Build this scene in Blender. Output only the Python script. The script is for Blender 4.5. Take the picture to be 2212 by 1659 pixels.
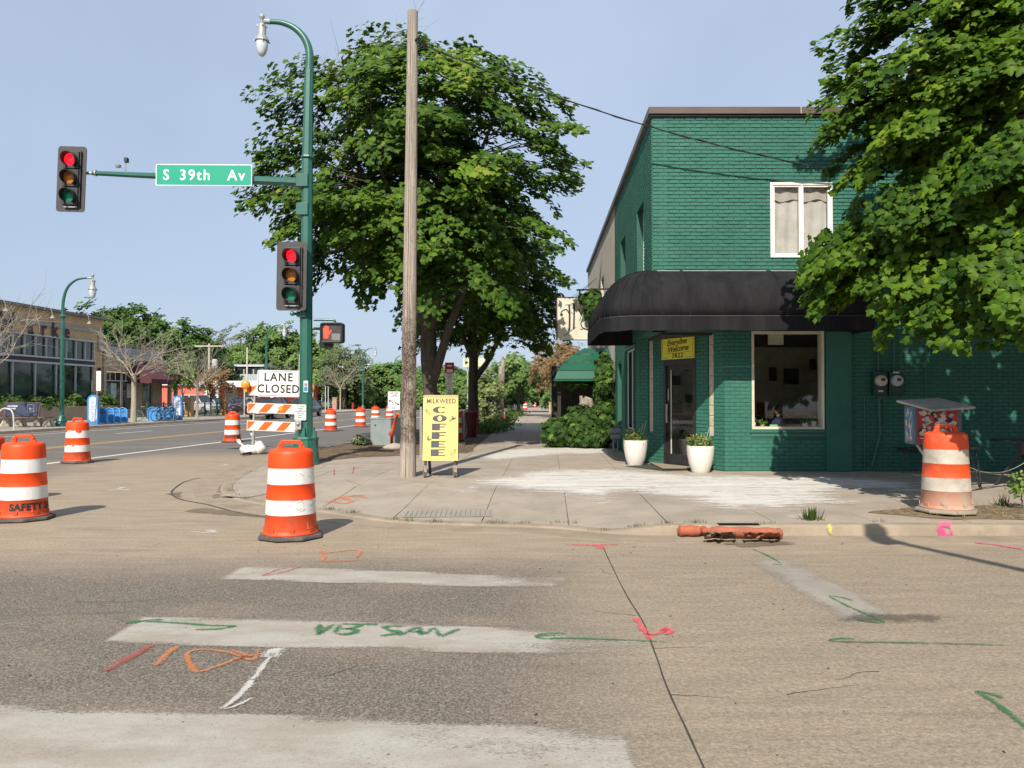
import bpy, bmesh, math, random
import numpy as np
from math import cos, sin, pi as PI, radians as radn
from mathutils import Vector, Matrix, noise as mnoise
random.seed(7); RNG = np.random.default_rng(7)
scene = bpy.context.scene
COL = scene.collection
for _o in list(bpy.data.objects):
 bpy.data.objects.remove(_o)
# ---------------------------------------------------------------- camera, sky, sun, exposure
F, CX, CY, CAMH = 1681.0, 1106.0, 829.5, 1.55      # photograph measured at 2212 x 1659
TA = 30.5 / F; PITCH = math.atan(TA); CA, SA = cos(PITCH), sin(PITCH)
cam_d = bpy.data.cameras.new('camera'); cam = bpy.data.objects.new('camera', cam_d); COL.objects.link(cam)
cam_d.sensor_width = 36.0; cam_d.lens = 36.0 * F / 2212.0
cam_d.clip_start = 0.05; cam_d.clip_end = 3000
cam.location = (0, 0, CAMH); cam.rotation_euler = (radn(90) + PITCH, 0, 0)
scene.camera = cam
SUN_EL = radn(41.0); SUN_DIR = Vector((-0.22, -1.0, 0)).normalized()      # towards the sun
world = bpy.data.worlds.new("World"); scene.world = world; world.use_nodes = True
wn = world.node_tree; wn.nodes.clear()
w_out = wn.nodes.new('ShaderNodeOutputWorld'); w_bg = wn.nodes.new('ShaderNodeBackground')
w_sky = wn.nodes.new('ShaderNodeTexSky'); w_sky.sky_type = 'NISHITA'; w_sky.sun_disc = False
w_sky.sun_elevation = SUN_EL
w_sky.sun_rotation = math.atan2(SUN_DIR.x, SUN_DIR.y)
w_sky.air_density = 1.0; w_sky.dust_density = 2.0; w_sky.ozone_density = 2.2; w_sky.altitude = 250
w_bg.inputs['Strength'].default_value = 0.1
w_hsv = wn.nodes.new('ShaderNodeHueSaturation'); w_hsv.inputs['Hue'].default_value = 0.505; w_hsv.inputs['Saturation'].default_value = 0.92
wn.links.new(w_sky.outputs[0], w_hsv.inputs['Color'])
w_mix = wn.nodes.new('ShaderNodeMix'); w_mix.data_type = 'RGBA'; w_mix.inputs[7].default_value = (4.75, 5.75, 7.35, 1)
w_tc = wn.nodes.new('ShaderNodeTexCoord'); w_ns = wn.nodes.new('ShaderNodeTexNoise'); w_ns.inputs['Scale'].default_value = 1.6; w_ns.inputs['Detail'].default_value = 5; w_mr = wn.nodes.new('ShaderNodeMapRange')
for _i, _v in ((1, .3), (2, .7), (3, .42), (4, .8)): w_mr.inputs[_i].default_value = _v
wn.links.new(w_tc.outputs['Generated'], w_ns.inputs[0]); wn.links.new(w_ns.outputs[0], w_mr.inputs[0]); wn.links.new(w_mr.outputs[0], w_mix.inputs[0])
wn.links.new(w_hsv.outputs[0], w_mix.inputs[6]); wn.links.new(w_mix.outputs[2], w_bg.inputs['Color']); wn.links.new(w_bg.outputs[0], w_out.inputs['Surface'])
sun_d = bpy.data.lights.new('sun', 'SUN'); sun = bpy.data.objects.new('sun', sun_d); COL.objects.link(sun)
sun_d.energy = 5.0; sun_d.angle = radn(0.5); sun_d.color = (1.0, 0.925, 0.80)
sv = Vector((SUN_DIR.x * cos(SUN_EL), SUN_DIR.y * cos(SUN_EL), sin(SUN_EL)))
sun.rotation_euler = sv.to_track_quat('Z', 'Y').to_euler()
vs = scene.view_settings; vs.view_transform = 'Standard'; vs.look = 'None'; vs.gamma = 1; vs.use_curve_mapping = False
vs.exposure = 0.3
scene.cycles.max_bounces = 6; scene.cycles.transparent_max_bounces = 16
scene.cycles.use_denoising = True
def ray(u, v):
 X = (u - CX) / F; Y = (CY - v) / F
 return Vector((X, CA - SA * Y, SA + CA * Y))
def G(u, v, z=0.0):
 d = ray(u, v); t = (z - CAMH) / d.z
 return Vector((d.x * t, d.y * t, z))
def W(u, v, y):
 d = ray(u, v); t = y / d.y
 return Vector((d.x * t, y, CAMH + d.z * t))
def tag(o, label=None, cat=None, group=None, kind=None):
 if label: o['label'] = label
 if cat: o['category'] = cat
 if group: o['group'] = group
 if kind: o['kind'] = kind
 return o
def thing(name, label, cat, loc=(0, 0, 0), rotz=0.0, group=None, tilt=None):
 o = bpy.data.objects.new(name, None); COL.objects.link(o)
 o.empty_display_size = 0.2
 o.location = loc; o.rotation_euler = (0, 0, rotz) if tilt is None else (tilt[0], tilt[1], rotz)
 return tag(o, label, cat, group)
KIDS = {}
def lk(o, parent):
 o.parent = parent; KIDS.setdefault(parent.name, []).append(o)
def dup(root, loc, rotz, label, group=None, scale=None):
 """copy a thing with its parts and sub-parts; mesh data is shared"""
 r = root.copy(); COL.objects.link(r); r.location = loc; r.rotation_euler = (root.rotation_euler[0], root.rotation_euler[1], rotz)
 r['label'] = label
 if group: r['group'] = group
 if scale: r.scale = (scale,) * 3 if not isinstance(scale, tuple) else scale
 for ch in list(KIDS.get(root.name, [])):
  c = ch.copy(); COL.objects.link(c); lk(c, r)
  for g in list(KIDS.get(ch.name, [])):
   d = g.copy(); COL.objects.link(d); lk(d, c)
 return r
class MB:
 def __init__(s): s.v = []; s.f = []; s.m = []; s.mi = 0; s.sm = []; s.smooth = False
 def add(s, vs, fs):
  b = len(s.v); s.v += [tuple(p) for p in vs]
  for f in fs: s.f.append(tuple(b + i for i in f)); s.m.append(s.mi); s.sm.append(s.smooth)
  return s
 def box(s, cx, cy, cz, sx, sy, sz, rz=0.0, taper=1.0, rx=0.0, ry=0.0):
  P = []
  for z, k in ((-1, 1.0), (1, taper)):
   for x, y in ((-1, -1), (1, -1), (1, 1), (-1, 1)):
    P.append(Vector((x * sx / 2 * k, y * sy / 2 * k, z * sz / 2)))
  R = Matrix.Rotation(rz, 3, 'Z') @ Matrix.Rotation(ry, 3, 'Y') @ Matrix.Rotation(rx, 3, 'X')
  P = [R @ p + Vector((cx, cy, cz)) for p in P]
  return s.add(P, [(3, 2, 1, 0), (4, 5, 6, 7), (0, 1, 5, 4), (1, 2, 6, 5), (2, 3, 7, 6), (3, 0, 4, 7)])
 def bar(s, a, b, w, h, up=(0, 0, 1)):
  a = Vector(a); b = Vector(b); t = (b - a).normalized(); u = Vector(up)
  if abs(t.dot(u)) > .98: u = Vector((1, 0, 0))
  x = t.cross(u).normalized(); y = x.cross(t).normalized()
  P = [c + x * i * w / 2 + y * j * h / 2 for c in (a, b) for i, j in ((-1, -1), (1, -1), (1, 1), (-1, 1))]
  return s.add(P, [(0, 1, 2, 3), (7, 6, 5, 4), (1, 0, 4, 5), (2, 1, 5, 6), (3, 2, 6, 7), (0, 3, 7, 4)])
 def tube(s, pts, r, n=8, cap=True, phase=0.0):
  pts = [Vector(p) for p in pts]
  if not hasattr(r, '__len__'): r = [r] * len(pts)
  t0 = (pts[1] - pts[0]).normalized(); u = Vector((0, 0, 1)) if abs(t0.z) < .9 else Vector((1, 0, 0))
  nx = t0.cross(u).normalized(); P = []
  for i, p in enumerate(pts):
   t = (pts[min(i + 1, len(pts) - 1)] - pts[max(i - 1, 0)]).normalized()
   nx = (nx - t * nx.dot(t)).normalized(); ny = t.cross(nx)
   for k in range(n):
    a = phase + 2 * PI * k / n
    P.append(p + (nx * cos(a) + ny * sin(a)) * r[i])
  fs = [(i * n + k, i * n + (k + 1) % n, (i + 1) * n + (k + 1) % n, (i + 1) * n + k) for i in range(len(pts) - 1) for k in range(n)]
  if cap: fs += [tuple(range(n))[::-1], tuple((len(pts) - 1) * n + k for k in range(n))]
  return s.add(P, fs)
 def lathe(s, prof, n=24, c=(0, 0, 0), phase=0.0, sx=1.0, sy=1.0):
  P = [(c[0] + r * cos(phase + 2 * PI * k / n) * sx, c[1] + r * sin(phase + 2 * PI * k / n) * sy, c[2] + z) for r, z in prof for k in range(n)]
  fs = [(i * n + k, i * n + (k + 1) % n, (i + 1) * n + (k + 1) % n, (i + 1) * n + k) for i in range(len(prof) - 1) for k in range(n)]
  if prof[0][0] > 1e-4: fs.append(tuple(range(n))[::-1])
  if prof[-1][0] > 1e-4: fs.append(tuple((len(prof) - 1) * n + k for k in range(n)))
  return s.add(P, fs)
 def prism(s, poly, O, X, Y, depth):
  """2D polygon in the plane (O; X, Y) extruded by depth along X x Y (centred front face at O plane)"""
  O, X, Y = Vector(O), Vector(X).normalized(), Vector(Y).normalized(); N = X.cross(Y)
  n = len(poly)
  P = [O + X * a + Y * b for a, b in poly] + [O + X * a + Y * b - N * depth for a, b in poly]
  fs = [tuple(range(n)), tuple(range(2 * n - 1, n - 1, -1))] + [(k, k + n, (k + 1) % n + n, (k + 1) % n) for k in range(n)]
  return s.add(P, fs)
 def disc(s, c, N, r, n=20, depth=0.01):
  N = Vector(N).normalized(); u = Vector((0, 0, 1)) if abs(N.z) < .9 else Vector((1, 0, 0))
  X = u.cross(N).normalized(); Y = N.cross(X)
  return s.prism([(r * cos(2 * PI * k / n), r * sin(2 * PI * k / n)) for k in range(n)], c, X, Y, depth)
 def ball(s, c, r, n=12, m=8, sq=(1, 1, 1)):
  P = [];
  for i in range(m + 1):
   th = PI * i / m
   for k in range(n):
    ph = 2 * PI * k / n
    P.append((c[0] + r * sq[0] * sin(th) * cos(ph), c[1] + r * sq[1] * sin(th) * sin(ph), c[2] - r * sq[2] * cos(th)))
  fs = [(i * n + k, i * n + (k + 1) % n, (i + 1) * n + (k + 1) % n, (i + 1) * n + k) for i in range(m) for k in range(n)]
  return s.add(P, fs)
 def build(s, name, mats, parent=None, bevel=0.0, loc=None, smooth=None, angle=None):
  me = bpy.data.meshes.new(name); me.from_pydata(s.v, [], s.f)
  if not isinstance(mats, (list, tuple)): mats = [mats]
  for m in mats: me.materials.append(m)
  me.polygons.foreach_set('material_index', [min(i, len(mats) - 1) for i in s.m])
  sm = s.sm if smooth is None else [smooth] * len(s.f)
  me.polygons.foreach_set('use_smooth', sm)
  if any(sm):
   bm = bmesh.new(); bm.from_mesh(me); bmesh.ops.remove_doubles(bm, verts=bm.verts, dist=1e-5)
   ca = cos(radn(angle or 38))
   for e in bm.edges:
    if len(e.link_faces) == 2 and e.link_faces[0].normal.dot(e.link_faces[1].normal) < ca: e.smooth = False
   bm.to_mesh(me); bm.free()
  me.update()
  o = bpy.data.objects.new(name, me); COL.objects.link(o)
  if loc is not None: o.location = loc
  if parent is not None: lk(o, parent)
  if bevel > 0:
   b = o.modifiers.new('bevel', 'BEVEL'); b.width = bevel; b.segments = 2; b.limit_method = 'ANGLE'; b.angle_limit = radn(40)
  return o
def rrect(w, h, r, n=5, cx=0, cy=0):
 P = []
 for qx, qy, a0 in ((1, 1, 0), (-1, 1, 90), (-1, -1, 180), (1, -1, 270)):
  for i in range(n + 1):
   a = radn(a0 + 90 * i / n)
   P.append((cx + qx * (w / 2 - r) + r * cos(a), cy + qy * (h / 2 - r) + r * sin(a)))
 return P
def text_data(body, size, bold=0.0, sx=1.0, shear=0.0, spacing=1.0, align='CENTER'):
 cu = bpy.data.curves.new('t', 'FONT'); cu.body = body; cu.size = size; cu.offset = bold; cu.shear = shear
 cu.align_x = align; cu.align_y = 'CENTER'; cu.space_character = spacing; cu.fill_mode = 'FRONT'; cu.resolution_u = 3
 o = bpy.data.objects.new('t', cu); COL.objects.link(o)
 dg = bpy.context.evaluated_depsgraph_get(); dg.update()
 me = bpy.data.meshes.new_from_object(o.evaluated_get(dg))
 P = np.array([tuple(v.co) for v in me.vertices]).reshape(-1, 3); fs = [tuple(p.vertices) for p in me.polygons]
 bpy.data.objects.remove(o); bpy.data.curves.remove(cu); bpy.data.meshes.remove(me)
 if len(P): P[:, 0] *= sx
 return P, fs
def text_on(body, size, O, X, Y, m, parent, name='lettering', **kw):
 P, fs = text_data(body, size, **kw); O, X, Y = Vector(O), Vector(X).normalized(), Vector(Y).normalized()
 mb = MB(); mb.add([O + X * p[0] + Y * p[1] for p in P], fs)
 return mb.build(name, m, parent)
def ribbon(mb, pts, w, n=(0, 0, 1), jitter=0.0):
 pts = [Vector(p) for p in pts]; n = Vector(n); L = []
 if not hasattr(w, '__len__'): w = [w] * len(pts)
 for i, p in enumerate(pts):
  t = (pts[min(i + 1, len(pts) - 1)] - pts[max(i - 1, 0)]).normalized(); s = t.cross(n).normalized()
  j = random.uniform(-jitter, jitter)
  L += [p + s * (w[i] / 2 + j), p - s * (w[i] / 2 - j)]
 mb.add(L, [(2 * i + 1, 2 * i, 2 * i + 2, 2 * i + 3) for i in range(len(pts) - 1)])
def spath(pts, n=4):
 pts = [Vector(p) for p in pts]; out = []
 for i in range(len(pts) - 1):
  p0, p1, p2, p3 = pts[max(i - 1, 0)], pts[i], pts[i + 1], pts[min(i + 2, len(pts) - 1)]
  for k in range(n):
   t = k / n
   out.append(0.5 * ((2 * p1) + (p2 - p0) * t + (2 * p0 - 5 * p1 + 4 * p2 - p3) * t * t + (3 * p1 - p0 - 3 * p2 + p3) * t ** 3))
 out.append(pts[-1]); return out
class NT:
 def __init__(s, m): s.m = m; m.use_nodes = True; s.t = m.node_tree; s.t.nodes.clear()
 def n(s, kind, **kw):
  x = s.t.nodes.new('ShaderNode' + kind)
  for k, v in kw.items():
   if k in x.inputs.keys(): x.inputs[k].default_value = v
   else: setattr(x, k, v)
  return x
 def l(s, a, b): s.t.links.new(a, b); return a
 def val(s, x, inp):
  if isinstance(x, (int, float)): inp.default_value = x
  elif isinstance(x, (tuple, list)): inp.default_value = (x[0], x[1], x[2], 1) if len(inp.default_value) == 4 else x
  else: s.l(x, inp)
 def math(s, op, a, b=0.0, c=None, clamp=False):
  x = s.n('Math', operation=op); x.use_clamp = clamp; s.val(a, x.inputs[0]); s.val(b, x.inputs[1])
  if c is not None: s.val(c, x.inputs[2])
  return x.outputs[0]
 def mix(s, f, a, b, blend='MIX'):
  x = s.n('Mix', data_type='RGBA', blend_type=blend); s.val(f, x.inputs[0]); s.val(a, x.inputs[6]); s.val(b, x.inputs[7]); return x.outputs[2]
 def ramp(s, f, lo, hi, smooth=True):
  x = s.n('MapRange'); x.interpolation_type = 'SMOOTHSTEP' if smooth else 'LINEAR'
  s.val(f, x.inputs[0]); s.val(lo, x.inputs[1]); s.val(hi, x.inputs[2]); return x.outputs[0]
 def noise(s, vec, scale, detail=4, rough=.55, stretch=None, dist=0.0):
  if stretch:
   mp = s.n('Mapping'); mp.inputs['Scale'].default_value = stretch; s.l(vec, mp.inputs[0]); vec = mp.outputs[0]
  x = s.n('TexNoise'); s.l(vec, x.inputs['Vector']); x.inputs['Scale'].default_value = scale
  x.inputs['Detail'].default_value = detail; x.inputs['Roughness'].default_value = rough; x.inputs['Distortion'].default_value = dist
  return x.outputs['Fac']
 def voro(s, vec, scale, feature='F1'):
  x = s.n('TexVoronoi', feature=feature); s.l(vec, x.inputs['Vector']); x.inputs['Scale'].default_value = scale; return x
 def coord(s, w='Object'): return s.n('TexCoord').outputs[w]
 def bsdf(s, col, rough=.7, metal=0.0, spec=.5, bump=None, bstr=.3, bdist=.01, coat=0.0, alpha=None, emit=None, estr=1.0, trans=0.0):
  b = s.n('BsdfPrincipled'); s.val(col, b.inputs['Base Color']); s.val(rough, b.inputs['Roughness']); s.val(metal, b.inputs['Metallic'])
  b.inputs['Specular IOR Level'].default_value = spec; b.inputs['Coat Weight'].default_value = coat
  if emit is not None: s.val(emit, b.inputs['Emission Color']); b.inputs['Emission Strength'].default_value = estr
  if alpha is not None: s.val(alpha, b.inputs['Alpha'])
  if bump is not None:
   bp = s.n('Bump'); bp.inputs['Strength'].default_value = bstr; bp.inputs['Distance'].default_value = bdist
   s.l(bump, bp.inputs['Height']); s.l(bp.outputs[0], b.inputs['Normal'])
  o = s.n('OutputMaterial')
  if trans > 0:
   tr = s.n('BsdfTranslucent'); s.val(col, tr.inputs[0]); mx = s.n('MixShader'); mx.inputs[0].default_value = trans
   s.l(b.outputs[0], mx.inputs[1]); s.l(tr.outputs[0], mx.inputs[2]); s.l(mx.outputs[0], o.inputs[0])
  else: s.l(b.outputs[0], o.inputs[0])
  return b
MATS = {}
def mat(name, c1, c2=None, rough=.7, ns=6.0, lo=.35, hi=.68, bump=0.0, bs=60.0, metal=0.0, spec=.5, stretch=None, dirt=None, dirt_amt=.5, coat=0.0, emit=None, estr=1.0, det=6):
 if name in MATS: return MATS[name]
 m = bpy.data.materials.new(name); t = NT(m); P = t.coord()
 c2 = c2 or tuple(x * .78 for x in c1)
 col = t.mix(t.ramp(t.noise(P, ns, det, .6, stretch), lo, hi), c1, c2)
 fine = t.noise(P, ns * 9, 3, .6, stretch)
 col = t.mix(t.math('MULTIPLY', t.ramp(fine, .5, .8), .25), col, tuple(x * .6 for x in c1))
 if dirt: col = t.mix(t.math('MULTIPLY', t.ramp(t.noise(P, ns * .6 + 1.3, 8, .7, stretch, .6), .5, .72), dirt_amt), col, dirt)
 r = t.math('ADD', t.math('MULTIPLY', t.noise(P, ns * 2, 3), .2), rough - .1)
 t.bsdf(col, r, metal, spec, bump=t.noise(P, bs, 5, .6, stretch) if bump else None, bstr=bump, coat=coat, emit=emit, estr=estr)
 MATS[name] = m; return m
def mat_alpha_paint(name, c, c2=None, keep=.5, scale=22.0, stretch=None, rough=.8, edge=.12, wear=1.2):
 """paint worn to speckles: the alpha is broken by noise"""
 if name in MATS: return MATS[name]
 m = bpy.data.materials.new(name); t = NT(m); P = t.coord()
 a = t.noise(P, scale, 6, .7, stretch); b = t.noise(P, wear, 5, .65, stretch)
 k = t.math('ADD', t.math('MULTIPLY', a, .55), t.math('MULTIPLY', b, .45))
 al = t.ramp(k, 1 - keep - edge, 1 - keep + edge)
 col = t.mix(t.noise(P, 5, 6, .6), c, c2 or tuple(x * .72 for x in c))
 t.bsdf(col, rough, alpha=al); MATS[name] = m; return m
def mat_glass(name, tint=(.55, .6, .6), gloss=.12, rough=.02, refl=(1, 1, 1)):
 if name in MATS: return MATS[name]
 m = bpy.data.materials.new(name); t = NT(m)
 tr = t.n('BsdfTransparent'); t.val(tint, tr.inputs[0]); gl = t.n('BsdfGlossy'); gl.inputs['Roughness'].default_value = rough; t.val(refl, gl.inputs[0])
 fr = t.n('Fresnel'); fr.inputs[0].default_value = 1.5
 f = t.math('ADD', t.math('MULTIPLY', fr.outputs[0], .9), gloss, clamp=True); f = t.math('MULTIPLY', f, t.math('SUBTRACT', 1.0, t.n('NewGeometry').outputs['Backfacing']))
 mx = t.n('MixShader'); t.l(f, mx.inputs[0]); t.l(tr.outputs[0], mx.inputs[1]); t.l(gl.outputs[0], mx.inputs[2])
 o = t.n('OutputMaterial'); t.l(mx.outputs[0], o.inputs[0]); MATS[name] = m; return m
def mat_dark_glass(name, c=(.015, .02, .02), rough=.04):
 if name in MATS: return MATS[name]
 m = bpy.data.materials.new(name); t = NT(m); P = t.coord()
 t.bsdf(t.mix(t.ramp(t.noise(P, .8, 5), .4, .65), c, tuple(x * 2.6 for x in c)), rough, spec=.8); MATS[name] = m; return m
def mat_leaf(name, dark, light, yellow=None, trans=.35, rough=.5):
 """leaves: each one has its own tint, kept in the point attribute 'tint'"""
 if name in MATS: return MATS[name]
 m = bpy.data.materials.new(name); t = NT(m)
 at = t.n('Attribute', attribute_name='tint'); f = at.outputs['Fac']
 col = t.mix(t.ramp(f, 0.0, .85, False), dark, light)
 if yellow: col = t.mix(t.ramp(f, .86, 1.0, False), col, yellow)
 t.bsdf(col, rough + .1, spec=.18, trans=trans); MATS[name] = m; return m
def soft_mat(name, c, c2=None, scale=95.0, amt=1.0, gain=.85, stretch=None, big=5.0, rough=.85):
 """thin paint or dust: fades towards its edge (point attribute 'soft') and is broken by noise"""
 if name in MATS: return MATS[name]
 m = bpy.data.materials.new(name); t = NT(m); P = t.coord(); at = t.n('Attribute', attribute_name='soft')
 k = t.math('ADD', t.math('MULTIPLY', t.noise(P, scale, 5, .75, stretch), .55), t.math('MULTIPLY', t.noise(P, big, 6, .7, stretch), .45))
 al = t.math('ADD', at.outputs['Fac'], t.math('MULTIPLY', t.math('SUBTRACT', k, .5), 4.2 * amt))
 al = t.math('MULTIPLY', t.ramp(al, .22, .78), gain)
 col = t.mix(t.ramp(t.noise(P, 2.2, 7, .7, stretch), .36, .64), c, c2 or tuple(x * .8 for x in c)); g = t.noise(P, 120, 3, .6)
 col = t.mix(t.math('MULTIPLY', t.ramp(g, .5, .66), .42), col, tuple(x * .5 for x in c))
 t.bsdf(col, rough, alpha=al, spec=.25); MATS[name] = m; return m
def set_soft(o, vals):
 a = o.data.attributes.new('soft', 'FLOAT', 'POINT'); a.data.foreach_set('value', np.asarray(vals, dtype=np.float32)); return o
MAPLE = [(0, 0), (.16, -.02), (.40, .02), (.36, .18), (.56, .34), (.52, .46), (.34, .52), (.24, .62), (.2, .78), (0, 1.0), (-.2, .78), (-.24, .62), (-.34, .52), (-.52, .46), (-.56, .34), (-.36, .18), (-.40, .02), (-.16, -.02)]
def leaf_template(kind):
 if kind == 'maple':
  P = [(x, y - .1, -.25 * abs(x) - .18 * y * y) for x, y in MAPLE]; c = (0, .3, .04)
  V = P + [c]; n = len(P); return np.array(V), np.array([(i, (i + 1) % n, n) for i in range(n)])
 if kind == 'maple_lite':
  P = [(0, -.05, 0), (.45, .0, -.1), (.24, .3, -.02), (.48, .5, -.16), (.15, .55, -.04), (0, .98, -.18), (-.15, .55, -.04), (-.48, .5, -.16), (-.24, .3, -.02), (-.45, 0, -.1)]
  n = len(P); return np.array(P + [(0, .3, .03)]), np.array([(i, (i + 1) % n, n) for i in range(n)])
 if kind == 'oval':
  P = [(0, 0, 0), (.22, .3, -.03), (.2, .65, -.06), (0, 1, -.14), (-.2, .65, -.06), (-.22, .3, -.03), (0, .5, .05)]
  return np.array(P), np.array([(0, 1, 6), (1, 2, 6), (2, 3, 6), (3, 4, 6), (4, 5, 6), (5, 0, 6)])
 if kind == 'five':      # creeper leaf: five leaflets
  V = []; Fc = []
  for a, l in ((-70, .7), (-35, .9), (0, 1.0), (35, .9), (70, .7)):
   a = radn(a); b = len(V); d = (sin(a), cos(a)); q = (cos(a), -sin(a))
   V += [(0, 0, 0), (d[0] * l * .55 + q[0] * .17, d[1] * l * .55 + q[1] * .17, -.05), (d[0] * l, d[1] * l, -.22), (d[0] * l * .55 - q[0] * .17, d[1] * l * .55 - q[1] * .17, -.05)]
   Fc += [(b, b + 1, b + 2), (b, b + 2, b + 3)]
  return np.array(V), np.array(Fc)
 if kind == 'clump':     # far foliage: a small ragged spray of three blades
  V = []; Fc = []
  for a in (0, 2.1, 4.2):
   b = len(V); d = (cos(a), sin(a)); q = (-d[1], d[0])
   V += [(0, 0, 0), (d[0] * .6 + q[0] * .35, d[1] * .6 + q[1] * .35, .18), (d[0], d[1], -.1), (d[0] * .6 - q[0] * .35, d[1] * .6 - q[1] * .35, .12)]
   Fc += [(b, b + 1, b + 2), (b, b + 2, b + 3)]
  return np.array(V), np.array(Fc)
 if kind == 'blade':
  return np.array([(-.05, 0, 0), (.05, 0, 0), (.03, .6, .12), (-.03, .6, .12), (0, 1, .4)]), np.array([(0, 1, 2), (0, 2, 3), (3, 2, 4)])
def leaf_rot(nrm, rng):
 """rotation matrices that carry +Z to nrm with a random spin"""
 n = nrm / np.linalg.norm(nrm, axis=1, keepdims=True); r = rng.normal(size=n.shape)
 x = np.cross(r, n); x /= np.linalg.norm(x, axis=1, keepdims=True) + 1e-9; y = np.cross(n, x)
 return np.stack([x, y, n], axis=2)
def leaf_mesh(name, kind, pos, nrm, size, mats, tint, parent=None, R=None):
 T, Fc = leaf_template(kind); N = len(pos); R = leaf_rot(nrm, RNG) if R is None else R
 V = np.einsum('nij,kj->nki', R, T) * np.asarray(size).reshape(-1, 1, 1) + pos[:, None, :]
 k = len(T); V = V.reshape(-1, 3); FF = (Fc[None] + (np.arange(N) * k)[:, None, None]).reshape(-1, 3)
 me = bpy.data.meshes.new(name); me.vertices.add(len(V)); me.vertices.foreach_set('co', V.astype(np.float32).ravel())
 me.loops.add(FF.size); me.loops.foreach_set('vertex_index', FF.astype(np.int32).ravel())
 me.polygons.add(len(FF)); me.polygons.foreach_set('loop_start', np.arange(0, FF.size, 3, dtype=np.int32)); me.polygons.foreach_set('loop_total', np.full(len(FF), 3, dtype=np.int32))
 me.update(calc_edges=True)
 a = me.attributes.new('tint', 'FLOAT', 'POINT'); a.data.foreach_set('value', np.repeat(np.asarray(tint, dtype=np.float32), k))
 me.materials.append(mats)
 o = bpy.data.objects.new(name, me); COL.objects.link(o)
 if parent is not None: lk(o, parent)
 return o
# ================================================================ GROUND
K = 0.079            # the avenue runs away at this slope in x per metre of y
KW = 0.032           # the sidewalk and the shop's side wall
def street_x(c, y): return c + K * y
def make_asphalt():
 m = bpy.data.materials.new('asphalt_dusty'); t = NT(m); P = t.coord()
 sp = t.n('SeparateXYZ'); t.l(P, sp.inputs[0]); x, y = sp.outputs[0], sp.outputs[1]
 wob = t.math('MULTIPLY', t.math('SUBTRACT', t.noise(P, .45, 5, .6), .5), 3.4)
 streak = t.noise(P, 1.0, 6, .68, (.35, 3.2, 1), .4)
 patch = t.noise(P, .55, 6, .62, (.6, 1.3, 1))
 yy = t.math('ADD', y, t.math('MULTIPLY', wob, .55)); xx = t.math('ADD', x, wob)
 band = t.math('MULTIPLY', t.ramp(yy, 6.3, 8.3), t.ramp(y, 24.5, 19.0))          # sand washed along the kerb and round the corner
 edge = t.math('SUBTRACT', xx, t.math('MULTIPLY', y, -.09))
 corner = t.ramp(edge, -9.6, -7.0)
 sand = t.math('MULTIPLY', band, corner)
 right = t.math('MULTIPLY', t.ramp(t.math('ADD', x, t.math('MULTIPLY', wob, .22)), -.35, 1.0), .78)
 low = t.math('MULTIPLY', t.ramp(patch, .42, .68), .36)
 sand = t.math('MAXIMUM', t.math('MAXIMUM', sand, right), low)
 sand = t.math('MULTIPLY', sand, t.ramp(streak, .15, .46)); sand = t.math('ADD', sand, t.math('MULTIPLY', t.ramp(streak, .54, .8), .2), clamp=True)
 sand = t.math('MULTIPLY', sand, t.ramp(y, 40, 20));
 st = t.math('MULTIPLY', t.ramp(t.noise(P, .9, 6, .7, (.4, 2.0, 1), .8), .56, .72), t.ramp(y, 7.5, 5.0))
 agg = t.voro(P, 75.0); g = t.noise(P, 140.0, 2, .5); g2 = t.noise(P, 38, 4, .7)
 grain = t.math('ADD', t.math('MULTIPLY', agg.outputs['Distance'], .8), t.math('MULTIPLY', g, .5))
 asph = t.mix(t.ramp(grain, .3, .9, False), (.042, .037, .031), (.225, .195, .158))
 asph = t.mix(t.ramp(t.math('ADD', g2, t.math('MULTIPLY', g, .5)), .86, .98), asph, (.36, .32, .27))
 asph = t.mix(t.math('MULTIPLY', t.ramp(t.math('ADD', g2, t.math('MULTIPLY', g, .5)), .62, .5), .75), asph, (.035, .031, .028))
 asph = t.mix(t.math('MULTIPLY', st, .45), asph, (.045, .042, .04))
 far = t.ramp(y, 10, 22)
 asph = t.mix(t.math('MULTIPLY', far, .8), asph, (.135, .127, .12))
 snd = t.mix(t.ramp(t.noise(P, 3.0, 7, .65, (.5, 2.2, 1)), .35, .65), (.47, .375, .262), (.375, .30, .214))
 snd = t.mix(t.math('MULTIPLY', t.ramp(grain, .3, .9, False), .38), t.mix(.25, snd, (.13, .11, .09)), snd)
 snd = t.mix(t.math('MULTIPLY', t.ramp(g2, .58, .44), .34), snd, (.13, .112, .095))
 dark = t.math('MULTIPLY', t.ramp(t.noise(P, .7, 7, .72, (.5, 1.7, 1), 1.0), .55, .74), .36)
 snd = t.mix(dark, snd, (.17, .15, .13))
 mott = t.math('MULTIPLY', t.ramp(t.noise(P, 26, 3, .5), .5, .72), t.math('MULTIPLY', t.ramp(x, .3, 1.4), t.ramp(y, 8.0, 6.6)))
 snd = t.mix(t.math('MULTIPLY', mott, .55), snd, (.15, .13, .11))
 col = t.mix(t.math('MULTIPLY', sand, .93), asph, snd)
 t.bsdf(col, .86, spec=.25, bump=grain, bstr=.45, bdist=.006)
 return m
M_asph = make_asphalt()
street = MB();
xs = [-500, -60, 60, 500]; ys = [-60, 60, 200, 900]
street.add([(x, y, 0) for y in ys for x in xs], [(j * 4 + i, j * 4 + i + 1, j * 4 + i + 5, j * 4 + i + 4) for j in range(3) for i in range(3)])
tag(street.build('street', M_asph), kind='structure')
def crv(u, v, z=.03): p = G(u, v, z); return (p.x, p.y)
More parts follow.
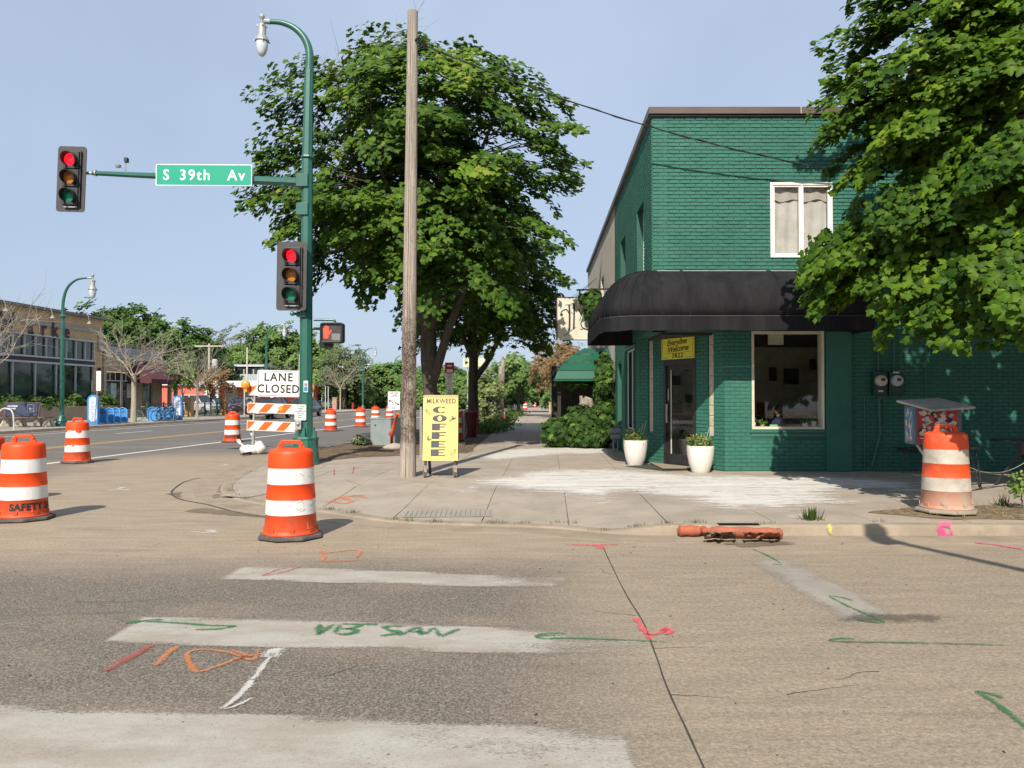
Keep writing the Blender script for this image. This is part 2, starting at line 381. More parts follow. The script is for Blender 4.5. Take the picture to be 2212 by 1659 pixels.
EDGE = [(22, 8.95), (1.9, 8.95), (1.25, 9.0), (.6, 9.45), crv(1031, 1126), crv(870, 1122), crv(765, 1106), crv(700, 1097), crv(573, 1082), crv(524, 1071), crv(499, 1056), crv(505, 1042), crv(541, 1021), (-5.75, 18.2), (-5.55, 21.0)]
far_e = [(street_x(-5.45 - K * 21.0, y), y) for y in (23.0, 40.0, 70.0, 110.0, 160.0)]
def chaikin(P, n=2):
 for _ in range(n):
  Q = [P[0]]
  for a, b in zip(P, P[1:]):
   Q += [(a[0] * .75 + b[0] * .25, a[1] * .75 + b[1] * .25), (a[0] * .25 + b[0] * .75, a[1] * .25 + b[1] * .75)]
  P = Q + [P[-1]]
 return P
EDGE = chaikin(EDGE, 2) + far_e
_E = np.array(EDGE)
def edge_dist(x, y):
 a, b = _E[:-1], _E[1:]; d = b - a; p = np.array((x, y)); t = np.clip(((p - a) * d).sum(1) / ((d * d).sum(1) + 1e-9), 0, 1)
 q = a + d * t[:, None] - p; return float(np.sqrt((q * q).sum(1)).min())
def sstep(a, b, x): t = min(1, max(0, (x - a) / (b - a))); return t * t * (3 - 2 * t)
def curb_h(x, y):
 """kerb top height: full on the right of x=1.6 and along the avenue past y=18.5, dropped at the corner ramp"""
 return .028 + .095 * max(sstep(1.0, 1.9, x) if y < 12 else 0, sstep(17.6, 19.5, y))
def H(x, y):
 """sidewalk top"""
 hc = curb_h(x, y);
 if x > 1.9: return .123
 d = edge_dist(x, y); return hc + (.123 - hc) * sstep(0, 2.6, d)
M_conc = mat('sidewalk_concrete', (.37, .315, .255), (.30, .255, .207), .85, ns=1.3, bump=.25, bs=70, dirt=(.2, .172, .145), dirt_amt=.4, spec=.25)
M_conc2 = mat('kerb_concrete', (.325, .265, .197), (.25, .205, .152), .85, ns=2.2, bump=.3, bs=60, dirt=(.16, .135, .11), dirt_amt=.45, spec=.25)
M_joint = mat('joint_dirt', (.11, .092, .07), (.06, .05, .04), .95, ns=8)
kerb = thing('kerb', None, None); kerb['kind'] = 'structure'
def offset_pt(i, d):
 a = _E[max(i - 1, 0)]; b = _E[min(i + 1, len(_E) - 1)]; t = (b - a) / np.linalg.norm(b - a); return _E[i] + np.array((-t[1], t[0])) * -d * -1
seg = []; acc = 0
def kerb_piece(ids):
 mb = MB(); n = 6; P = []
 for i in ids:
  h = curb_h(*_E[i]); q = lambda d: offset_pt(i, -d)
  for d, z in ((0.0, -.02), (0.0, h - .001), (.02, h), (.13, h * .97), (.165, h * .75), (.19, .006), (.62, .006), (.62, -.02)):
   p = q(-d) if False else offset_pt(i, d); P.append((p[0], p[1], z))
 k = 8
 fs = [(j * k + c, j * k + c + 1, (j + 1) * k + c + 1, (j + 1) * k + c) for j in range(len(ids) - 1) for c in range(k - 1)]
 fs += [tuple(range(k)), tuple((len(ids) - 1) * k + c for c in range(k))[::-1]]
 mb.add(P, fs); o = mb.build('kerb_stone', M_conc2, kerb); return o
_t = offset_pt(2, .5); SGN = 1 if _t[1] < _E[2][1] else -1
_op = offset_pt
def offset_pt(i, d): return _op(i, d * SGN)
def resample(E, step):
 out = [E[0]];
 for a, b in zip(E, E[1:]):
  L = math.dist(a, b); n = max(1, int(math.ceil(L / step)))
  for k in range(1, n + 1): out.append((a[0] + (b[0] - a[0]) * k / n, a[1] + (b[1] - a[1]) * k / n))
 return out
_E = np.array(resample(EDGE, .6)); ids = [0]; L = 0
for i in range(1, len(_E)):
 L += math.dist(_E[i], _E[i - 1]); ids.append(i)
 if L > (2.9 if _E[i][1] < 40 else 12): kerb_piece(ids); ids = [i]; L = 0
if len(ids) > 1: kerb_piece(ids)
def clip_poly(P, inside, inter):
 out = []
 for i in range(len(P)):
  a, b = P[i - 1], P[i]; ia, ib = inside(a), inside(b)
  if ib:
   if not ia: out.append(inter(a, b))
   out.append(b)
  elif ia: out.append(inter(a, b))
 return out
def clip_rect(P, x0, x1, y0, y1, k=0.0):
 """clip to lines x = x0 + k*y .. and y0..y1"""
 def cut(P, f):
  def inter(a, b): fa, fb = f(a), f(b); t = fa / (fa - fb); return (a[0] + (b[0] - a[0]) * t, a[1] + (b[1] - a[1]) * t)
  return clip_poly(P, lambda p: f(p) >= 0, inter)
 for f in (lambda p: p[0] - x0 - k * p[1], lambda p: x1 + k * p[1] - p[0], lambda p: p[1] - y0, lambda p: y1 - p[1]):
  if len(P) < 3: return []
  P = cut(P, f)
 return P
def xl(y): return -1.75 + .03 * y
EP = [(float(a), float(b)) for a, b in _E]
EPn = [p for p in EP if p[1] < 20.2]
PLAZA = EPn + [(-1.15, 20.2), (-1.15, 20.6), (3.3, 20.6), (3.3, 17.6), (22, 17.6)]
STRIP = [(xl(20.6), 20.6), (xl(120), 120), (3.2 + KW * 105, 120), (3.3, 20.6)]
BOUL = [p for p in EP if p[1] >= 20.19] + [(xl(160), 160), (xl(20.2), 20.2)]
def sheet(name, P, mat_, dz, step=1.0, y0=8, y1=161, xr=(-12, 23), fine=True):
 mb = MB(); cells = []
 ylist = []; y = y0
 while y < y1: ylist.append(y); y += step if y < 24 else step * 8
 ylist.append(y1)
 for a, b in zip(ylist, ylist[1:]):
  x = xr[0]; st = step if a < 24 else 3.0
  while x < xr[1]:
   c = clip_rect(P, x, min(x + st, xr[1]), a, b)
   if len(c) >= 3: mb.add([(p[0], p[1], H(*p) + dz) for p in c], [tuple(range(len(c)))])
   x += st
 return mb.build(name, mat_)
base = sheet('sidewalk', PLAZA, M_joint, -.017, .5, 8, 20.6); tag(base, kind='structure')
b2 = sheet('strip', STRIP, M_joint, -.017, 1.0, 20.6, 120, (-3, 10))
b2.name = 'joint_bed'; lk(b2, base)
gx = [-7.2, -6.1, -5.0, -3.75, -2.6, -1.42, -.27, .80, 1.92, 3.15, 4.3, 5.4, 6.5, 7.6, 8.7, 9.8, 11, 12.2, 14, 16, 18, 20, 22]
gk = .044
def slab(P, dz=0.0, tilt=0.0):
 c = np.mean(P, axis=0); n = len(P)
 A = sum(P[i - 1][0] * P[i][1] - P[i][0] * P[i - 1][1] for i in range(n)) / 2
 if A < 0: P = P[::-1]; A = -A
 if A < .05: return
 g = .006; Q = []
 for p in P:
  d = (p[0] - c[0], p[1] - c[1]); L = math.hypot(*d) + 1e-6; Q.append((p[0] - d[0] / L * g * 1.4, p[1] - d[1] / L * g * 1.4))
 bm = bmesh.new(); f = bm.faces.new([bm.verts.new((p[0], p[1], 0)) for p in Q])
 if c[0] < 3 and c[1] < 20:
  for ax, rng_ in ((0, np.arange(-8, 4, .4)), (1, np.arange(8, 21, .4))):
   for v in rng_:
    no = (1, 0, 0) if ax == 0 else (0, 1, 0); co = (v, 0, 0) if ax == 0 else (0, v, 0)
    if min(p[ax] for p in Q) < v < max(p[ax] for p in Q):
     bmesh.ops.bisect_plane(bm, geom=bm.verts[:] + bm.edges[:] + bm.faces[:], plane_co=co, plane_no=no, dist=1e-5)
 r = bmesh.ops.extrude_face_region(bm, geom=bm.faces[:]); low = [g_ for g_ in r['geom'] if isinstance(g_, bmesh.types.BMVert)]
 lows = set(low); sx, sy = random.uniform(-1, 1) * tilt, random.uniform(-1, 1) * tilt
 for v in bm.verts:
  h = H(v.co.x, v.co.y) + dz + (v.co.x - c[0]) * sx + (v.co.y - c[1]) * sy
  v.co.z = h - (.03 if v not in lows else 0)
 bmesh.ops.recalc_face_normals(bm, faces=bm.faces[:])
 me = bpy.data.meshes.new('slab'); bm.to_mesh(me); bm.free(); me.materials.append(M_conc)
 o = bpy.data.objects.new('slab', me); COL.objects.link(o); lk(o, base)
for y0, y1 in ((8.0, 10.95), (10.95, 12.82), (12.82, 15.72), (15.72, 18.6), (18.6, 20.6)):
 for a, b in zip(gx, gx[1:]):
  P = clip_rect(PLAZA, a - gk * 12 + .5, b - gk * 12 + .5, y0, y1) if False else None
  def cutk(P):
   fl = [lambda p: p[0] - (a + gk * (p[1] - 12)), lambda p: (b + gk * (p[1] - 12)) - p[0], lambda p: p[1] - y0, lambda p: y1 - p[1]]
   for f in fl:
    if len(P) < 3: return []
    def inter(q, r): fa, fb = f(q), f(r); t = fa / (fa - fb); return (q[0] + (r[0] - q[0]) * t, q[1] + (r[1] - q[1]) * t)
    P = clip_poly(P, lambda p: f(p) >= 0, inter)
   return P
  P = cutk(PLAZA)
  if len(P) >= 3: slab([tuple(p) for p in P], random.uniform(-.002, .002), .0012)
y = 20.6; r_ = 0
while y < 74:
 d = 1.45; fr = [0, .27, .52, .77, 1.0]
 for i in range(4):
  A = lambda yy, f: xl(yy) + (3.05 + KW * (yy - 15) - xl(yy)) * f
  slab([(A(y, fr[i]), y), (A(y, fr[i + 1]), y), (A(y + d, fr[i + 1]), y + d), (A(y + d, fr[i]), y + d)], random.uniform(-.004, .004), .002)
 y += d
far = MB(); far.add([(xl(74), 74, .12), (3.1 + KW * 59, 74, .12), (3.1 + KW * 105, 120, .12), (xl(120), 120, .12)], [(0, 1, 2, 3)])
far.build('far_paving', M_conc, base)
M_tact = mat('worn_tactile_plate', (.30, .27, .23), (.26, .235, .2), .8, ns=4)
def tactile(c, rz, w, h, label):
 mb = MB(); z0 = .004
 def Z(x, y): return H(x, y) + .006
 X = Vector((cos(rz), sin(rz), 0)); Y = Vector((-X.y, X.x, 0)); c = Vector((c[0], c[1], 0))
 def q(a, b, dz): p = c + X * a + Y * b; return (p.x, p.y, Z(p.x, p.y) + dz)
 nn = 5
 P = [q(-w / 2 + w * i / nn, -h / 2 + h * j / nn, 0) for j in range(nn + 1) for i in range(nn + 1)]
 mb.add(P, [(j * (nn + 1) + i, j * (nn + 1) + i + 1, (j + 1) * (nn + 1) + i + 1, (j + 1) * (nn + 1) + i) for j in range(nn) for i in range(nn)])
 n = int(w / .062)
 for i in range(n):
  a = -w / 2 + w * (i + .5) / n
  mb.add([q(a - .008, -h / 2 + .03, .001), q(a + .008, -h / 2 + .03, .001), q(a + .008, h / 2 - .03, .001), q(a - .008, h / 2 - .03, .001), q(a - .005, -h / 2 + .03, .007), q(a + .005, -h / 2 + .03, .007), q(a + .005, h / 2 - .03, .007), q(a - .005, h / 2 - .03, .007)],
               [(4, 5, 6, 7), (0, 1, 5, 4), (1, 2, 6, 5), (2, 3, 7, 6), (3, 0, 4, 7)])
 o = mb.build('tactile_plate', M_tact); tag(o, label, 'tactile plate'); return o
tactile(tuple(G(968, 1108, .05)[:2]), .03, 1.15, .5, 'grey ribbed tactile plate in the ramp in front of the coffee sign')
tactile(tuple(G(553, 1063, .05)[:2]), 1.1, 1.0, .55, 'grey ribbed tactile plate in the ramp left of the green signal pole')
M_dirt = mat('bare_earth', (.16, .118, .078), (.1, .074, .05), .95, ns=3, bump=.8, bs=25, dirt=(.23, .19, .13), dirt_amt=.6, spec=.1)
bo = sheet('boulevard_soil', BOUL, M_dirt, .004, 1.0, 20.2, 160, (-12, 12)); tag(bo, kind='structure')
def ragged(P, amp, sub=4, seed=0):
 out = []; rnd = random.Random(seed)
 for a, b in zip(P, P[1:] + P[:1]):
  for k in range(sub):
   t = k / sub; L = math.dist(a, b); n = (-(b[1] - a[1]) / (L + 1e-6), (b[0] - a[0]) / (L + 1e-6)); o = rnd.uniform(-amp, amp)
   out.append((a[0] + (b[0] - a[0]) * t + n[0] * o, a[1] + (b[1] - a[1]) * t + n[1] * o))
 return out
def mound(name, P, mat_, h, seed, dz=.005):
 """low heap over an outline: a grid clipped to it, higher inside"""
 mb = MB(); xs_ = [p[0] for p in P]; ys_ = [p[1] for p in P]; s = max(.08, (max(xs_) - min(xs_)) / 26)
 Pn = np.array(P)
 def dist(x, y):
  a = Pn; b = np.roll(Pn, -1, 0); d = b - a; t = np.clip(((np.array((x, y)) - a) * d).sum(1) / ((d * d).sum(1) + 1e-9), 0, 1)
  q = a + d * t[:, None] - np.array((x, y)); return float(np.sqrt((q * q).sum(1)).min())
 x = min(xs_)
 while x < max(xs_):
  y = min(ys_)
  while y < max(ys_):
   c = clip_rect(P, x, x + s, y, y + s)
   if len(c) >= 3:
    V = []
    for p in c:
     e = sstep(0, .5, dist(*p)); V.append((p[0], p[1], H(*p) + dz + h * e * (.5 + mnoise.noise(Vector((p[0] * 3, p[1] * 3, seed))))))
    mb.add(V, [tuple(range(len(V)))])
   y += s
  x += s
 return mb.build(name, mat_, smooth=True)
D1 = ragged([(-4.6, 17.8), (-3.6, 18.9), (-2.5, 19.4), (-1.6, 19.8), (-1.0, 20.9), (-1.1, 22.6), (-2, 24), (-5.3, 24), (-5.3, 19.2)], .07, 4, 3)
tag(mound('soil_patch', D1, M_dirt, .06, 1), 'bare brown soil spilling over the sidewalk behind the utility pole', 'soil', kind='stuff')
D2 = ragged([(4.45, 9.75), (5.2, 9.15), (6.6, 9.05), (9.5, 9.05), (9.5, 10.1), (7.4, 10.35), (6.4, 10.3), (5.75, 10.45), (5.2, 10.15)], .06, 5, 4)
M_mulch = mat('mulch', (.22, .16, .09), (.11, .08, .05), .95, ns=9, bump=1.0, bs=40, dirt=(.3, .25, .13), dirt_amt=.7)
tag(mound('mulch_patch', D2, M_mulch, .035, 2), 'brown mulch and dry grass round the foot of the dirty drum', 'mulch', kind='stuff')
def litter(name, P, n, size, m, label, cat, seed, kind='blade', zmul=1.0, tint=None):
 rng = np.random.default_rng(seed); xs_ = [p[0] for p in P]; ys_ = [p[1] for p in P]; pts = []
 def inside(x, y):
  c = False
  for (ax, ay), (bx, by) in zip(P, P[1:] + P[:1]):
   if (ay > y) != (by > y) and x < (bx - ax) * (y - ay) / (by - ay) + ax: c = not c
  return c
 while len(pts) < n:
  x, y = rng.uniform(min(xs_), max(xs_)), rng.uniform(min(ys_), max(ys_))
  if inside(x, y): pts.append((x, y, H(x, y) + .012))
 pos = np.array(pts); pos[:, 2] += rng.uniform(0, .03, n)
 nrm = rng.normal(size=(n, 3)) * .5 + np.array((0, 0, 1.0)) * zmul
 return tag(leaf_mesh(name, kind, pos, nrm, rng.uniform(.5, 1.3, n) * size, m, rng.random(n)), label, cat, kind='stuff')
M_straw = mat_leaf('straw', (.12, .085, .045), (.36, .28, .15), (.5, .42, .22), trans=.1)
litter('dry_straw', D2, 1500, .07, M_straw, 'dry straw and wood chips scattered round the dirty drum', 'straw', 11)
litter('dead_leaves', D1, 900, .06, M_straw, 'dead leaves and twigs on the soil behind the utility pole', 'litter', 12)
def decal(name, P, m, z=.004, step=.12, edge=.05, on_walk=False, fade=None, jag=.0, seed=1):
 Q = ragged([tuple(p[:2]) for p in P], jag, 6, seed) if jag else [tuple(p[:2]) for p in P]
 A = np.array(Q); B = np.roll(A, -1, 0); Dv = B - A; LL = (Dv * Dv).sum(1) + 1e-9
 def dist(x, y):
  t = np.clip(((np.array((x, y)) - A) * Dv).sum(1) / LL, 0, 1); q = A + Dv * t[:, None] - np.array((x, y)); return float(np.sqrt((q * q).sum(1)).min())
 mb = MB(); S_ = []; x = min(p[0] for p in Q)
 while x < max(p[0] for p in Q):
  y = min(p[1] for p in Q)
  while y < max(p[1] for p in Q):
   c = clip_rect(Q, x, x + step, y, y + step)
   if len(c) >= 3:
    mb.add([(p[0], p[1], (H(*p) if on_walk else 0) + z) for p in c], [tuple(range(len(c)))])
    S_ += [min(1.0, dist(*p) / edge) * (fade(*p) if fade else 1.0) for p in c]
   y += step
  x += step
 o = mb.build(name, m); set_soft(o, S_); return tag(o, kind='structure')
M_bar = soft_mat('worn_white_bar', (.45, .425, .375), (.36, .32, .262), scale=80, amt=.85, gain=.88, big=1.6, stretch=(.6, 1.5, 1))
M_bar2 = soft_mat('dusty_white_bar', (.40, .365, .31), (.34, .31, .265), scale=60, amt=.7, gain=.8, big=2)
M_line = mat_alpha_paint('white_line', (.8, .79, .75), (.68, .67, .63), keep=.82, scale=30, edge=.2)
M_yline = mat_alpha_paint('yellow_line', (.62, .39, .09), (.5, .33, .1), keep=.78, scale=20, edge=.2)
def poly_mark(name, P, m, z=.004, kind='structure', sub=10, amp=.006):
 Q = ragged([tuple(p[:2]) for p in P], amp, sub, len(P))
 mb = MB(); mb.add([(x, y, z) for x, y in Q], [tuple(range(len(Q)))]); o = mb.build(name, m); tag(o, kind=kind); return o
def uvp(L, z=.004): return [tuple(G(u, v, z)[:2]) for u, v in L]
decal('crosswalk_bar', uvp([(457, 1253), (515, 1222), (700, 1226), (1000, 1237), (1250, 1246), (1200, 1272), (900, 1266), (640, 1258)]), M_bar, fade=lambda x, y: .45 + .5 * sstep(.6, -1.0, x))
decal('crosswalk_bar', uvp([(206, 1392), (290, 1330), (640, 1336), (1000, 1350), (1400, 1366), (1435, 1392), (1240, 1421), (900, 1410), (500, 1399)]), M_bar, fade=lambda x, y: .38 + .6 * sstep(.9, -.4, x))
decal('crosswalk_bar', uvp([(-160, 1515), (0, 1519), (600, 1539), (1245, 1566), (1360, 1575), (1420, 1780), (-300, 1720)]), M_bar, fade=lambda x, y: .66 + .3 * sstep(.4, -.3, x))
decal('crosswalk_bar', uvp([(1590, 1205), (1655, 1200), (1720, 1206), (1955, 1328), (1900, 1344), (1808, 1346), (1700, 1275)]), M_bar2, edge=.14, fade=lambda x, y: .35 + .55 * sstep(8.0, 6.4, y))
for c, w, m, y0, y1, nm in ((-12.42, .13, M_line, 17.2, 170, 'edge_line'), (-16.15, .11, M_yline, 16, 170, 'centre_line'), (-16.42, .11, M_yline, 16, 170, 'centre_line'), (-22.8, .11, M_line, 20, 170, 'bike_lane_line')):
 P = [(street_x(c - w / 2, y0), y0), (street_x(c + w / 2, y0), y0), (street_x(c + w / 2, y1), y1), (street_x(c - w / 2, y1), y1)]
 poly_mark(nm, P, m, .004, amp=0, sub=1)
y = 22.0
while y < 120:
 poly_mark('lane_dash', [(street_x(-20.05, y), y), (street_x(-19.94, y), y), (street_x(-19.94, y + 3), y + 3), (street_x(-20.05, y + 3), y + 3)], M_line, .004, amp=0, sub=1); y += 12
seam = MB(); sp = spath([G(1300, 1176, .003), G(1345, 1270, .003), G(1392, 1350, .003), G(1440, 1480, .003), G(1520, 1659, .003), G(1600, 1850, .003)], 6)
for p in sp: p.x += random.uniform(-.002, .002)
ribbon(seam, sp, [.0075 + random.uniform(0, .004) for _ in sp]); seam_o = seam.build('road_seam', mat('tar', (.03, .026, .022), (.05, .045, .04), .9)); tag(seam_o, kind='structure')
M_stain = soft_mat('dark_stain', (.07, .06, .052), (.1, .088, .075), scale=30, amt=.9, gain=.45, big=3)
for i, (L, lab) in enumerate((([(1775, 1342), (1850, 1318), (1960, 1316), (2115, 1338), (1980, 1352)], ''), )):
 decal('road_stain', uvp(L, .008), M_stain, .008, .06, .16, jag=.03)
M_damp = soft_mat('damp_sand', (.22, .175, .125), (.19, .15, .11), scale=20, amt=.5, gain=.75, big=3)
for L in ([(470, 1112), (420, 1108), (388, 1104), (440, 1094), (520, 1104), (640, 1122), (560, 1118)], [(452, 1078), (470, 1052), (500, 1036), (485, 1062), (476, 1078)], [(350, 1066), (400, 1060), (392, 1080)], [(1540, 1172), (1700, 1168), (1740, 1176), (1600, 1184)]): decal('damp_patch', uvp(L, .0065), M_damp, .0065, .12, .07, jag=.02)
def spray_mat(name, c, keep=.66): return soft_mat(name, c, tuple(x * .85 for x in c), scale=85, amt=1.25, gain=.24 + .64 * keep, big=7)
SG = spray_mat('green_spray', (.02, .19, .06)); SO = spray_mat('orange_spray', (.72, .25, .09), .5); SR = spray_mat('red_spray', (.48, .10, .09), .5)
SP = spray_mat('pink_spray', (.85, .13, .17), .72); SW = spray_mat('white_spray', (.76, .74, .70), .6); SPK = spray_mat('magenta_spray', (.85, .06, .28), .72); SY = spray_mat('yellow_spray', (.8, .68, .12), .62)
def spray_obj(lines, m, label, up=(0, 0, 1)):
 mb = MB(); S_ = []
 for pts, ws in lines:
  b = len(mb.v); V = []; n = len(pts)
  for i, p in enumerate(pts):
   t = (pts[min(i + 1, n - 1)] - pts[max(i - 1, 0)]).normalized(); s_ = t.cross(Vector(up)).normalized() * ws[i] * .62
   V += [p + s_, p, p - s_]; e = .25 if i in (0, n - 1) else 1.0; S_ += [0, 1.08 * e * random.uniform(.85, 1.05), 0]
  mb.add(V, [f for i in range(n - 1) for f in ((3 * i + 1, 3 * i, 3 * i + 3, 3 * i + 4), (3 * i + 2, 3 * i + 1, 3 * i + 4, 3 * i + 5))])
 o = mb.build('spray_mark', m); set_soft(o, S_); return tag(o, label, 'spray marking', kind='structure')
def spray(strokes, w, m, label, z=.0085, on=None):
 L = []
 for S in strokes:
  ww = w
  if len(S[0]) == 1: ww = S[0][0]; S = S[1:]
  pts = spath([G(u, v, z if on is None else on) for u, v in S], 5)
  if on is not None: pts = [Vector((p.x, p.y, H(p.x, p.y) + .006)) for p in pts]
  n = len(pts); L.append((pts, [ww * (.6 + .4 * sin(PI * (i + 1) / (n + 1))) * random.uniform(.9, 1.1) for i in range(n)]))
 return spray_obj(L, m, label)
spray([[(270, 1345), (300, 1341), (380, 1345), (450, 1350), (512, 1352)], [(278, 1347), (320, 1339), (352, 1338)], [(512, 1351), (470, 1358), (420, 1359)]], .05, SG, 'green double arrow sprayed on the middle crosswalk bar')
for L_ in ([[(691, 1347), (688, 1371)], [(688, 1371), (722, 1346)], [(736, 1347), (722, 1368)], [(736, 1347), (778, 1349), (758, 1357), (732, 1358)], [(745, 1357), (772, 1362), (752, 1369), (722, 1368)], [(788, 1347), (816, 1348)], [(870, 1352), (834, 1353), (842, 1361), (864, 1366), (818, 1374)], [(862, 1373), (905, 1352)], [(905, 1352), (912, 1372)], [(880, 1364), (914, 1364)], [(918, 1370), (938, 1354)], [(938, 1354), (952, 1375)], [(952, 1375), (992, 1357)]],): spray(L_, .06, SG, 'green sprayed letters on the middle crosswalk bar')
spray([[(1225, 1367), (1180, 1368), (1158, 1374), (1180, 1379), (1240, 1378), (1440, 1385)], [(1160, 1374), (1215, 1370)]], .045, SG, 'green arrow sprayed at the right end of the crosswalk bar')
spray([[(1786, 1382), (1830, 1385), (1950, 1387), (2170, 1392)], [(1788, 1382), (1815, 1378), (1850, 1379)]], .035, SG, 'long green line sprayed across the right of the road')
spray([[(1788, 1286), (1830, 1308), (1870, 1325), (1915, 1346)], [(1790, 1286), (1818, 1290), (1842, 1297)], [(1912, 1346), (1860, 1339), (1842, 1332)]], .04, SG, 'green arrow sprayed over the dusty diagonal bar')
spray([[(2106, 1491), (2140, 1510), (2190, 1548), (2240, 1590)], [(2108, 1491), (2140, 1497), (2165, 1507)]], .045, SG, 'dark green arrow sprayed at the right edge of the road')
spray([[(1625, 1185), (1660, 1200), (1690, 1218)], [(1690, 1220), (1668, 1218)]], .03, SG, 'small faint green arrow sprayed below the kerb log')
spray([[(225, 1450), (270, 1425), (330, 1391)]], .075, SR, 'red stripe sprayed below the crosswalk bar')
spray([[(335, 1437), (355, 1418), (382, 1395)]], .06, SO, 'single orange stroke sprayed beside the red stripe')
spray([[(560, 1400), (545, 1425), (500, 1410), (440, 1402), (405, 1412), (415, 1440), (430, 1450), (470, 1438), (520, 1420), (560, 1412)], [(500, 1403), (530, 1415), (500, 1425)]], .045, SO, 'orange arrowhead outline sprayed below the crosswalk bar')
spray([[(.14,), (600, 1399), (590, 1412), (580, 1420)], [(.05,), (590, 1410), (560, 1450), (520, 1498), (478, 1532)], [(.03,), (480, 1531), (510, 1524), (545, 1506)]], .05, SW, 'white arrow sprayed on the asphalt below the bars')
spray([[(650, 1223), (610, 1236), (562, 1244)], [(565, 1243), (600, 1230), (620, 1226)]], .04, SR, 'faint red arrow sprayed on the farthest crosswalk bar')
spray([[(690, 1187), (700, 1200), (695, 1211)], [(700, 1196), (730, 1190), (775, 1188), (770, 1205)], [(690, 1211), (740, 1210), (775, 1210)]], .05, SO, 'orange marks sprayed on the sand by the kerb drum')
spray([[(1220, 1175), (1260, 1176), (1300, 1176), (1336, 1175)], [(.14,), (1292, 1176), (1302, 1186)]], .06, SP, 'pink bar sprayed at the top of the road seam')
spray([[(1372, 1333), (1385, 1352), (1408, 1384)], [(1396, 1370), (1425, 1366), (1440, 1358)], [(.10,), (1425, 1358), (1440, 1360)], [(1436, 1352), (1448, 1362), (1436, 1370)]], .055, SP, 'pink letter sprayed across the road seam')
spray([[(.05,), (410, 1148), (440, 1150), (475, 1151)], [(.12,), (445, 1146), (468, 1149)]], .1, SW, 'white paint blob on the sandy corner')
spray([[(230, 1059), (262, 1058), (282, 1057)], [(256, 1056), (270, 1052)]], .12, SW, 'white paint mark on the sandy corner by the left drums')
spray([[(470, 1007), (500, 1005)], [(484, 1004), (492, 1002)]], .14, SW, 'small white paint mark beyond the corner ramp')
spray([[(2105, 1172), (2150, 1176), (2212, 1187)]], .07, SPK, 'magenta line sprayed on the gutter at the right edge')
spray([[(705, 1085), (730, 1076), (770, 1073), (796, 1078)], [(715, 1080), (740, 1086), (772, 1080)], [(735, 1073), (760, 1082)], [(755, 1071), (790, 1073)]], .11, SO, 'orange scribble sprayed on the ramp right of the front drum', on=.05)
spray([[(700, 1023), (745, 1020)], [(722, 1014), (722, 1032)], [(750, 1012), (782, 1016)], [(765, 1010), (762, 1028)], [(690, 1012), (705, 1006)], [(745, 1040), (782, 1052)]], .035, SR, 'red crosses sprayed on the sidewalk right of the signal pole', on=.08)
spray([[(810, 1005), (850, 1001)], [(770, 1010), (800, 1007)]], .08, SO, 'faint orange dashes sprayed on the sidewalk left of the wooden pole', on=.1)
spray([[(684, 1050), (722, 1045)], [(690, 1054), (704, 1052)]], .05, SW, 'white dash sprayed right of the front drum', on=.06)
spray([[(735, 1010), (760, 1010)], [(742, 1029), (782, 1031)], [(805, 1021), (818, 1021)]], .05, SW, 'white dashes sprayed between the red crosses', on=.09)
ky = 8.95 - .155
spray_obj([([W(2020, 1134, ky - .035), W(2052, 1133, ky - .035), W(2057, 1150, ky - .06), W(2046, 1157, ky - .06)], [.08] * 4), ([W(2022, 1137, ky - .04), W(2034, 1147, ky - .05), W(2050, 1156, ky - .06)], [.13] * 3)], SPK, 'magenta triangle sprayed on the kerb face below the dirty drum', (0, -1, .3))
spray_obj([([G(u, v, .123) + Vector((0, 0, .006)) for u, v in ((1740, 1117), (1760, 1119), (1776, 1121), (1789, 1127))], [.06] * 4)], SY, 'yellow curved line sprayed on the sidewalk beside the grass tuft')
spray_obj([([W(1789, 1131, ky - .02), W(1793, 1140, ky - .05), W(1796, 1153, ky - .062)], [.07] * 3)], SY, 'yellow dash sprayed on the kerb face right of the grass tuft', (0, -1, .3))
M_wash = soft_mat('white_washout', (.74, .71, .66), (.60, .57, .52), scale=16, amt=1.75, gain=.88, big=3.4, stretch=(.35, 2.6, 1))
def wash(L, seed): decal('washout_stain', uvp(L, .12), M_wash, .0045, .16, .62, True, jag=.12, seed=seed)
wash([(1010, 1036), (1080, 1026), (1180, 1014), (1290, 1012), (1400, 1016), (1500, 1024), (1640, 1026), (1800, 1028), (2040, 1040), (1990, 1046), (2060, 1062), (2110, 1084), (2050, 1088), (1960, 1072), (1905, 1060), (1850, 1062), (1830, 1072), (1905, 1094), (1800, 1092), (1740, 1100), (1690, 1112), (1660, 1100), (1560, 1106), (1480, 1084), (1360, 1066), (1300, 1088), (1250, 1074), (1160, 1066), (1060, 1052), (1020, 1062), (985, 1066)], 5)
wash([(1010, 985), (1060, 972), (1320, 962), (1345, 970), (1330, 980), (1200, 985), (1050, 998)], 6)
wash([(1690, 1108), (1740, 1100), (1790, 1112), (1760, 1124), (1700, 1122)], 7)
wash([(2180, 1080), (2150, 1084), (2110, 1110), (2120, 1120)][::-1], 8)
M_grass = mat_leaf('grass_blades', (.025, .055, .01), (.07, .125, .02), (.22, .2, .07), trans=.2)
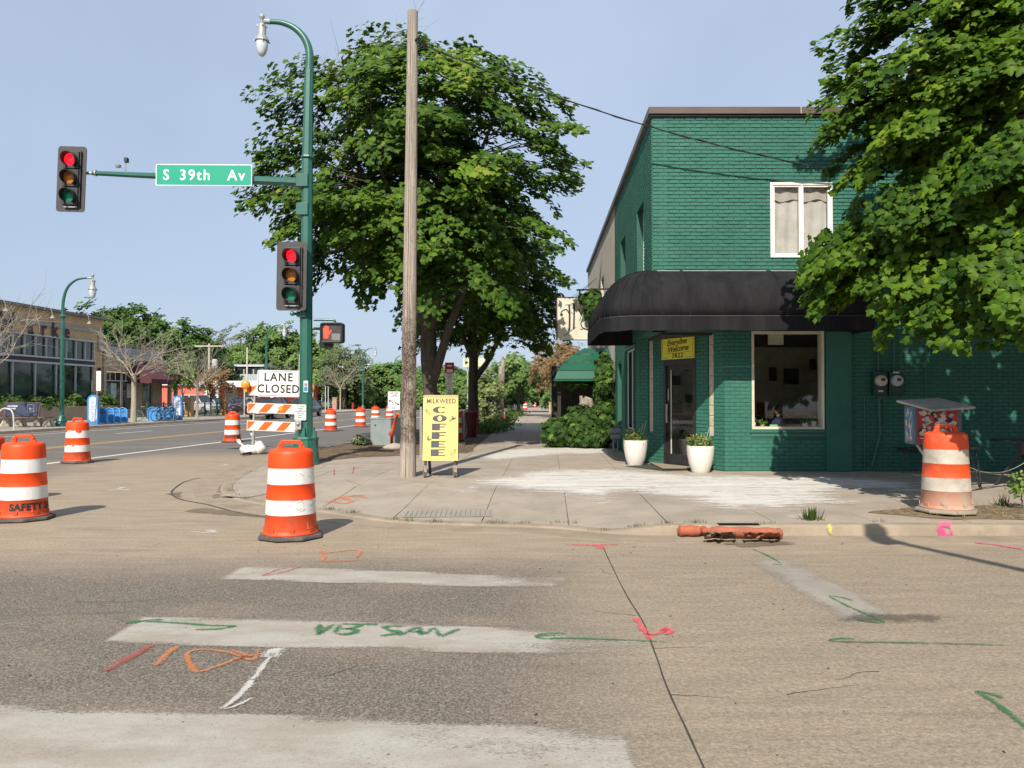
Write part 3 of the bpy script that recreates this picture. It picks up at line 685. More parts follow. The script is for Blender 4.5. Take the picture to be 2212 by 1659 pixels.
def tuft(pts, n, size, label, name='grass_tuft', spread=.06, cat='grass', m=None, z=None):
 rng = np.random.default_rng(int(abs(pts[0][0] * 100)) + n); pos = []
 for i in range(n):
  a = pts[rng.integers(len(pts))]; x = a[0] + rng.normal() * spread; y = a[1] + rng.normal() * spread * .5
  pos.append((x, y, (H(x, y) if z is None else z)))
 pos = np.array(pos); R = []
 for i in range(n):
  az = rng.uniform(0, 6.28); el = rng.uniform(.35, 1.45)
  yv = np.array((cos(az) * cos(el), sin(az) * cos(el), sin(el))); xv = np.cross(yv, (0, 0, 1.)); xv /= np.linalg.norm(xv); R.append(np.stack([xv, yv, np.cross(xv, yv)], 1))
 o = leaf_mesh(name, 'blade', pos, None, rng.uniform(.5, 1.2, n) * size, m or M_grass, rng.random(n), R=np.array(R)); return tag(o, label, cat, kind='stuff' if name == 'weeds' else None)
tuft([tuple(G(1754, 1140, .03)[:2])], 150, .24, 'bushy green grass tuft growing at the kerb beside the orange log', z=.01, spread=.022)
weeds = []
for u, v in ((545, 1018), (500, 1059), (512, 1070), (530, 1076), (712, 1098), (722, 1100), (765, 1106), (760, 1105), (852, 1120), (880, 1123), (935, 1125), (940, 1126), (1080, 1127), (1130, 1128), (1200, 1128), (1235, 1128), (1370, 1128), (1378, 1128), (1500, 1129), (1515, 1129), (1650, 1131), (1900, 1128), (1060, 1127), (1300, 1128), (1440, 1129)):
 p = G(u, v, .04 if u < 1240 else .123); weeds.append((p.x, p.y + (0 if u < 1240 else .01)))
tuft(weeds, 800, .045, 'small weeds sprouting in the joint behind the kerb', 'weeds', .06)
FAR = MB(); ys_ = (-20, 10, 30, 40, 60, 100, 170)
M_fconc = mat('far_sidewalk_concrete', (.36, .32, .27), (.30, .265, .225), .9, ns=.5, dirt=(.22, .19, .16), dirt_amt=.3)
P = [(street_x(-24.6, y), y, .12) for y in ys_] + [(street_x(-62, y), y, .12) for y in ys_][::-1]
n = len(P); FAR.add(P + [(p[0], p[1], -.01) for p in P], [tuple(range(n))] + [(k, k + n, (k + 1) % n + n, (k + 1) % n) for k in range(n)])
tag(FAR.build('far_sidewalk', M_fconc), kind='structure')
fk = MB(); fk.add([q for y in ys_ for q in ((street_x(-24.6, y), y, .13), (street_x(-24.42, y), y, .13), (street_x(-24.38, y), y, 0), (street_x(-23.9, y), y, .005))],
                  [(4 * j + c, 4 * j + c + 1, 4 * j + c + 5, 4 * j + c + 4) for j in range(len(ys_) - 1) for c in range(3)])
tag(fk.build('far_kerb', M_conc2), kind='structure')
M_lawn = mat('lawn', (.07, .12, .03), (.1, .14, .04), .95, ns=.8)
lw = MB(); lw.add([(street_x(-31.2, 58), 58, .126), (street_x(-31.2, 130), 130, .126), (street_x(-29, 130), 130, .126), (street_x(-29, 58), 58, .126)][::-1], [(0, 1, 2, 3)])
tag(lw.build('lawn', M_lawn), kind='structure')
lot = MB(); lot.add([(street_x(-31.3, 66), 66, .13), (street_x(-31.3, 94), 94, .13), (street_x(-60, 94), 94, .13), (street_x(-60, 66), 66, .13)], [(0, 1, 2, 3)])
tag(lot.build('parking_lot', mat('lot_asphalt', (.13, .12, .11), (.17, .16, .145), .9)), kind='structure')
gl = MB(); gl.add([(-400, 96, .1), (street_x(-24.6, 130), 130, .1), (street_x(-24.6, 500), 500, .1), (-400, 500, .1)], [(0, 1, 2, 3)])
tag(gl.build('far_ground', M_lawn), kind='structure')
M_grit = mat_leaf('road_grit', (.05, .042, .034), (.14, .115, .085), (.4, .36, .3), trans=0.01)
n = 420; xy = np.stack([RNG.uniform(-6, 6, n), RNG.uniform(3.2, 8.6, n), np.full(n, .006)], 1)
tag(leaf_mesh('road_grit', 'oval', xy, RNG.normal(size=(n, 3)) * .25 + (0, 0, 1), RNG.uniform(.008, .034, n) * (RNG.random(n) ** 1.5 + .35), M_grit, RNG.random(n)), 'scattered grit and leaf scraps on the roadway', 'grit', kind='stuff')
ck_ = MB(); rc = random.Random(8)
for (u, v, a, L) in ((1375, 1330, 2.6, .5), (1410, 1400, .4, .35), (1330, 1240, 2.9, .45), (1450, 1500, .2, .3), (160, 1300, .1, .9), (700, 1460, 1.2, .4), (1700, 1500, .3, .5), (1900, 1450, 3.0, .4)):
 p = G(u, v, .0035); pts = [p]
 for i in range(7): a += rc.uniform(-.5, .5); p = p + Vector((cos(a), sin(a), 0)) * L / 7 if False else p + Vector((cos(a), sin(a) * .6, 0)) * L / 7; pts.append(p)
 ribbon(ck_, pts, [.006 * (1 - i / 9) for i in range(8)])
ribbon(ck_, spath([G(u, v, .0075) for u, v in ((432, 1032), (400, 1040), (375, 1056), (372, 1068), (392, 1079), (450, 1090), (540, 1112), (650, 1124))], 5), .022, jitter=.005)
tag(ck_.build('road_cracks', mat('tar', (.03, .026, .022))), kind='structure')
# ================================================================ GREEN CORNER BUILDING
def WB(mb, name, m, parent, **kw):
 """build in world coordinates under a thing that stands elsewhere"""
 o = mb.build(name, m, parent, **kw); o.location = -Vector(parent.location) if parent.parent is None else (0, 0, 0); return o
M_green = mat('green_painted_brick', (.037, .158, .118), (.030, .132, .098), .62, ns=1.4, bump=.12, bs=60, dirt=(.075, .18, .145), dirt_amt=.45, spec=.3)
M_green_b = mat('green_mortar', (.022, .10, .074), (.018, .085, .062), .75, ns=3)
M_green_s = mat('green_smooth_paint', (.034, .14, .10), (.028, .12, .086), .5, ns=2, bump=.1, bs=20)
M_white = mat('white_frame_paint', (.78, .77, .74), (.7, .69, .66), .45, ns=3)
M_cream = mat('cream_paint', (.62, .56, .44), (.52, .47, .36), .6, ns=3)
M_black = mat('black_metal', (.02, .02, .022), (.03, .03, .032), .4, ns=5)
M_coping = mat('brown_coping', (.12, .08, .066), (.09, .062, .052), .45, ns=1.5)
M_glass = mat_glass('window_glass', (.93, .95, .93), .05)
M_glass_door = mat_glass('door_glass', (.85, .87, .86), .08)
M_dkglass = mat_dark_glass('dark_glass')
CX0, CY0 = 2.75, 15.2; TOPZ = 7.12
S = Vector((KW, 1, 0)).normalized(); FX = Vector((1, 0, 0)); UP = Vector((0, 0, 1))
SW = Vector((-1, KW, 0)).normalized()
shop = thing('green_brick_building', 'two storey green painted brick corner shop with a black awning', 'building', (CX0, CY0, .12))
def wall_cells(L, z0, z1, holes):
 xs_ = sorted({0, L, *[h[0] for h in holes], *[h[1] for h in holes]}); zs = sorted({z0, z1, *[h[2] for h in holes], *[h[3] for h in holes]}); out = []
 for a, b in zip(xs_, xs_[1:]):
  col = []
  for c, d in zip(zs, zs[1:]):
   if any(h[0] - 1e-6 <= a and b <= h[1] + 1e-6 and h[2] - 1e-6 <= c and d <= h[3] + 1e-6 for h in holes): continue
   if col and abs(col[-1][3] - c) < 1e-6: col[-1][3] = d
   else: col.append([a, b, c, d])
  out += col
 return out
def wall(mb, O, D, N, L, z0, z1, holes, thick=.28):
 """O ground origin, D along, N outward; front face at O + D*s, thickness inward"""
 O, D, N = Vector(O), Vector(D), Vector(N)
 for a, b, c, d in wall_cells(L, z0, z1, holes):
  P = [O + D * s - N * t + UP * z for t in (0, thick) for s, z in ((a, c), (b, c), (b, d), (a, d))]
  mb.add(P, [(0, 1, 2, 3), (7, 6, 5, 4), (0, 4, 5, 1), (1, 5, 6, 2), (2, 6, 7, 3), (3, 7, 4, 0)])
BW, BH, GAP = .2135, .0735, .012
def brick_grid(L, z0, z1, holes, soldier=()):
 out = []; r = 0; z = z0
 while z + BH <= z1 + .02:
  x = -(BW / 2) * (r % 2) + random.uniform(-.004, .004)
  while x < L:
   a, b = max(x + GAP / 2, 0), min(x + BW - GAP / 2, L)
   segs = [(a, b)]
   for h in holes:
    if h[2] - .01 < z + BH and z < h[3] + .005:
     ns_ = []
     for s0, s1 in segs:
      if s1 <= h[0] or s0 >= h[1]: ns_.append((s0, s1))
      else:
       if s0 < h[0] - .03: ns_.append((s0, h[0]))
       if s1 > h[1] + .03: ns_.append((h[1], s1))
     segs = ns_
   for s0, s1 in segs:
    if s1 - s0 > .03: out.append((s0, s1, z + GAP / 2, min(z + BH - GAP / 2, z1)))
   x += BW
  z += BH; r += 1
 return out
def brick_verts(O, D, N, b, pr, q=1.0):
 """one brick face standing proud: 5 quads, edges drawn in a little"""
 a0, a1, c0, c1 = b; e = .0045; j = lambda s=.0022: random.uniform(-s, s) * q
 F_ = [(a0 + e + j(), c0 + e + j()), (a1 - e + j(), c0 + e + j()), (a1 - e + j(), c1 - e + j()), (a0 + e + j(), c1 - e + j())]
 B_ = [(a0, c0), (a1, c0), (a1, c1), (a0, c1)]
 p = [pr + j(.0015) for _ in range(4)]
 return [O + D * x + UP * z - N * .004 for x, z in B_] + [O + D * x + UP * z + N * p[i] for i, (x, z) in enumerate(F_)]
BF = [(4, 5, 6, 7), (0, 1, 5, 4), (1, 2, 6, 5), (2, 3, 7, 6), (3, 0, 4, 7)]
def bricks(mb, O, D, N, lst, flip=False, proud=.012, q=1.0):
 O, D, N = Vector(O), Vector(D), Vector(N)
 for b in lst:
  V = brick_verts(O, D, N, b, proud + random.uniform(-.003, .004) * q, q); mb.add(V, [f[::-1] for f in BF] if flip else BF)
UPW = (5.06 - CX0, 6.28 - CX0, 4.30, 5.78)                 # upper front window, s along +x
SHW = (4.68 - CX0, 6.10 - CX0, .94, 2.86)                  # shop window
FL = 13.5; HU = 2.86                                       # front length; height where the upper wall starts
front_holes = [UPW, (0, 4.15 - CX0, 0, HU), SHW]
holes_f = [UPW, SHW, (0, 4.15 - CX0, .0, HU)]
mbw = MB(); wall(mbw, (CX0, CY0, 0), FX, (0, -1, 0), FL, .13, TOPZ, holes_f);
WB(mbw, 'front_wall', M_green_b, shop)
wl = 22.45 - CY0; CHY = 17.42
side_up = [(16.35 - CY0, 17.45 - CY0, 3.9, 5.72), (19.75 - CY0, 20.85 - CY0, 3.9, 5.72)]
lo = [(0, CHY - CY0, 0, HU), (17.72 - CY0, 19.9 - CY0, .72, 2.8), (20.75 - CY0, 21.75 - CY0, .13, 2.5)]
mbw = MB();
for a, b, c, d in wall_cells(wl, .13, TOPZ, side_up + lo):
 O = Vector((CX0, CY0, 0)); P = [O + S * s - SW * t + UP * z for t in (0, .28) for s, z in ((a, c), (b, c), (b, d), (a, d))]
 mbw.add(P, [(3, 2, 1, 0), (4, 5, 6, 7), (1, 5, 4, 0), (2, 6, 5, 1), (3, 7, 6, 2), (0, 4, 7, 3)])
WB(mbw, 'side_wall', M_green_b, shop)
A = Vector((2.75 + KW * 2.2, CHY, 0)); B = Vector((4.15, CY0, 0)); CD = (B - A).normalized(); CN = Vector((CD.y, -CD.x, 0)); CL = (B - A).length
if CN.y > 0: CN = -CN
def cs(t): return CL * (1 - t)                             # t = 0 at the front corner
door = (cs(.672), cs(.298), .13, 2.34); gb1 = (cs(.834) - .075, cs(.834) + .075, .80, 2.84); gb2 = (cs(.139) - .075, cs(.139) + .075, .78, 2.84)
mbw = MB();
O = A
for a, b, c, d in wall_cells(CL, .13, HU, [door, gb1, gb2]):
 P = [O + CD * s - CN * t + UP * z for t in (0, .25) for s, z in ((a, c), (b, c), (b, d), (a, d))]
 mbw.add(P, [(0, 1, 2, 3), (7, 6, 5, 4), (0, 4, 5, 1), (1, 5, 6, 2), (2, 6, 7, 3), (3, 7, 4, 0)])
WB(mbw, 'splayed_wall', M_green_b, shop)
so = MB(); so.add([(CX0 + .01, CY0 + .01, HU + .01), (4.4, CY0 + .01, HU + .01), (4.4, CHY + .3, HU + .01), (2.85, CHY + .3, HU + .01)], [(0, 1, 2, 3)])
WB(so, 'soffit', M_green_s, shop)
uf = brick_grid(FL, HU + .03, TOPZ - .02, [UPW])
near = [b for b in uf if b[2] > 4.02 and b[1] < 4.9]
near.sort(key=lambda b: (-(b[1] - b[0] > .19), abs(b[2] - 5.6)))
single = near[:290]; sing = set(single); rest = [b for b in uf if b not in sing]
variants = []
for i in range(10):
 mb = MB(); V = brick_verts(Vector((0, 0, 0)), FX, Vector((0, -1, 0)), (GAP / 2, BW - GAP / 2, GAP / 2, BH - GAP / 2), .012 + random.uniform(-.003, .004)); mb.add(V, BF)
 me = bpy.data.meshes.new('brick'); me.from_pydata(mb.v, [], mb.f); me.materials.append(M_green); variants.append(me)
for b in single:
 if b[1] - b[0] > BW - GAP - .001: me = random.choice(variants)
 else:
  mb = MB(); V = brick_verts(Vector((0, 0, 0)), FX, Vector((0, -1, 0)), (GAP / 2, b[1] - b[0] + GAP / 2, GAP / 2, BH - GAP / 2), .012); mb.add(V, BF)
  me = bpy.data.meshes.new('brick'); me.from_pydata(mb.v, [], mb.f); me.materials.append(M_green)
 o = bpy.data.objects.new('brick', me); COL.objects.link(o); o.location = (b[0] - GAP / 2, 0, b[2] - GAP / 2 - .12); lk(o, shop)
mb = MB(); bricks(mb, (CX0, CY0, 0), FX, (0, -1, 0), rest)
g0 = 4.15 - CX0; pil = (5.06 + .0)
lowf = [b for b in brick_grid(FL, .14, HU, [(0, g0, 0, HU), (4.66 - CX0, 6.12 - CX0, .80, HU), (6.12 - CX0, 6.62 - CX0, 0, HU)])]
bricks(mb, (CX0, CY0, 0), FX, (0, -1, 0), lowf, proud=.006)
O = Vector((CX0, CY0, 0))
side_b = brick_grid(wl, HU, TOPZ - .02, side_up); bricks(mb, O, S, SW, side_b, flip=True, proud=.010, q=.3)
side_l = brick_grid(wl, .14, HU, lo); bricks(mb, O, S, SW, side_l, flip=True, proud=.006, q=.3)
ch = brick_grid(CL, .14, HU, [door, gb1, gb2]); bricks(mb, A, CD, CN, ch, proud=.006)
tag(WB(mb, 'brick_courses', M_green, shop), kind='stuff')
mb = MB(); mb.box(6.37, CY0 - .02, 1.49, .5, .07, 2.72); WB(mb, 'pier', M_green, shop, bevel=.006)
mb = MB(); mb.box(5.39, CY0 - .012, .905, 1.50, .05, .05); mb.box(5.39, CY0 - .006, .83, 1.44, .02, .06); WB(mb, 'sill_board', M_green_s, shop)
mb = MB(); mb.box(CX0 + FL / 2, CY0 - .02, TOPZ + .06, FL + .14, .14, .13); WB(mb, 'coping', M_coping, shop)
for j in range(1, 5):
 mb2 = MB(); mb2.box(CX0 + 2.9 * j, CY0 - .094, TOPZ + .06, .012, .006, .134); WB(mb2, 'coping_joint', M_cream, shop)
mb = MB(); mb.box(CX0 + FL / 2, CY0 - .028, TOPZ - .025, FL + .1, .05, .045); WB(mb, 'drip_edge', M_black, shop)
mb = MB(); p0 = Vector((CX0, CY0, TOPZ + .06)) + SW * .01; p1 = p0 + S * (wl); mb.bar(p0 - S * .0, p1, .13, .13); WB(mb, 'side_coping', mat('grey_flashing', (.2, .19, .19), (.14, .13, .13), .5), shop)
mb = MB(); mb.add([(CX0 + .1, CY0 + .1, TOPZ - .1), (CX0 + FL, CY0 + .1, TOPZ - .1), (CX0 + FL, 34, TOPZ - .1), (CX0 + .8, 34, TOPZ - .1)], [(0, 1, 2, 3)]); WB(mb, 'roof', mat('roof_felt', (.08, .08, .08)), shop)
mb = MB(); mb.box(CX0 + FL - .14, 21, 3.5, .28, 11.4, 7.0); WB(mb, 'end_wall', M_green_b, shop)
mb = MB(); mb.box(9.95, 34, 3.5, 12.3, .28, 7.0); WB(mb, 'rear_wall', M_green_b, shop)
def frame_rect(mb, O, X, N, w, h, t, d, proud=0.0):
 """rectangular frame, butted at the corners; O = lower left on the wall plane"""
 O, X, N = Vector(O), Vector(X), Vector(N)
 def bx(a, b, c, e):
  P = [O + X * s + UP * z + N * q for q in (proud, proud - d) for s, z in ((a, c), (b, c), (b, e), (a, e))]
  mb.add(P, [(0, 1, 2, 3), (7, 6, 5, 4), (0, 4, 5, 1), (1, 5, 6, 2), (2, 6, 7, 3), (3, 7, 4, 0)])
 bx(0, t, 0, h); bx(w - t, w, 0, h); bx(t, w - t, 0, t); bx(t, w - t, h - t, h)
def curtain(O, X, N, w, h, m, parent, name='curtain', amp=.018, waves=7, valance=False):
 mb = MB(); O, X, N = Vector(O), Vector(X), Vector(N); n = 48; rows = 8 if not valance else 3; P = []
 for j in range(rows + 1):
  for i in range(n + 1):
   s = i / n; zz = h * j / rows
   if valance and j == 0: zz = .05 * (.5 + .5 * cos(s * 6.283 * 2.5))
   P.append(O + X * (w * s) + UP * zz + N * (amp * sin(s * 6.283 * waves + .6 * sin(j * .7)) * (.6 + .4 * sin(s * 9))))
 mb.add(P, [(j * (n + 1) + i, j * (n + 1) + i + 1, (j + 1) * (n + 1) + i + 1, (j + 1) * (n + 1) + i) for j in range(rows) for i in range(n)])
 return WB(mb, name, m, parent, smooth=True)
M_net = mat('net_curtain', (.50, .485, .465), (.42, .41, .39), .9, ns=4)
M_net2 = mat('curtain_valance', (.36, .33, .30), (.42, .39, .36), .9, ns=6)
nF = Vector((0, -1, 0))
uw = MB(); x0, x1, z0, z1 = CX0 + UPW[0], CX0 + UPW[1], UPW[2], UPW[3]
frame_rect(uw, (x0, CY0, z0), FX, nF, x1 - x0, z1 - z0, .055, .14, .03);
uwo = WB(uw, 'upper_window', M_white, shop, bevel=.006)
for a in (x0 + .055, (x0 + x1) / 2 + .012):
 w = (x1 - x0) / 2 - .067
 sm_ = MB(); frame_rect(sm_, (a, CY0, z0 + .055), FX, nF, w, z1 - z0 - .11, .032, .05, .012); lk(sm_.build('sash', M_white), uwo)
 g = MB(); g.box(a + w / 2, CY0 + .02, (z0 + z1) / 2, w - .05, .006, z1 - z0 - .16); lk(g.build('pane', mat_glass('upper_pane', (.97, .97, .96), .02, .03)), uwo)
mm = MB(); mm.box((x0 + x1) / 2 - .0, CY0 - .022, (z0 + z1) / 2, .024, .05, z1 - z0 - .112); lk(mm.build('mullion', M_white), uwo)
c1 = curtain((x0 + .03, CY0 + .12, z0 + .03), FX, nF, x1 - x0 - .06, z1 - z0 - .3, M_net, shop, waves=5)
c2 = curtain((x0 + .03, CY0 + .09, z1 - .36), FX, nF, x1 - x0 - .06, .33, M_net2, shop, 'curtain_valance', valance=True, waves=4)
for a, b, c, d in side_up:
 O = Vector((CX0, CY0, 0)) + S * a - SW * .13 + UP * c
 w_ = MB(); frame_rect(w_, O, S, SW, b - a, d - c, .05, .06); f_ = WB(w_, 'side_window', M_white, shop)
 g = MB(); p = [O + S * s + UP * z - SW * .03 for s, z in ((.05, .05), (b - a - .05, .05), (b - a - .05, d - c - .05), (.05, d - c - .05))]; g.add(p, [(0, 1, 2, 3)]); lk(g.build('pane', M_dkglass), f_)
x0, x1, z0, z1 = CX0 + SHW[0], CX0 + SHW[1], SHW[2], SHW[3]
w_ = MB(); frame_rect(w_, (x0, CY0, z0), FX, nF, x1 - x0, z1 - z0, .05, .22, .02);
swo = WB(w_, 'shop_window', M_cream, shop, bevel=.004)
g = MB(); g.box((x0 + x1) / 2, CY0 + .07, (z0 + z1) / 2, x1 - x0 - .1, .008, z1 - z0 - .1); lk(g.build('pane', M_glass), swo)
mb = MB(); mb.box((x0 + x1) / 2, CY0 + .42, z0 - .01, x1 - x0 - .02, .42, .04); WB(mb, 'window_ledge', M_cream, shop)
mb = MB(); mb.box(x1 - .03, CY0 - .03, (z0 + z1) / 2, .022, .02, z1 - z0); WB(mb, 'window_trim', M_white, shop)
mb = MB(); mb.box(5.20, CY0 + .13, 2.71, .30, .03, .22); WB(mb, 'blind_box', mat('beige_card', (.5, .46, .35), (.44, .4, .3), .8), shop)
a, b, c, d = lo[1]; O = Vector((CX0, CY0, 0)) + S * a + UP * c
w_ = MB(); frame_rect(w_, O + SW * 0, S, SW, b - a, d - c, .07, .2, .03); f_ = WB(w_, 'side_shop_window', M_green_s, shop)
w_ = MB(); frame_rect(w_, O + S * .07 + UP * .07 - SW * .05, S, SW, b - a - .14, d - c - .14, .03, .03); lk(w_.build('sash', M_white), f_)
g = MB(); P = [O + S * s + UP * z - SW * .07 for s, z in ((.1, .1), (b - a - .1, .1), (b - a - .1, d - c - .1), (.1, d - c - .1))]; g.add(P, [(0, 1, 2, 3)]); lk(g.build('pane', mat_glass('side_pane', (.8, .82, .8), .2)), f_)
for o in list(KIDS.get(f_.name, [])): o.location = (0, 0, 0)
for s_ in (.55, 1.15):
 mb = MB(); P0 = O + S * s_ + UP * .1 - SW * .06; mb.bar(P0, P0 + UP * (d - c - .2), .03, .03); lk(mb.build('glazing_bar', M_white), f_)
a, b, c, d = lo[2]; O = Vector((CX0, CY0, 0)) + S * a + UP * c
w_ = MB(); frame_rect(w_, O - SW * .1, S, SW, b - a, d - c, .07, .06); f_ = WB(w_, 'side_door', M_green_s, shop)
g = MB(); P = [O + S * s + UP * z - SW * .13 for s, z in ((.07, .07), (b - a - .07, .07), (b - a - .07, d - c - .07), (.07, d - c - .07))]; g.add(P, [(0, 1, 2, 3)]); lk(g.build('door_leaf', M_green_s), f_)
g = MB(); P = [O + S * s + UP * z - SW * .12 for s, z in ((.25, 1.0), (b - a - .25, 1.0), (b - a - .25, 2.0), (.25, 2.0))]; g.add(P, [(0, 1, 2, 3)]); lk(g.build('door_pane', M_dkglass), f_)
M_block = mat('glass_block', (.50, .45, .33), (.38, .35, .26), .18, ns=14, spec=.8, bump=.3, bs=30)
M_bframe = mat('block_mortar', (.66, .62, .5), (.55, .52, .42), .7)
for gi, (a, b, c, d) in enumerate((gb1, gb2)):
 w_ = MB(); w_.add([A + CD * s + UP * z - CN * t for t in (.03, .10) for s, z in ((a, c), (b, c), (b, d), (a, d))], [(0, 1, 2, 3), (7, 6, 5, 4), (0, 4, 5, 1), (1, 5, 6, 2), (2, 6, 7, 3), (3, 7, 4, 0)])
 fo = WB(w_, 'glass_block_panel', M_bframe, shop); n = 10; hh = (d - c) / n
 for i in range(n):
  mb = MB(); zc = c + hh * i; P = [(a + .012, zc + .008), (b - .012, zc + .008), (b - .012, zc + hh - .008), (a + .012, zc + hh - .008)]
  mb.add([A + CD * s + UP * z - CN * .029 for s, z in P] + [A + CD * (a + b) / 2 + (CD * (s - (a + b) / 2)) * .88 + UP * (zc + hh / 2 + (z - zc - hh / 2) * .88) - CN * .014 for s, z in P], BF)
  for k in range(4):
   s0 = a + .025 + (b - a - .05) * (k + .5) / 4; mb.add([A + CD * (s0 + q) + UP * z - CN * o_ for q, z, o_ in ((-.005, zc + .02, .013), (.005, zc + .02, .013), (.005, zc + hh - .02, .013), (-.005, zc + hh - .02, .013), (0, zc + .02, .009), (0, zc + hh - .02, .009))], [(0, 4, 5, 3), (4, 1, 2, 5)])
  lk(mb.build('glass_block', M_block), fo)
a, b, c, d = door; dr = MB()
def cbox(mb, s0, s1, z0, z1, n0, n1):
 P = [A + CD * s + UP * z + CN * q for q in (n1, n0) for s, z in ((s0, z0), (s1, z0), (s1, z1), (s0, z1))]
 mb.add(P, [(0, 1, 2, 3), (7, 6, 5, 4), (0, 4, 5, 1), (1, 5, 6, 2), (2, 6, 7, 3), (3, 7, 4, 0)])
cbox(dr, a, a + .07, c, d, -.12, .012); cbox(dr, b - .05, b, c, d, -.12, .012); cbox(dr, a + .07, b - .05, d - .1, d, -.12, .012)
do = WB(dr, 'entrance_door', M_black, shop)
lf = MB(); s0, s1 = a + .07, b - .05
cbox(lf, s0, s0 + .09, c + .02, d - .1, -.07, -.03); cbox(lf, s1 - .09, s1, c + .02, d - .1, -.07, -.03); cbox(lf, s0 + .09, s1 - .09, c + .02, c + .24, -.07, -.03); cbox(lf, s0 + .09, s1 - .09, d - .2, d - .1, -.07, -.03)
lk(lf.build('door_leaf', M_black), do)
g = MB(); cbox(g, s0 + .09, s1 - .09, c + .24, d - .2, -.055, -.045); lk(g.build('pane', M_glass_door), do)
hb = MB(); cbox(hb, s0 + .02, s0 + .05, 1.02, 1.42, 0.0, .03); cbox(hb, s0 + .02, s0 + .05, 1.03, 1.06, -.03, .0); lk(hb.build('door_handle', mat('steel', (.6, .6, .58), (.5, .5, .48), .3, metal=.9)), do)
pb = MB(); cbox(pb, s0 + .09, s1 - .09, 1.2, 1.235, -.11, -.08); lk(pb.build('push_bar', M_black), do)
st_ = MB(); cbox(st_, s0 + .095, s0 + .125, c + .24, d - .2, -.044, -.040); lk(st_.build('door_strip', M_cream), do)
th = MB(); cbox(th, a, b, .125, .15, -.15, .03); lk(th.build('threshold', mat('aluminium', (.5, .5, .5), metal=.8, rough=.4)), do)
hm = MB(); cbox(hm, s0 + .03, s0 + .045, 1.5, 1.75, -.028, -.024); WB(hm, 'door_lettering', M_white, shop)
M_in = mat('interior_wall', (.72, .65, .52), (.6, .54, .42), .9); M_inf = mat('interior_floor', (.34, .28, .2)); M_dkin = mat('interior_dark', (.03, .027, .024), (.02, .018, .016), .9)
mb = MB(); mb.add([(3.0, 15.5, .15), (9.5, 15.5, .15), (9.5, 20.0, .15), (3.0, 20.0, .15)], [(0, 1, 2, 3)]); WB(mb, 'interior_floor', M_inf, shop)
mb = MB(); mb.box(6.3, 19.2, 1.5, 6.4, .1, 2.7); mb.box(9.5, 17.3, 1.5, .1, 3.7, 2.7); WB(mb, 'interior_wall', M_in, shop)
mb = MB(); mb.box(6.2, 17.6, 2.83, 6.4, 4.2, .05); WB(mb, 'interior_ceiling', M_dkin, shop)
rp = random.Random(5); pics = [mat('picture_dark', (.02, .018, .018)), mat('picture_brown', (.10, .07, .04)), mat('picture_red', (.28, .03, .03)), mat('picture_grey', (.25, .25, .24))]
spots = []
for _ in range(200):
 x, z, w, h = rp.uniform(4.0, 8.6), rp.uniform(.9, 2.5), rp.uniform(.16, .42), rp.uniform(.16, .4)
 if all(abs(x - q[0]) > (w + q[2]) / 2 + .05 or abs(z - q[1]) > (h + q[3]) / 2 + .05 for q in spots): spots.append((x, z, w, h))
M_pap = mat('pale_paper', (.78, .76, .7), (.66, .64, .58), .8)
for x, z, w, h in spots[22:40]: mb = MB(); mb.box(x, 19.135, z, w * .9, .01, h * .8, ry=rp.uniform(-.12, .12)); WB(mb, 'pinned_paper', M_pap, shop)
for x, z, w, h in spots[:22]:
 mb = MB(); mb.box(x, 19.13, z, w, .025, h); WB(mb, 'hung_picture', rp.choice(pics[:2] + pics[:2] + pics), shop)
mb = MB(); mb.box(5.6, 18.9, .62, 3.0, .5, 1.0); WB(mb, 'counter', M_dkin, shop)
def vplane(O, X, N): return Vector(O), Vector(X), Vector(N)
M_yel = mat('yellow_sign_board', (.74, .70, .06), (.68, .63, .06), .45, ns=3)
M_ink = mat('black_ink', (.012, .012, .014), (.02, .02, .02), .5)
sg = thing('welcome_sign', 'yellow Everyone Welcome 3822 sign above the shop door', 'sign', A + CD * ((a + b) / 2) + CN * .06 + UP * 2.37)
R0 = Vector(sg.location); sw_, sh_ = .97, .47
mb = MB(); L0 = CD * (-sw_ / 2)
mb.prism([(0, 0), (sw_, 0), (sw_, sh_), (0, sh_)], L0, CD, UP, .03); mb.build('board', M_yel, sg)
nn = CN * .0025; bd = MB(); e = .028
for (p, q, w, h) in ((e, e, .16, .006), (sw_ - e - .22, e, .22, .006), (e, e, .006, sh_ - 2 * e), (sw_ - e - .006, e, .006, sh_ - 2 * e), (e, sh_ - e - .006, sw_ - 2 * e, .006)):
 bd.add([L0 + nn + CD * s + UP * z for s, z in ((p, q), (p + w, q), (p + w, q + h), (p, q + h))], [(0, 1, 2, 3)])
bd.build('border', M_ink, sg)
def skew(P, a): return P
text_on('Everyone', .165, L0 + nn + CD * .47 + UP * .35, CD + UP * .06, UP, M_ink, sg, bold=.003, shear=.25, spacing=.95)
text_on('Welcome', .165, L0 + nn + CD * .50 + UP * .21, CD + UP * .06, UP, M_ink, sg, bold=.003, shear=.25, spacing=.95)
text_on('3822', .14, L0 + nn + CD * .49 + UP * .072, CD, UP, M_ink, sg, bold=.004, spacing=1.25)
fl = MB()
for a0 in (-25, 0, 22):
 r = radn(a0); ribbon(fl, [L0 + nn + CD * (.60) + UP * .40, L0 + nn + CD * (.60 + .03 * sin(r)) + UP * (.40 + .045 * cos(r))], [.022, .004], CN)
ribbon(fl, [L0 + nn + CD * .59 + UP * .38, L0 + nn + CD * .62 + UP * .41], .03, CN)
ribbon(fl, spath([L0 + nn + CD * .15 + UP * .12, L0 + nn + CD * .26 + UP * .135, L0 + nn + CD * .38 + UP * .12]), .005, CN)
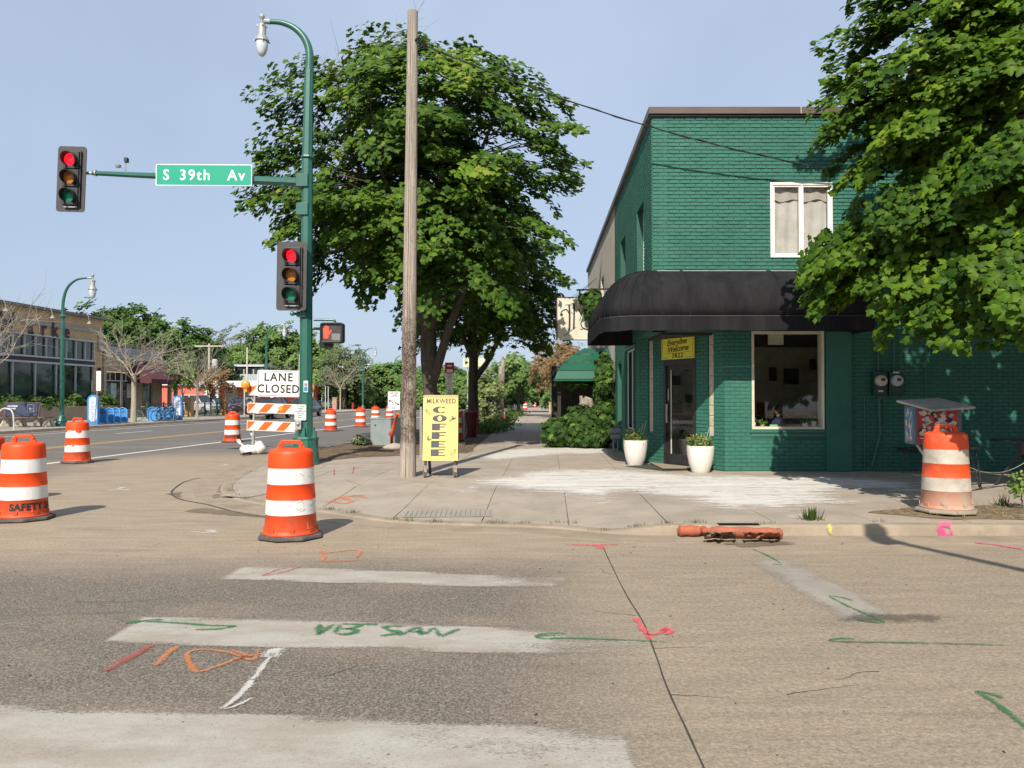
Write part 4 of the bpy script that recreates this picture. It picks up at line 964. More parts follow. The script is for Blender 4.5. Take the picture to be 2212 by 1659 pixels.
ribbon(fl, spath([L0 + nn + CD * .62 + UP * .12, L0 + nn + CD * .74 + UP * .135, L0 + nn + CD * .88 + UP * .14]), .005, CN)
fl.build('flourish', M_ink, sg)
M_awn = mat('black_awning_canvas', (.013, .013, .015), (.022, .022, .024), .9, ns=1.3, bump=.5, bs=5, spec=.12, stretch=(2.5, 2.5, .5), dirt=(.04, .04, .041), dirt_amt=.3)  # upright streaks put seam and fold shading, plus canvas fading, into the colour
def awning():
 root = thing('black_awning', 'long black canvas awning wrapping round the shop corner', 'awning', (CX0, CY0, 2.79)); R = Vector(root.location)
 ZT, ZC, ZV, PR = 4.02, 3.06, 2.79, 1.0
 stations = []        # (base point on wall, outward vector scaled)
 x = 6.62
 while x > CX0: stations.append((Vector((x, CY0, 0)), Vector((0, -PR, 0)), abs(x - 6.62) < .01)); x -= .42
 C0 = Vector((CX0, CY0, 0)); nC = 9
 for i in range(nC + 1):
  ph = radn(90 * i / nC); d = Vector((-sin(ph) * 1.05, -cos(ph) * PR, 0)); n = 3.2
  k = (abs(sin(ph)) ** n + abs(cos(ph)) ** n) ** (-1 / n); stations.append((C0, d * k, False))
 for yy in (15.9, 16.7, 17.5, 18.35): stations.append((C0 + S * (yy - CY0), SW * 1.05, yy > 18))
 prof = [(sin(t), cos(t)) for t in [PI / 2 * i / 9 for i in range(10)]]
 m = MB(); P = []
 for b, o, e in stations:
  for s_, c_ in prof: P.append(b + o * (s_ ** .9) + UP * (ZC + (ZT - ZC) * c_ ** .85) - R)
 k = len(prof); ns_ = len(stations)
 m.add(P, [(j * k + i, (j + 1) * k + i, (j + 1) * k + i + 1, j * k + i + 1) for j in range(ns_ - 1) for i in range(k - 1)])
 top = m.build('canopy', M_awn, root, smooth=True, angle=24); sol = top.modifiers.new('solid', 'SOLIDIFY'); sol.thickness = .012; sol.offset = -1
 v = MB(); P = []
 for j, (b, o, e) in enumerate(stations):
  for z in (ZC, ZV + .01 * sin(j * 2.1)): P.append(b + o * 1.004 + UP * z - R)
 v.add(P, [(2 * j, 2 * j + 1, 2 * j + 3, 2 * j + 2) for j in range(ns_ - 1)])
 vo = v.build('valance', M_awn, root); sol = vo.modifiers.new('solid', 'SOLIDIFY'); sol.thickness = .012
 for j in (0, ns_ - 1):
  e = MB(); b, o, _ = stations[j]; e.add([b + o * (s_ ** .9) + UP * (ZC + (ZT - ZC) * c_ ** .85) - R for s_, c_ in prof] + [b + o * 1.0 + UP * ZV - R, b + UP * ZV - R], [tuple(range(k + 2))])
  e.build('end_panel', M_awn, root)
 for j in list(range(0, ns_, 4))[:3] + list(range(10, ns_)):
  s = MB(); b, o, _ = stations[j]; s.tube([b + o * (s_ ** .9) * 1.004 + UP * (ZC + (ZT - ZC) * c_ ** .85 + .004) - R for s_, c_ in prof], .008, 5)
  s.build('seam', M_awn, root)
 t = MB(); t.tube([b + o * 1.012 + UP * (ZC - .004) - R for b, o, _ in stations], .009, 5); t.build('piping', mat('awning_piping', (.05, .05, .055)), root)
 f = MB(); f.tube([b + o * 0.0 + o.normalized() * .03 + UP * (ZT + .012) - R for b, o, _ in stations if b.y < CY0 + .1 and b.x > CX0 + .01], .012, 6); f.build('head_rail', mat('pale_rail', (.5, .5, .48)), root)
 for j in (3, 8, 13, ns_ - 3):
  if j < ns_:
   b, o, _ = stations[j]; br = MB(); br.tube([b + UP * 3.3 + o * .05 - R, b + o * .97 + UP * 2.95 - R], .012, 6); br.build('awning_arm', M_black, root)
 return root
awning()
M_pot = mat('white_planter', (.72, .69, .63), (.66, .63, .57), .55, ns=3, bump=.15, bs=60, dirt=(.45, .41, .35), dirt_amt=.25)
M_bloom = mat_leaf('blossom', (.55, .33, .06), (.8, .62, .2), (.8, .25, .12), trans=.3)
M_herb = mat_leaf('planter_leaves', (.06, .12, .02), (.16, .26, .05), (.35, .36, .12), trans=.3)
def planter(p, r, h, label, seed):
 t = thing('planter', label, 'planter', p, 0, 'white planters by the shop door')
 pr = [(r * .62, 0), (r * .66, .02), (r * .84, h * .3), (r * .96, h * .62), (r * 1.0, h * .88), (r * .985, h * .98), (r * .97, h), (r * .90, h), (r * .88, h * .9)]
 mb = MB(); mb.smooth = True; mb.lathe(pr, 36); mb.build('pot', M_pot, t)
 so_ = MB(); so_.lathe([(0, h * .9), (r * .89, h * .9)][::-1], 24); so_.build('potting_soil', M_dirt, t)
 rng = np.random.default_rng(seed); n = 520; a = rng.uniform(0, 6.28, n); rr = r * .95 * np.sqrt(rng.random(n)); hh = h * .93 + rng.random(n) ** 1.6 * .26 * (1.1 - rr / r * .5)
 pos = np.stack([rr * np.cos(a), rr * np.sin(a), hh], 1); nrm = rng.normal(size=(n, 3)) * .7 + np.stack([np.cos(a), np.sin(a), np.ones(n)], 1) * .6
 tag(leaf_mesh('foliage', 'oval', pos, nrm, rng.uniform(.03, .075, n), M_herb, rng.random(n), t), kind='stuff')
 n = 60; a = rng.uniform(2.2, 5.2, n); rr = r * .8 * np.sqrt(rng.random(n)); pos = np.stack([rr * np.cos(a), rr * np.sin(a), h + .06 + rng.random(n) * .16], 1)
 tag(leaf_mesh('blossoms', 'five', pos, rng.normal(size=(n, 3)) + (0, -.8, .8), rng.uniform(.014, .026, n), M_bloom, rng.random(n), t), kind='stuff')
 sk = MB()
 for k in range(3): sk.tube([(r * .5 * k / 2, .0, h * .9), (r * .5 * k / 2 + .1, -.03, h + .26 + .08 * k)], .004, 4)
 sk.build('plant_stakes', M_cream, t)
planter((W(1373, 1003, 16.6).x, 16.62, .125), .255, .53, 'white flower pot left of the shop door, its plants thin and staked', 1)
planter((W(1511, 1003, 15.1).x, 15.02, .125), .26, .51, 'white flower pot right of the shop door, full of small orange blooms', 2)
mt = MB();
mt.add([tuple(A + CD * s + CN * n_ + UP * .0045) for s, n_ in ((door[0] - .25, .1), (door[1] + .3, .1), (door[1] + .2, 1.0), (door[0] - .1, 1.0))], [(0, 1, 2, 3)])
mt.v = [(x, y, .131) for x, y, z in mt.v]; tag(mt.build('door_mat', mat('dark_mat', (.035, .032, .03), (.06, .055, .05), .95)), 'thin black mat on the sidewalk before the shop door', 'mat')
def small_pot(p, r, h, label, seed, m, leafc=None, cat='flower pot', n=60):
 t = thing('potted_plant', label, cat, p, 0, 'little plants on the window ledge'); mb = MB(); mb.smooth = True
 mb.lathe([(r * .8, 0), (r, h), (r * .85, h), (r * .8, h * .8)], 16); mb.build('pot', m, t)
 rng = np.random.default_rng(seed); a = rng.uniform(0, 6.28, n); rr = r * 1.6 * np.sqrt(rng.random(n))
 pos = np.stack([rr * np.cos(a), rr * np.sin(a) * .7, h * .9 + rng.random(n) * h * .9], 1)
 tag(leaf_mesh('foliage', 'oval', pos, rng.normal(size=(n, 3)) + (0, 0, .8), rng.uniform(.03, .06, n), leafc or M_herb, rng.random(n), t), kind='stuff'); return t
LZ = SHW[2] + .012
small_pot((4.80, 15.5, LZ), .055, .12, 'white pot at the left end of the shop window ledge', 3, M_white, n=40)
small_pot((4.98, 15.5, LZ), .05, .08, 'trailing pale plant second from the left on the ledge', 4, M_cream, M_herb, n=110)
small_pot((5.82, 15.45, LZ), .065, .11, 'small white pot with yellow green leaves on the ledge', 5, M_white, n=110)
small_pot((6.0, 15.5, LZ), .075, .14, 'white patterned pot at the right end of the ledge', 6, M_white, n=50)
mb = MB(); mb.box(0, 0, .04, .15, .03, .07); b_ = mb.build('green_box', mat('mint_box', (.2, .6, .4))); b_.location = (5.18, 15.42, LZ); tag(b_, 'small mint green box on the shop window ledge', 'box')
def person(loc):
 t = thing('person', 'seated person in a dark plaid shirt behind the shop window, seen from the side', 'person', loc)
 def skin(name, V, E, R, m, root=0, sub=2):
  me = bpy.data.meshes.new(name); me.from_pydata(V, E, []); o = bpy.data.objects.new(name, me); COL.objects.link(o); lk(o, t)
  md = o.modifiers.new('skin', 'SKIN');
  for i, r in enumerate(R): me.skin_vertices[0].data[i].radius = (r, r) if not isinstance(r, tuple) else r
  me.skin_vertices[0].data[root].use_root = True
  sb = o.modifiers.new('sub', 'SUBSURF'); sb.levels = sub; sb.render_levels = sub; me.materials.append(m)
  for p in me.polygons: p.use_smooth = True
  md.use_smooth_shade = True
  return o
 M_sk = mat('skin', (.42, .26, .18), (.36, .22, .15), .55); M_plaid = bpy.data.materials.new('plaid'); n = NT(M_plaid); P = n.coord()
 wv = n.n('TexWave'); wv.inputs['Scale'].default_value = 9; n.l(P, wv.inputs[0]); wz = n.n('TexWave', bands_direction='Z'); wz.inputs['Scale'].default_value = 9; n.l(P, wz.inputs[0])
 n.bsdf(n.mix(n.math('MULTIPLY', n.ramp(wv.outputs[1], .5, .8), .6), n.mix(n.math('MULTIPLY', n.ramp(wz.outputs[1], .5, .8), .5), (.02, .03, .09), (.16, .18, .26)), (.1, .12, .2)), .9)
 V = [(0, 0, .50), (0, 0, .72), (-.04, 0, .95), (-.05, -.17, .96), (-.14, -.21, .72), (-.34, -.12, .78), (-.05, .17, .96), (-.14, .2, .72), (-.34, .1, .78), (-.42, -.11, .50), (-.44, -.11, .08), (-.42, .11, .50), (-.44, .11, .08)]
 skin('shirt', V, [(0, 1), (1, 2), (2, 3), (3, 4), (4, 5), (2, 6), (6, 7), (7, 8)], [.15, .14, .13, .07, .052, .042, .07, .052, .042, .08, .05, .08, .05][:13], M_plaid)
 V2 = [(0, 0, .50), (-.42, -.11, .50), (-.44, -.11, .10), (-.56, -.11, .04), (-.42, .11, .50), (-.44, .11, .10), (-.56, .11, .04)]
 skin('trousers', V2, [(0, 1), (1, 2), (2, 3), (0, 4), (4, 5), (5, 6)], [.15, .08, .055, .04, .08, .055, .04], M_dkin)
 Vh = [(-.05, 0, .99), (-.06, 0, 1.06), (-.07, 0, 1.13), (-.075, 0, 1.2), (-.165, 0, 1.12), (-.10, 0, 1.08)]
 hd = skin('head', Vh, [(0, 1), (1, 2), (2, 3), (2, 4), (1, 5)], [.05, .05, .085, .08, .018, .05], M_sk)
 hr = MB(); hr.smooth = True; hr.ball((-.045, 0, 1.17), .115, 16, 10, (1.0, .9, .95)); hr.build('hair', mat('brown_hair', (.07, .045, .03), (.04, .028, .02), .8, ns=30), t)
 hn = MB();
 for sgn in (-1, 1):
  hn.tube([(-.34, sgn * .11, .78), (-.39, sgn * .09, .78), (-.42, sgn * .08, .775)], [.03, .036, .03], 8)
  for f in range(4): hn.tube([(-.42, sgn * (.055 + f * .017), .775), (-.46 - .008 * (1 if f in (1, 2) else 0), sgn * (.053 + f * .018), .77), (-.485, sgn * (.053 + f * .018), .755)], [.010, .009, .007], 6)
  hn.tube([(-.40, sgn * .06, .78), (-.435, sgn * .032, .78), (-.455, sgn * .03, .775)], [.011, .010, .008], 6)
 hn.smooth = True; hn.build('hands', M_sk, t)
 ey = MB();
 for sgn in (-1, 1): ey.ball((-.148, sgn * .03, 1.14), .010, 8, 6)
 ey.build('eyes', M_dkin, t)
 st = thing('stool', 'stool under the seated person behind the shop window', 'stool', (loc[0], loc[1], loc[2])); sb = MB(); sb.lathe([(.16, .40), (.17, .43), (.16, .45)], 18); sb.build('seat', M_dkin, st)
 for k in range(4): lg = MB(); a = .78 + k * 1.57; lg.tube([(.12 * cos(a), .12 * sin(a), .4), (.17 * cos(a), .17 * sin(a), 0)], .013, 6); lg.build('leg', M_dkin, st)
person((5.52, 15.95, .15))
tb = thing('cafe_table', 'dark table under the seated persons hands behind the shop window', 'table', (5.0, 15.95, .15)); mb = MB(); mb.box(0, 0, .735, .5, .5, .03); mb.build('tabletop', M_dkin, tb); mb = MB(); mb.tube([(0, 0, 0), (0, 0, .72)], .03, 8); mb.build('leg', M_dkin, tb)
M_crm = mat('cream_brick', (.70, .65, .56), (.62, .57, .49), .8, ns=1.6); M_crb = mat('cream_mortar', (.58, .53, .46), (.5, .46, .40), .9)
nb = thing('cream_brick_building', 'two storey cream brick building behind the green shop', 'building', (CX0 + KW * 7.2, 22.45, .12)); O = Vector((CX0, CY0, 0)) + S * wl; L2 = 34.4 - 22.45
h2 = [(26.2 - 22.45, 27.3 - 22.45, 3.7, 5.7), (29.6 - 22.45, 30.7 - 22.45, 3.7, 5.7)]
mb = MB()
for a, b, c, d in wall_cells(L2, .13, TOPZ + .02, h2):
 P = [O + S * s - SW * t + UP * z for t in (0, .28) for s, z in ((a, c), (b, c), (b, d), (a, d))]
 mb.add(P, [(3, 2, 1, 0), (4, 5, 6, 7), (1, 5, 4, 0), (2, 6, 5, 1), (3, 7, 6, 2), (0, 4, 7, 3)])
WB(mb, 'side_wall', M_crb, nb)
mb = MB(); bricks(mb, O, S, SW, [b for b in brick_grid(L2, 2.6, TOPZ, h2)], flip=True, proud=.006, q=.1); tag(WB(mb, 'brick_courses', M_crm, nb), kind='stuff')
mb = MB(); mb.bar(O + UP * (TOPZ + .06) + SW * .01, O + S * L2 + UP * (TOPZ + .06) + SW * .01, .13, .13); WB(mb, 'coping', mat('grey_flashing', (.2, .19, .19)), nb)
for a, b, c, d in h2:
 w_ = MB(); Ow = O + S * a + UP * c - SW * .12; frame_rect(w_, Ow, S, SW, b - a, d - c, .07, .06); f_ = WB(w_, 'window', M_cream, nb)
 g = MB(); g.add([Ow + S * s + UP * z - SW * .03 for s, z in ((.07, .07), (b - a - .07, .07), (b - a - .07, d - c - .07), (.07, d - c - .07))], [(0, 1, 2, 3)]); lk(g.build('pane', M_dkglass), f_)
# ================================================================ STREET FURNITURE
X_, Z_ = Vector((1, 0, 0)), Vector((0, 0, 1)); YB = Vector((0, -1, 0))
M_pole = mat('green_pole_paint', (.024, .125, .095), (.019, .10, .076), .38, ns=2.5, bump=.08, bs=25, dirt=(.06, .17, .13), dirt_amt=.3, coat=.15)
M_grey = mat('grey_casting', (.36, .37, .36), (.30, .31, .30), .5, ns=6, metal=.2)
M_lampglass = mat('lamp_glass', (.62, .65, .68), (.5, .53, .57), .12, ns=5, spec=.9)
M_dk = mat('signal_black', (.022, .022, .024), (.03, .03, .032), .5)
M_plate = mat('signal_backplate', (.055, .05, .052), (.045, .042, .043), .6)
M_red = mat('lit_red', (.7, .01, .02), (.7, .01, .02), .3, emit=(1, .012, .03, 1), estr=.95)
M_redv = mat('red_glow_visor', (.45, .01, .015), rough=.5); M_amb = mat('amber_lens', (.62, .21, .03), (.52, .17, .03), .3); M_grn = mat('green_lens', (.01, .26, .15), (.01, .2, .12), .3)
M_signw = mat('sign_white', (.78, .78, .76), (.72, .72, .7), .4, ns=2); M_signg = mat('sign_green', (.0, .32, .20), (.0, .29, .18), .4, ns=2)
M_galv = mat('galvanised', (.42, .43, .43), (.34, .35, .35), .45, ns=12, metal=.5)
def lamp_head(c, s, parent_build, R):
 """hanging acorn lamp: grey casting with a ball on top, glass below; c = foot of the ball"""
 prof = [(0, .34), (.012, .33), (.016, .25), (.06, .22), (.085, .16), (.085, .12), (.05, .07), (.035, .03), (.035, -.06), (.06, -.08), (.10, -.10), (.125, -.13), (.13, -.18), (.125, -.42), (.16, -.50), (.21, -.58), (.215, -.63), (.15, -.66)]
 mb = MB(); mb.smooth = True; mb.lathe([(r * s, z * s) for r, z in prof][::-1], 20, c);
 for k in range(4): a = k * 1.57 + .4; mb.box(c[0] + .13 * s * cos(a), c[1] + .13 * s * sin(a), c[2] - .15 * s, .05 * s, .05 * s, .05 * s)
 for k in range(4): a = k * 1.57 + .4; mb.box(c[0] + .225 * s * cos(a), c[1] + .225 * s * sin(a), c[2] - .64 * s, .035 * s, .035 * s, .05 * s)
 h = mb.build('lamp_housing', M_grey, parent_build)
 g = MB(); g.smooth = True; g.lathe([(0, -1.12 * s), (.07 * s, -1.09 * s), (.13 * s, -1.0 * s), (.17 * s, -.86 * s), (.185 * s, -.72 * s), (.18 * s, -.655 * s)], 20, c); lk(g.build('lamp_glass', M_lampglass), h)
def octo(mb, pts, rs): mb.tube(pts, rs, 8, phase=PI / 8)
px, py = W(661, 900, 17.4).x, 17.4
sp_ = thing('signal_pole', 'tall green signal pole with a mast arm and a curved lamp arm', 'signal pole', (px, py, H(px, py)))
q = lambda u, v: Vector((W(u, v, py).x - px, 0, W(u, v, py).z - H(px, py)))
mb = MB();
zp = [0, .10, .10, .58, .58, .64]; mb.lathe([(.33, 0), (.33, .04), (.30, .06), (.27, .56), (.285, .58), (.285, .62), (.2, .64)], 8, phase=PI / 8); mb.build('base', M_pole, sp_, bevel=.01)
for k in range(4):
 a = k * PI / 2; g_ = MB(); g_.box(.19 * cos(a), .19 * sin(a), .70, .09, .09, .14, a, .8); g_.box(.17 * cos(a), .17 * sin(a), .80, .05, .05, .08, a); g_.build('base_lug', M_pole, sp_)
mb = MB(); zt = q(668, 110).z
octo(mb, [Vector((0, 0, .6)), Vector((.0, 0, .95)), q(661, 760) * 1, q(664, 342), q(668, 150)], [.165, .15, .14, .12, .10]); mb.build('shaft', M_pole, sp_)
ap = spath([q(668, 152), q(668, 112), q(657, 82), q(635, 60), q(608, 49), q(583, 47)], 5)
for p in ap: p.y -= 0
mb = MB(); mb.tube(ap, [.10 - .05 * i / (len(ap) - 1) for i in range(len(ap))], 12); mb.smooth = True; mb.build('lamp_arm', M_pole, sp_, smooth=True)
mb = MB(); mb.lathe([(.15, -.02), (.16, 0), (.15, .03), (.12, .035)], 8, q(665, 341), phase=PI / 8); mb.build('collar', M_pole, sp_)
c = q(566, 46); mb = MB(); mb.tube([q(584, 47), q(571, 46)], [.06, .055], 10); mb.build('lamp_socket', M_grey, sp_)
lamp_head(c, .72, sp_, None)
e0, e1 = q(655, 394), q(200, 374); mb = MB(); mb.tube([e0, e0.lerp(e1, .5), e1], [.105, .078, .05], 8, phase=PI / 8); mb.build('mast_arm', M_pole, sp_)
for (u, v, hh) in ((660, 392, .30), (660, 454, .27)):
 mb = MB(); c = q(u, v); mb.box(c.x - .03, 0, c.z, .24, .32, hh); mb.box(c.x - .16, -.0, c.z, .05, .26, hh * .95); mb.build('arm_clamp', M_pole, sp_, bevel=.01)
mb = MB(); c = q(196, 374); mb.tube([c + X_ * .16, c - X_ * .38], .035, 10); mb.tube([c + X_ * .1, c + X_ * .13], .07, 10); mb.build('arm_end_fitting', M_galv, sp_)
mb = MB(); c = q(612, 402); mb.lathe([(0, -.03), (.06, -.02), (.07, .02)], 12, c); mb.build('arm_cap', M_pole, sp_)
ns_ = thing('street_name_sign', 'green street sign reading S 39th Av on the mast arm', 'sign', tuple(Vector(sp_.location) + q(446.5, 382.5) + YB * .16), tilt=(0, radn(.4)))
w, h = 207 / F * py, 46.5 / F * py
mb = MB(); mb.prism(rrect(w, h, .03), (0, 0, 0), X_, Z_, .02); mb.build('board', M_signw, ns_)
mb = MB(); mb.prism(rrect(w - .035, h - .035, .025), YB * .002, X_, Z_, .002); mb.build('face', M_signg, ns_)
for t_, cx_ in (('S', -.84), ('39th', -.20), ('Av', .72)): text_on(t_, .33, (cx_, -.0045, -.012), X_, Z_, M_signw, ns_, bold=.005, spacing=1.2, sx=.98)
mb = MB()
for cx_ in (-w * .42, 0, w * .42): mb.box(cx_, .04, h / 2 - .02, .03, .06, .04)
mb.build('sign_bracket', M_galv, ns_)
def signal_head(root_loc, label, rz=0, tilt=0.0, s=1.0, yaw_visor=0.0, group=None):
 t = thing('traffic_light', label, 'traffic light', root_loc, rz, 'three lamp signal heads', tilt=(0, tilt))
 mb = MB(); mb.prism(rrect(.66 * s, 1.52 * s, .07), (0, 0, 0), X_, Z_, .02); mb.build('backplate', M_plate, t)
 for i, (m, z) in enumerate(((M_red, .42), (M_amb, 0.0), (M_grn, -.42))):
  z *= s
  b = MB(); b.box(.03 * s, -.05 * s, z, .36 * s, .10 * s, .40 * s); sec = b.build('lamp_section', M_dk, t, bevel=.012)
  d = Vector((sin(yaw_visor), -cos(yaw_visor), -.10)).normalized(); c = Vector((.03 * s, -.10 * s, z))
  l = MB(); l.smooth = True; r = .15 * s
  u = Vector((0, 0, 1)); X = u.cross(d).normalized() * -1; Y = d.cross(X) * -1
  if Y.z < 0: Y = -Y
  P = [c + d * .035 * s]; nn_ = 20
  for ring, (rr, hh) in enumerate(((.6, .028), (1.0, 0.004))): P += [c + X * r * rr * cos(6.283 * k / nn_) + Y * r * rr * sin(6.283 * k / nn_) + d * hh * s for k in range(nn_)]
  l.add(P, [(0, 1 + k, 1 + (k + 1) % nn_) for k in range(nn_)] + [(1 + k, 1 + nn_ + k, 1 + nn_ + (k + 1) % nn_, 1 + (k + 1) % nn_) for k in range(nn_)])
  lk(l.build('lens', m), sec)
  v = MB(); v.smooth = True; V = []; nk = 22; a0, a1 = radn(-62), radn(242)
  for k in range(nk + 1):
   a = a0 + (a1 - a0) * k / nk; e = max(0, sin(a)); ln = (.09 + .13 * (.5 + .5 * sin(a))) * s
   for rr in (1.03, 1.10):
    for ll in (0, ln): V.append(c + (X * cos(a) + Y * sin(a)) * r * rr + d * ll)
  fs = []
  for k in range(nk):
   b0, b1 = 4 * k, 4 * k + 4; fs += [(b0, b0 + 1, b1 + 1, b1), (b0 + 2, b1 + 2, b1 + 3, b0 + 3), (b0 + 1, b0 + 3, b1 + 3, b1 + 1)]
  v.add(V, fs); lk(v.build('visor', M_dk, smooth=True), sec)
 sd = MB(); sd.box(.225 * s, -.03 * s, 0, .03 * s, .05, 1.28 * s);
 for z in (-.6, -.2, .2, .6): sd.box(.235 * s, -.06 * s, z * s, .015, .02, .04)
 sd.build('hinge_strip', M_dk, t)
 fo = MB(); fo.box(.03 * s, -.03, -.655 * s, .30 * s, .05, .03); fo.tube([(.0, .03, -.7 * s), (.0, .03, .68 * s)], .03, 8); fo.build('mounting_rail', M_galv, t)
 return t
L0 = Vector(sp_.location)
signal_head(tuple(L0 + q(160.5, 390) + YB * .12), 'red signal head hanging at the far end of the mast arm', tilt=radn(1.6), s=.965, yaw_visor=radn(2))
signal_head(tuple(L0 + q(638, 601) + YB * .30), 'red signal head fixed to the green pole', tilt=radn(.6), s=1.0, yaw_visor=radn(-7))
mb = MB(); c = q(650, 680); mb.tube([c + X_ * .16, c - X_ * .1 + YB * .2], .03, 8); mb.ball(tuple(c - X_ * .12 + YB * .26), .055, 10, 6); mb.box(c.x + .05, -.08, c.z, .2, .2, .12); mb.build('signal_bracket', M_pole, sp_)
c = q(641, 528); mb = MB(); mb.tube([c + X_ * .2, c + X_ * .02 + YB * .27], .03, 8); mb.build('signal_bracket', M_pole, sp_)
pc = L0 + q(719, 719.5) + YB * .12; w, h = 49 / F * py, 44 / F * py
ps = thing('walk_signal', 'black pedestrian signal showing a lit orange-red hand', 'pedestrian signal', tuple(pc))
mb = MB(); mb.prism(rrect(w, h, .06), (0, 0, 0), X_, Z_, .22); mb.build('housing', M_dk, ps, bevel=.012)
mb = MB(); mb.prism(rrect(w - .09, h - .09, .03), YB * .002, X_, Z_, .002); mb.build('face', mat('signal_face_dark', (.045, .045, .045), (.06, .06, .06), .35), ps)
mb = MB(); mb.prism([(-.0, -.17), (.19, -.17), (.19, -.02), (-.0, -.02)], YB * .0045, X_, Z_, .001); mb.build('lower_face', mat('signal_face_grey', (.17, .17, .155), (.2, .2, .18), .4), ps)
rim = MB(); ri = rrect(w - .04, h - .04, .05); rim.tube([Vector((a, -.03, b)) for a, b in ri + ri[:1]], .022, 6); rim.build('rim', M_dk, ps)
hand = [(-.06, -.13), (.03, -.13), (.045, -.06), (.10, .02), (.115, .055), (.09, .06), (.05, .01), (.045, .10), (.035, .145), (.018, .14), (.016, .06), (.004, .165), (-.012, .165), (-.016, .065), (-.028, .155), (-.046, .15), (-.042, .05), (-.062, .11), (-.078, .10), (-.068, .0)]
mb = MB(); mb.prism([(x - .11, z * .98 + .0) for x, z in hand], YB * .006, X_, Z_, .002); mb.build('hand_symbol', mat('lit_hand', (.8, .05, .02), emit=(1, .07, .04, 1), estr=.95), ps)
mb = MB(); c = q(700, 692) ; mb.tube(spath([q(678, 691), q(705, 691), q(722, 692), q(723, 698)], 4), .028, 8); mb.tube([q(678, 707), q(700, 707)], .035, 8); mb.build('walk_signal_bracket', M_pole, sp_)
ps2 = thing('walk_signal', 'second pedestrian signal seen edge-on beside the green pole', 'pedestrian signal', tuple(L0 + q(690, 728) + Vector((.0, .25, 0))), radn(-62))
mb = MB(); mb.prism(rrect(.46, .44, .05), (0, 0, 0), X_, Z_, .2); mb.build('housing', M_dk, ps2, bevel=.012); mb = MB(); mb.box(0, -.1, .2, .44, .2, .02); mb.build('hood', M_dk, ps2)
pl = thing('push_button_sign', 'small white push button instruction sign on the green pole', 'sign', tuple(L0 + q(653.5, 890.5) + YB * .18)); w, h = 25 / F * py, 34 / F * py
mb = MB(); mb.prism(rrect(w, h, .03), (0, 0, 0), X_, Z_, .006); mb.build('board', M_signw, pl)
rim = MB(); ri = rrect(w - .03, h - .03, .022); rim.tube([Vector((a, -.001, b)) for a, b in ri + ri[:1]], .0035, 4); rim.build('border', M_ink, pl)
for i, (t_, s_) in enumerate((('TO CROSS', .036), ('STREET', .036), ('PUSH BUTTON', .031), ('WAIT FOR', .034), ('WALK', .036), ('SIGNAL', .036))): text_on(t_, s_, (0, -.0025, .125 - i * .046 - (.012 if i > 1 else 0)), X_, Z_, M_ink, pl, bold=.0012)
mb = MB(); mb.box(0, -.003, .048, .10, .001, .008); mb.build('rule', M_ink, pl)
pbn = MB(); pbn.box(0, -.02, 0, .13, .1, .2); pbn.smooth = True; pbn.ball((0, -.08, .02), .04, 10, 6); o = pbn.build('push_button', M_galv); o.location = L0 + q(650, 917) + YB * .17; tag(o, 'metal push button box under the instruction sign', 'push button')
stk = MB(); stk.prism(rrect(.10, .26, .01), (0, 0, 0), X_, Z_, .002); stk.mi = 1; stk.prism(rrect(.075, .10, .03), (0, -.002, -.055), X_, Z_, .001); stk.mi = 2; stk.prism([(-.03, .01), (.03, .01), (.03, .07), (-.03, .07)], (0, -.002, 0), X_, Z_, .001)
o = stk.build('sticker', [mat('sticker_white', (.6, .7, .75)), mat('sticker_blue', (.08, .3, .55)), mat('sticker_grey', (.3, .25, .3))]); o.location = L0 + q(664.5, 835) + YB * .155; o.rotation_euler = (0, 0, radn(22)); tag(o, 'blue and white sticker on the side of the green pole', 'sticker')
se = thing('arm_sensor', 'small sensor and lamp standing on the mast arm', 'sensor', tuple(L0 + q(271, 370)))
mb = MB(); mb.tube([(0, 0, 0), (0, 0, .2)], .018, 8); mb.tube([(0, 0, .07), (-.12, -.02, .10)], .012, 6); mb.build('stem', M_galv, se)
mb = MB(); mb.box(0.02, 0, .25, .07, .09, .10); mb.build('sensor_box', M_dk, se)
mb = MB(); mb.smooth = True; mb.lathe([(0, -.03), (.05, -.02), (.065, .03)], 14, (-.15, -.03, .10)); mb.build('lamp_bowl', M_grey, se)
M_or = mat('drum_orange', (.86, .068, .003), (.78, .06, .003), .5, ns=3, dirt=(.5, .12, .03), dirt_amt=.15)
M_or2 = mat('drum_orange_low', (.66, .07, .012), (.55, .06, .015), .55, ns=4, dirt=(.4, .12, .06), dirt_amt=.5)
M_wh = mat('drum_white_sheeting', (.80, .79, .77), (.72, .71, .7), .3, ns=5, stretch=(1, 1, .3), dirt=(.5, .47, .42), dirt_amt=.3, bump=.12, bs=50)
M_rub = mat('drum_rubber', (.06, .055, .05), (.11, .10, .09), .85, ns=8, bump=.3, bs=30)
M_orD = mat('dirty_orange', (.80, .07, .008), (.68, .08, .02), .6, ns=3.5, dirt=(.48, .24, .14), dirt_amt=.35); M_whD = mat('dirty_white', (.55, .50, .43), (.42, .37, .31), .6, ns=5, dirt=(.28, .22, .16), dirt_amt=.6); M_loD = mat('dusty_drum_foot', (.46, .22, .15), (.42, .30, .22), .8, ns=2.2, dirt=(.42, .34, .26), dirt_amt=.8); M_rubD = mat('dusty_rubber', (.30, .26, .2), (.22, .19, .15), .9, ns=4)
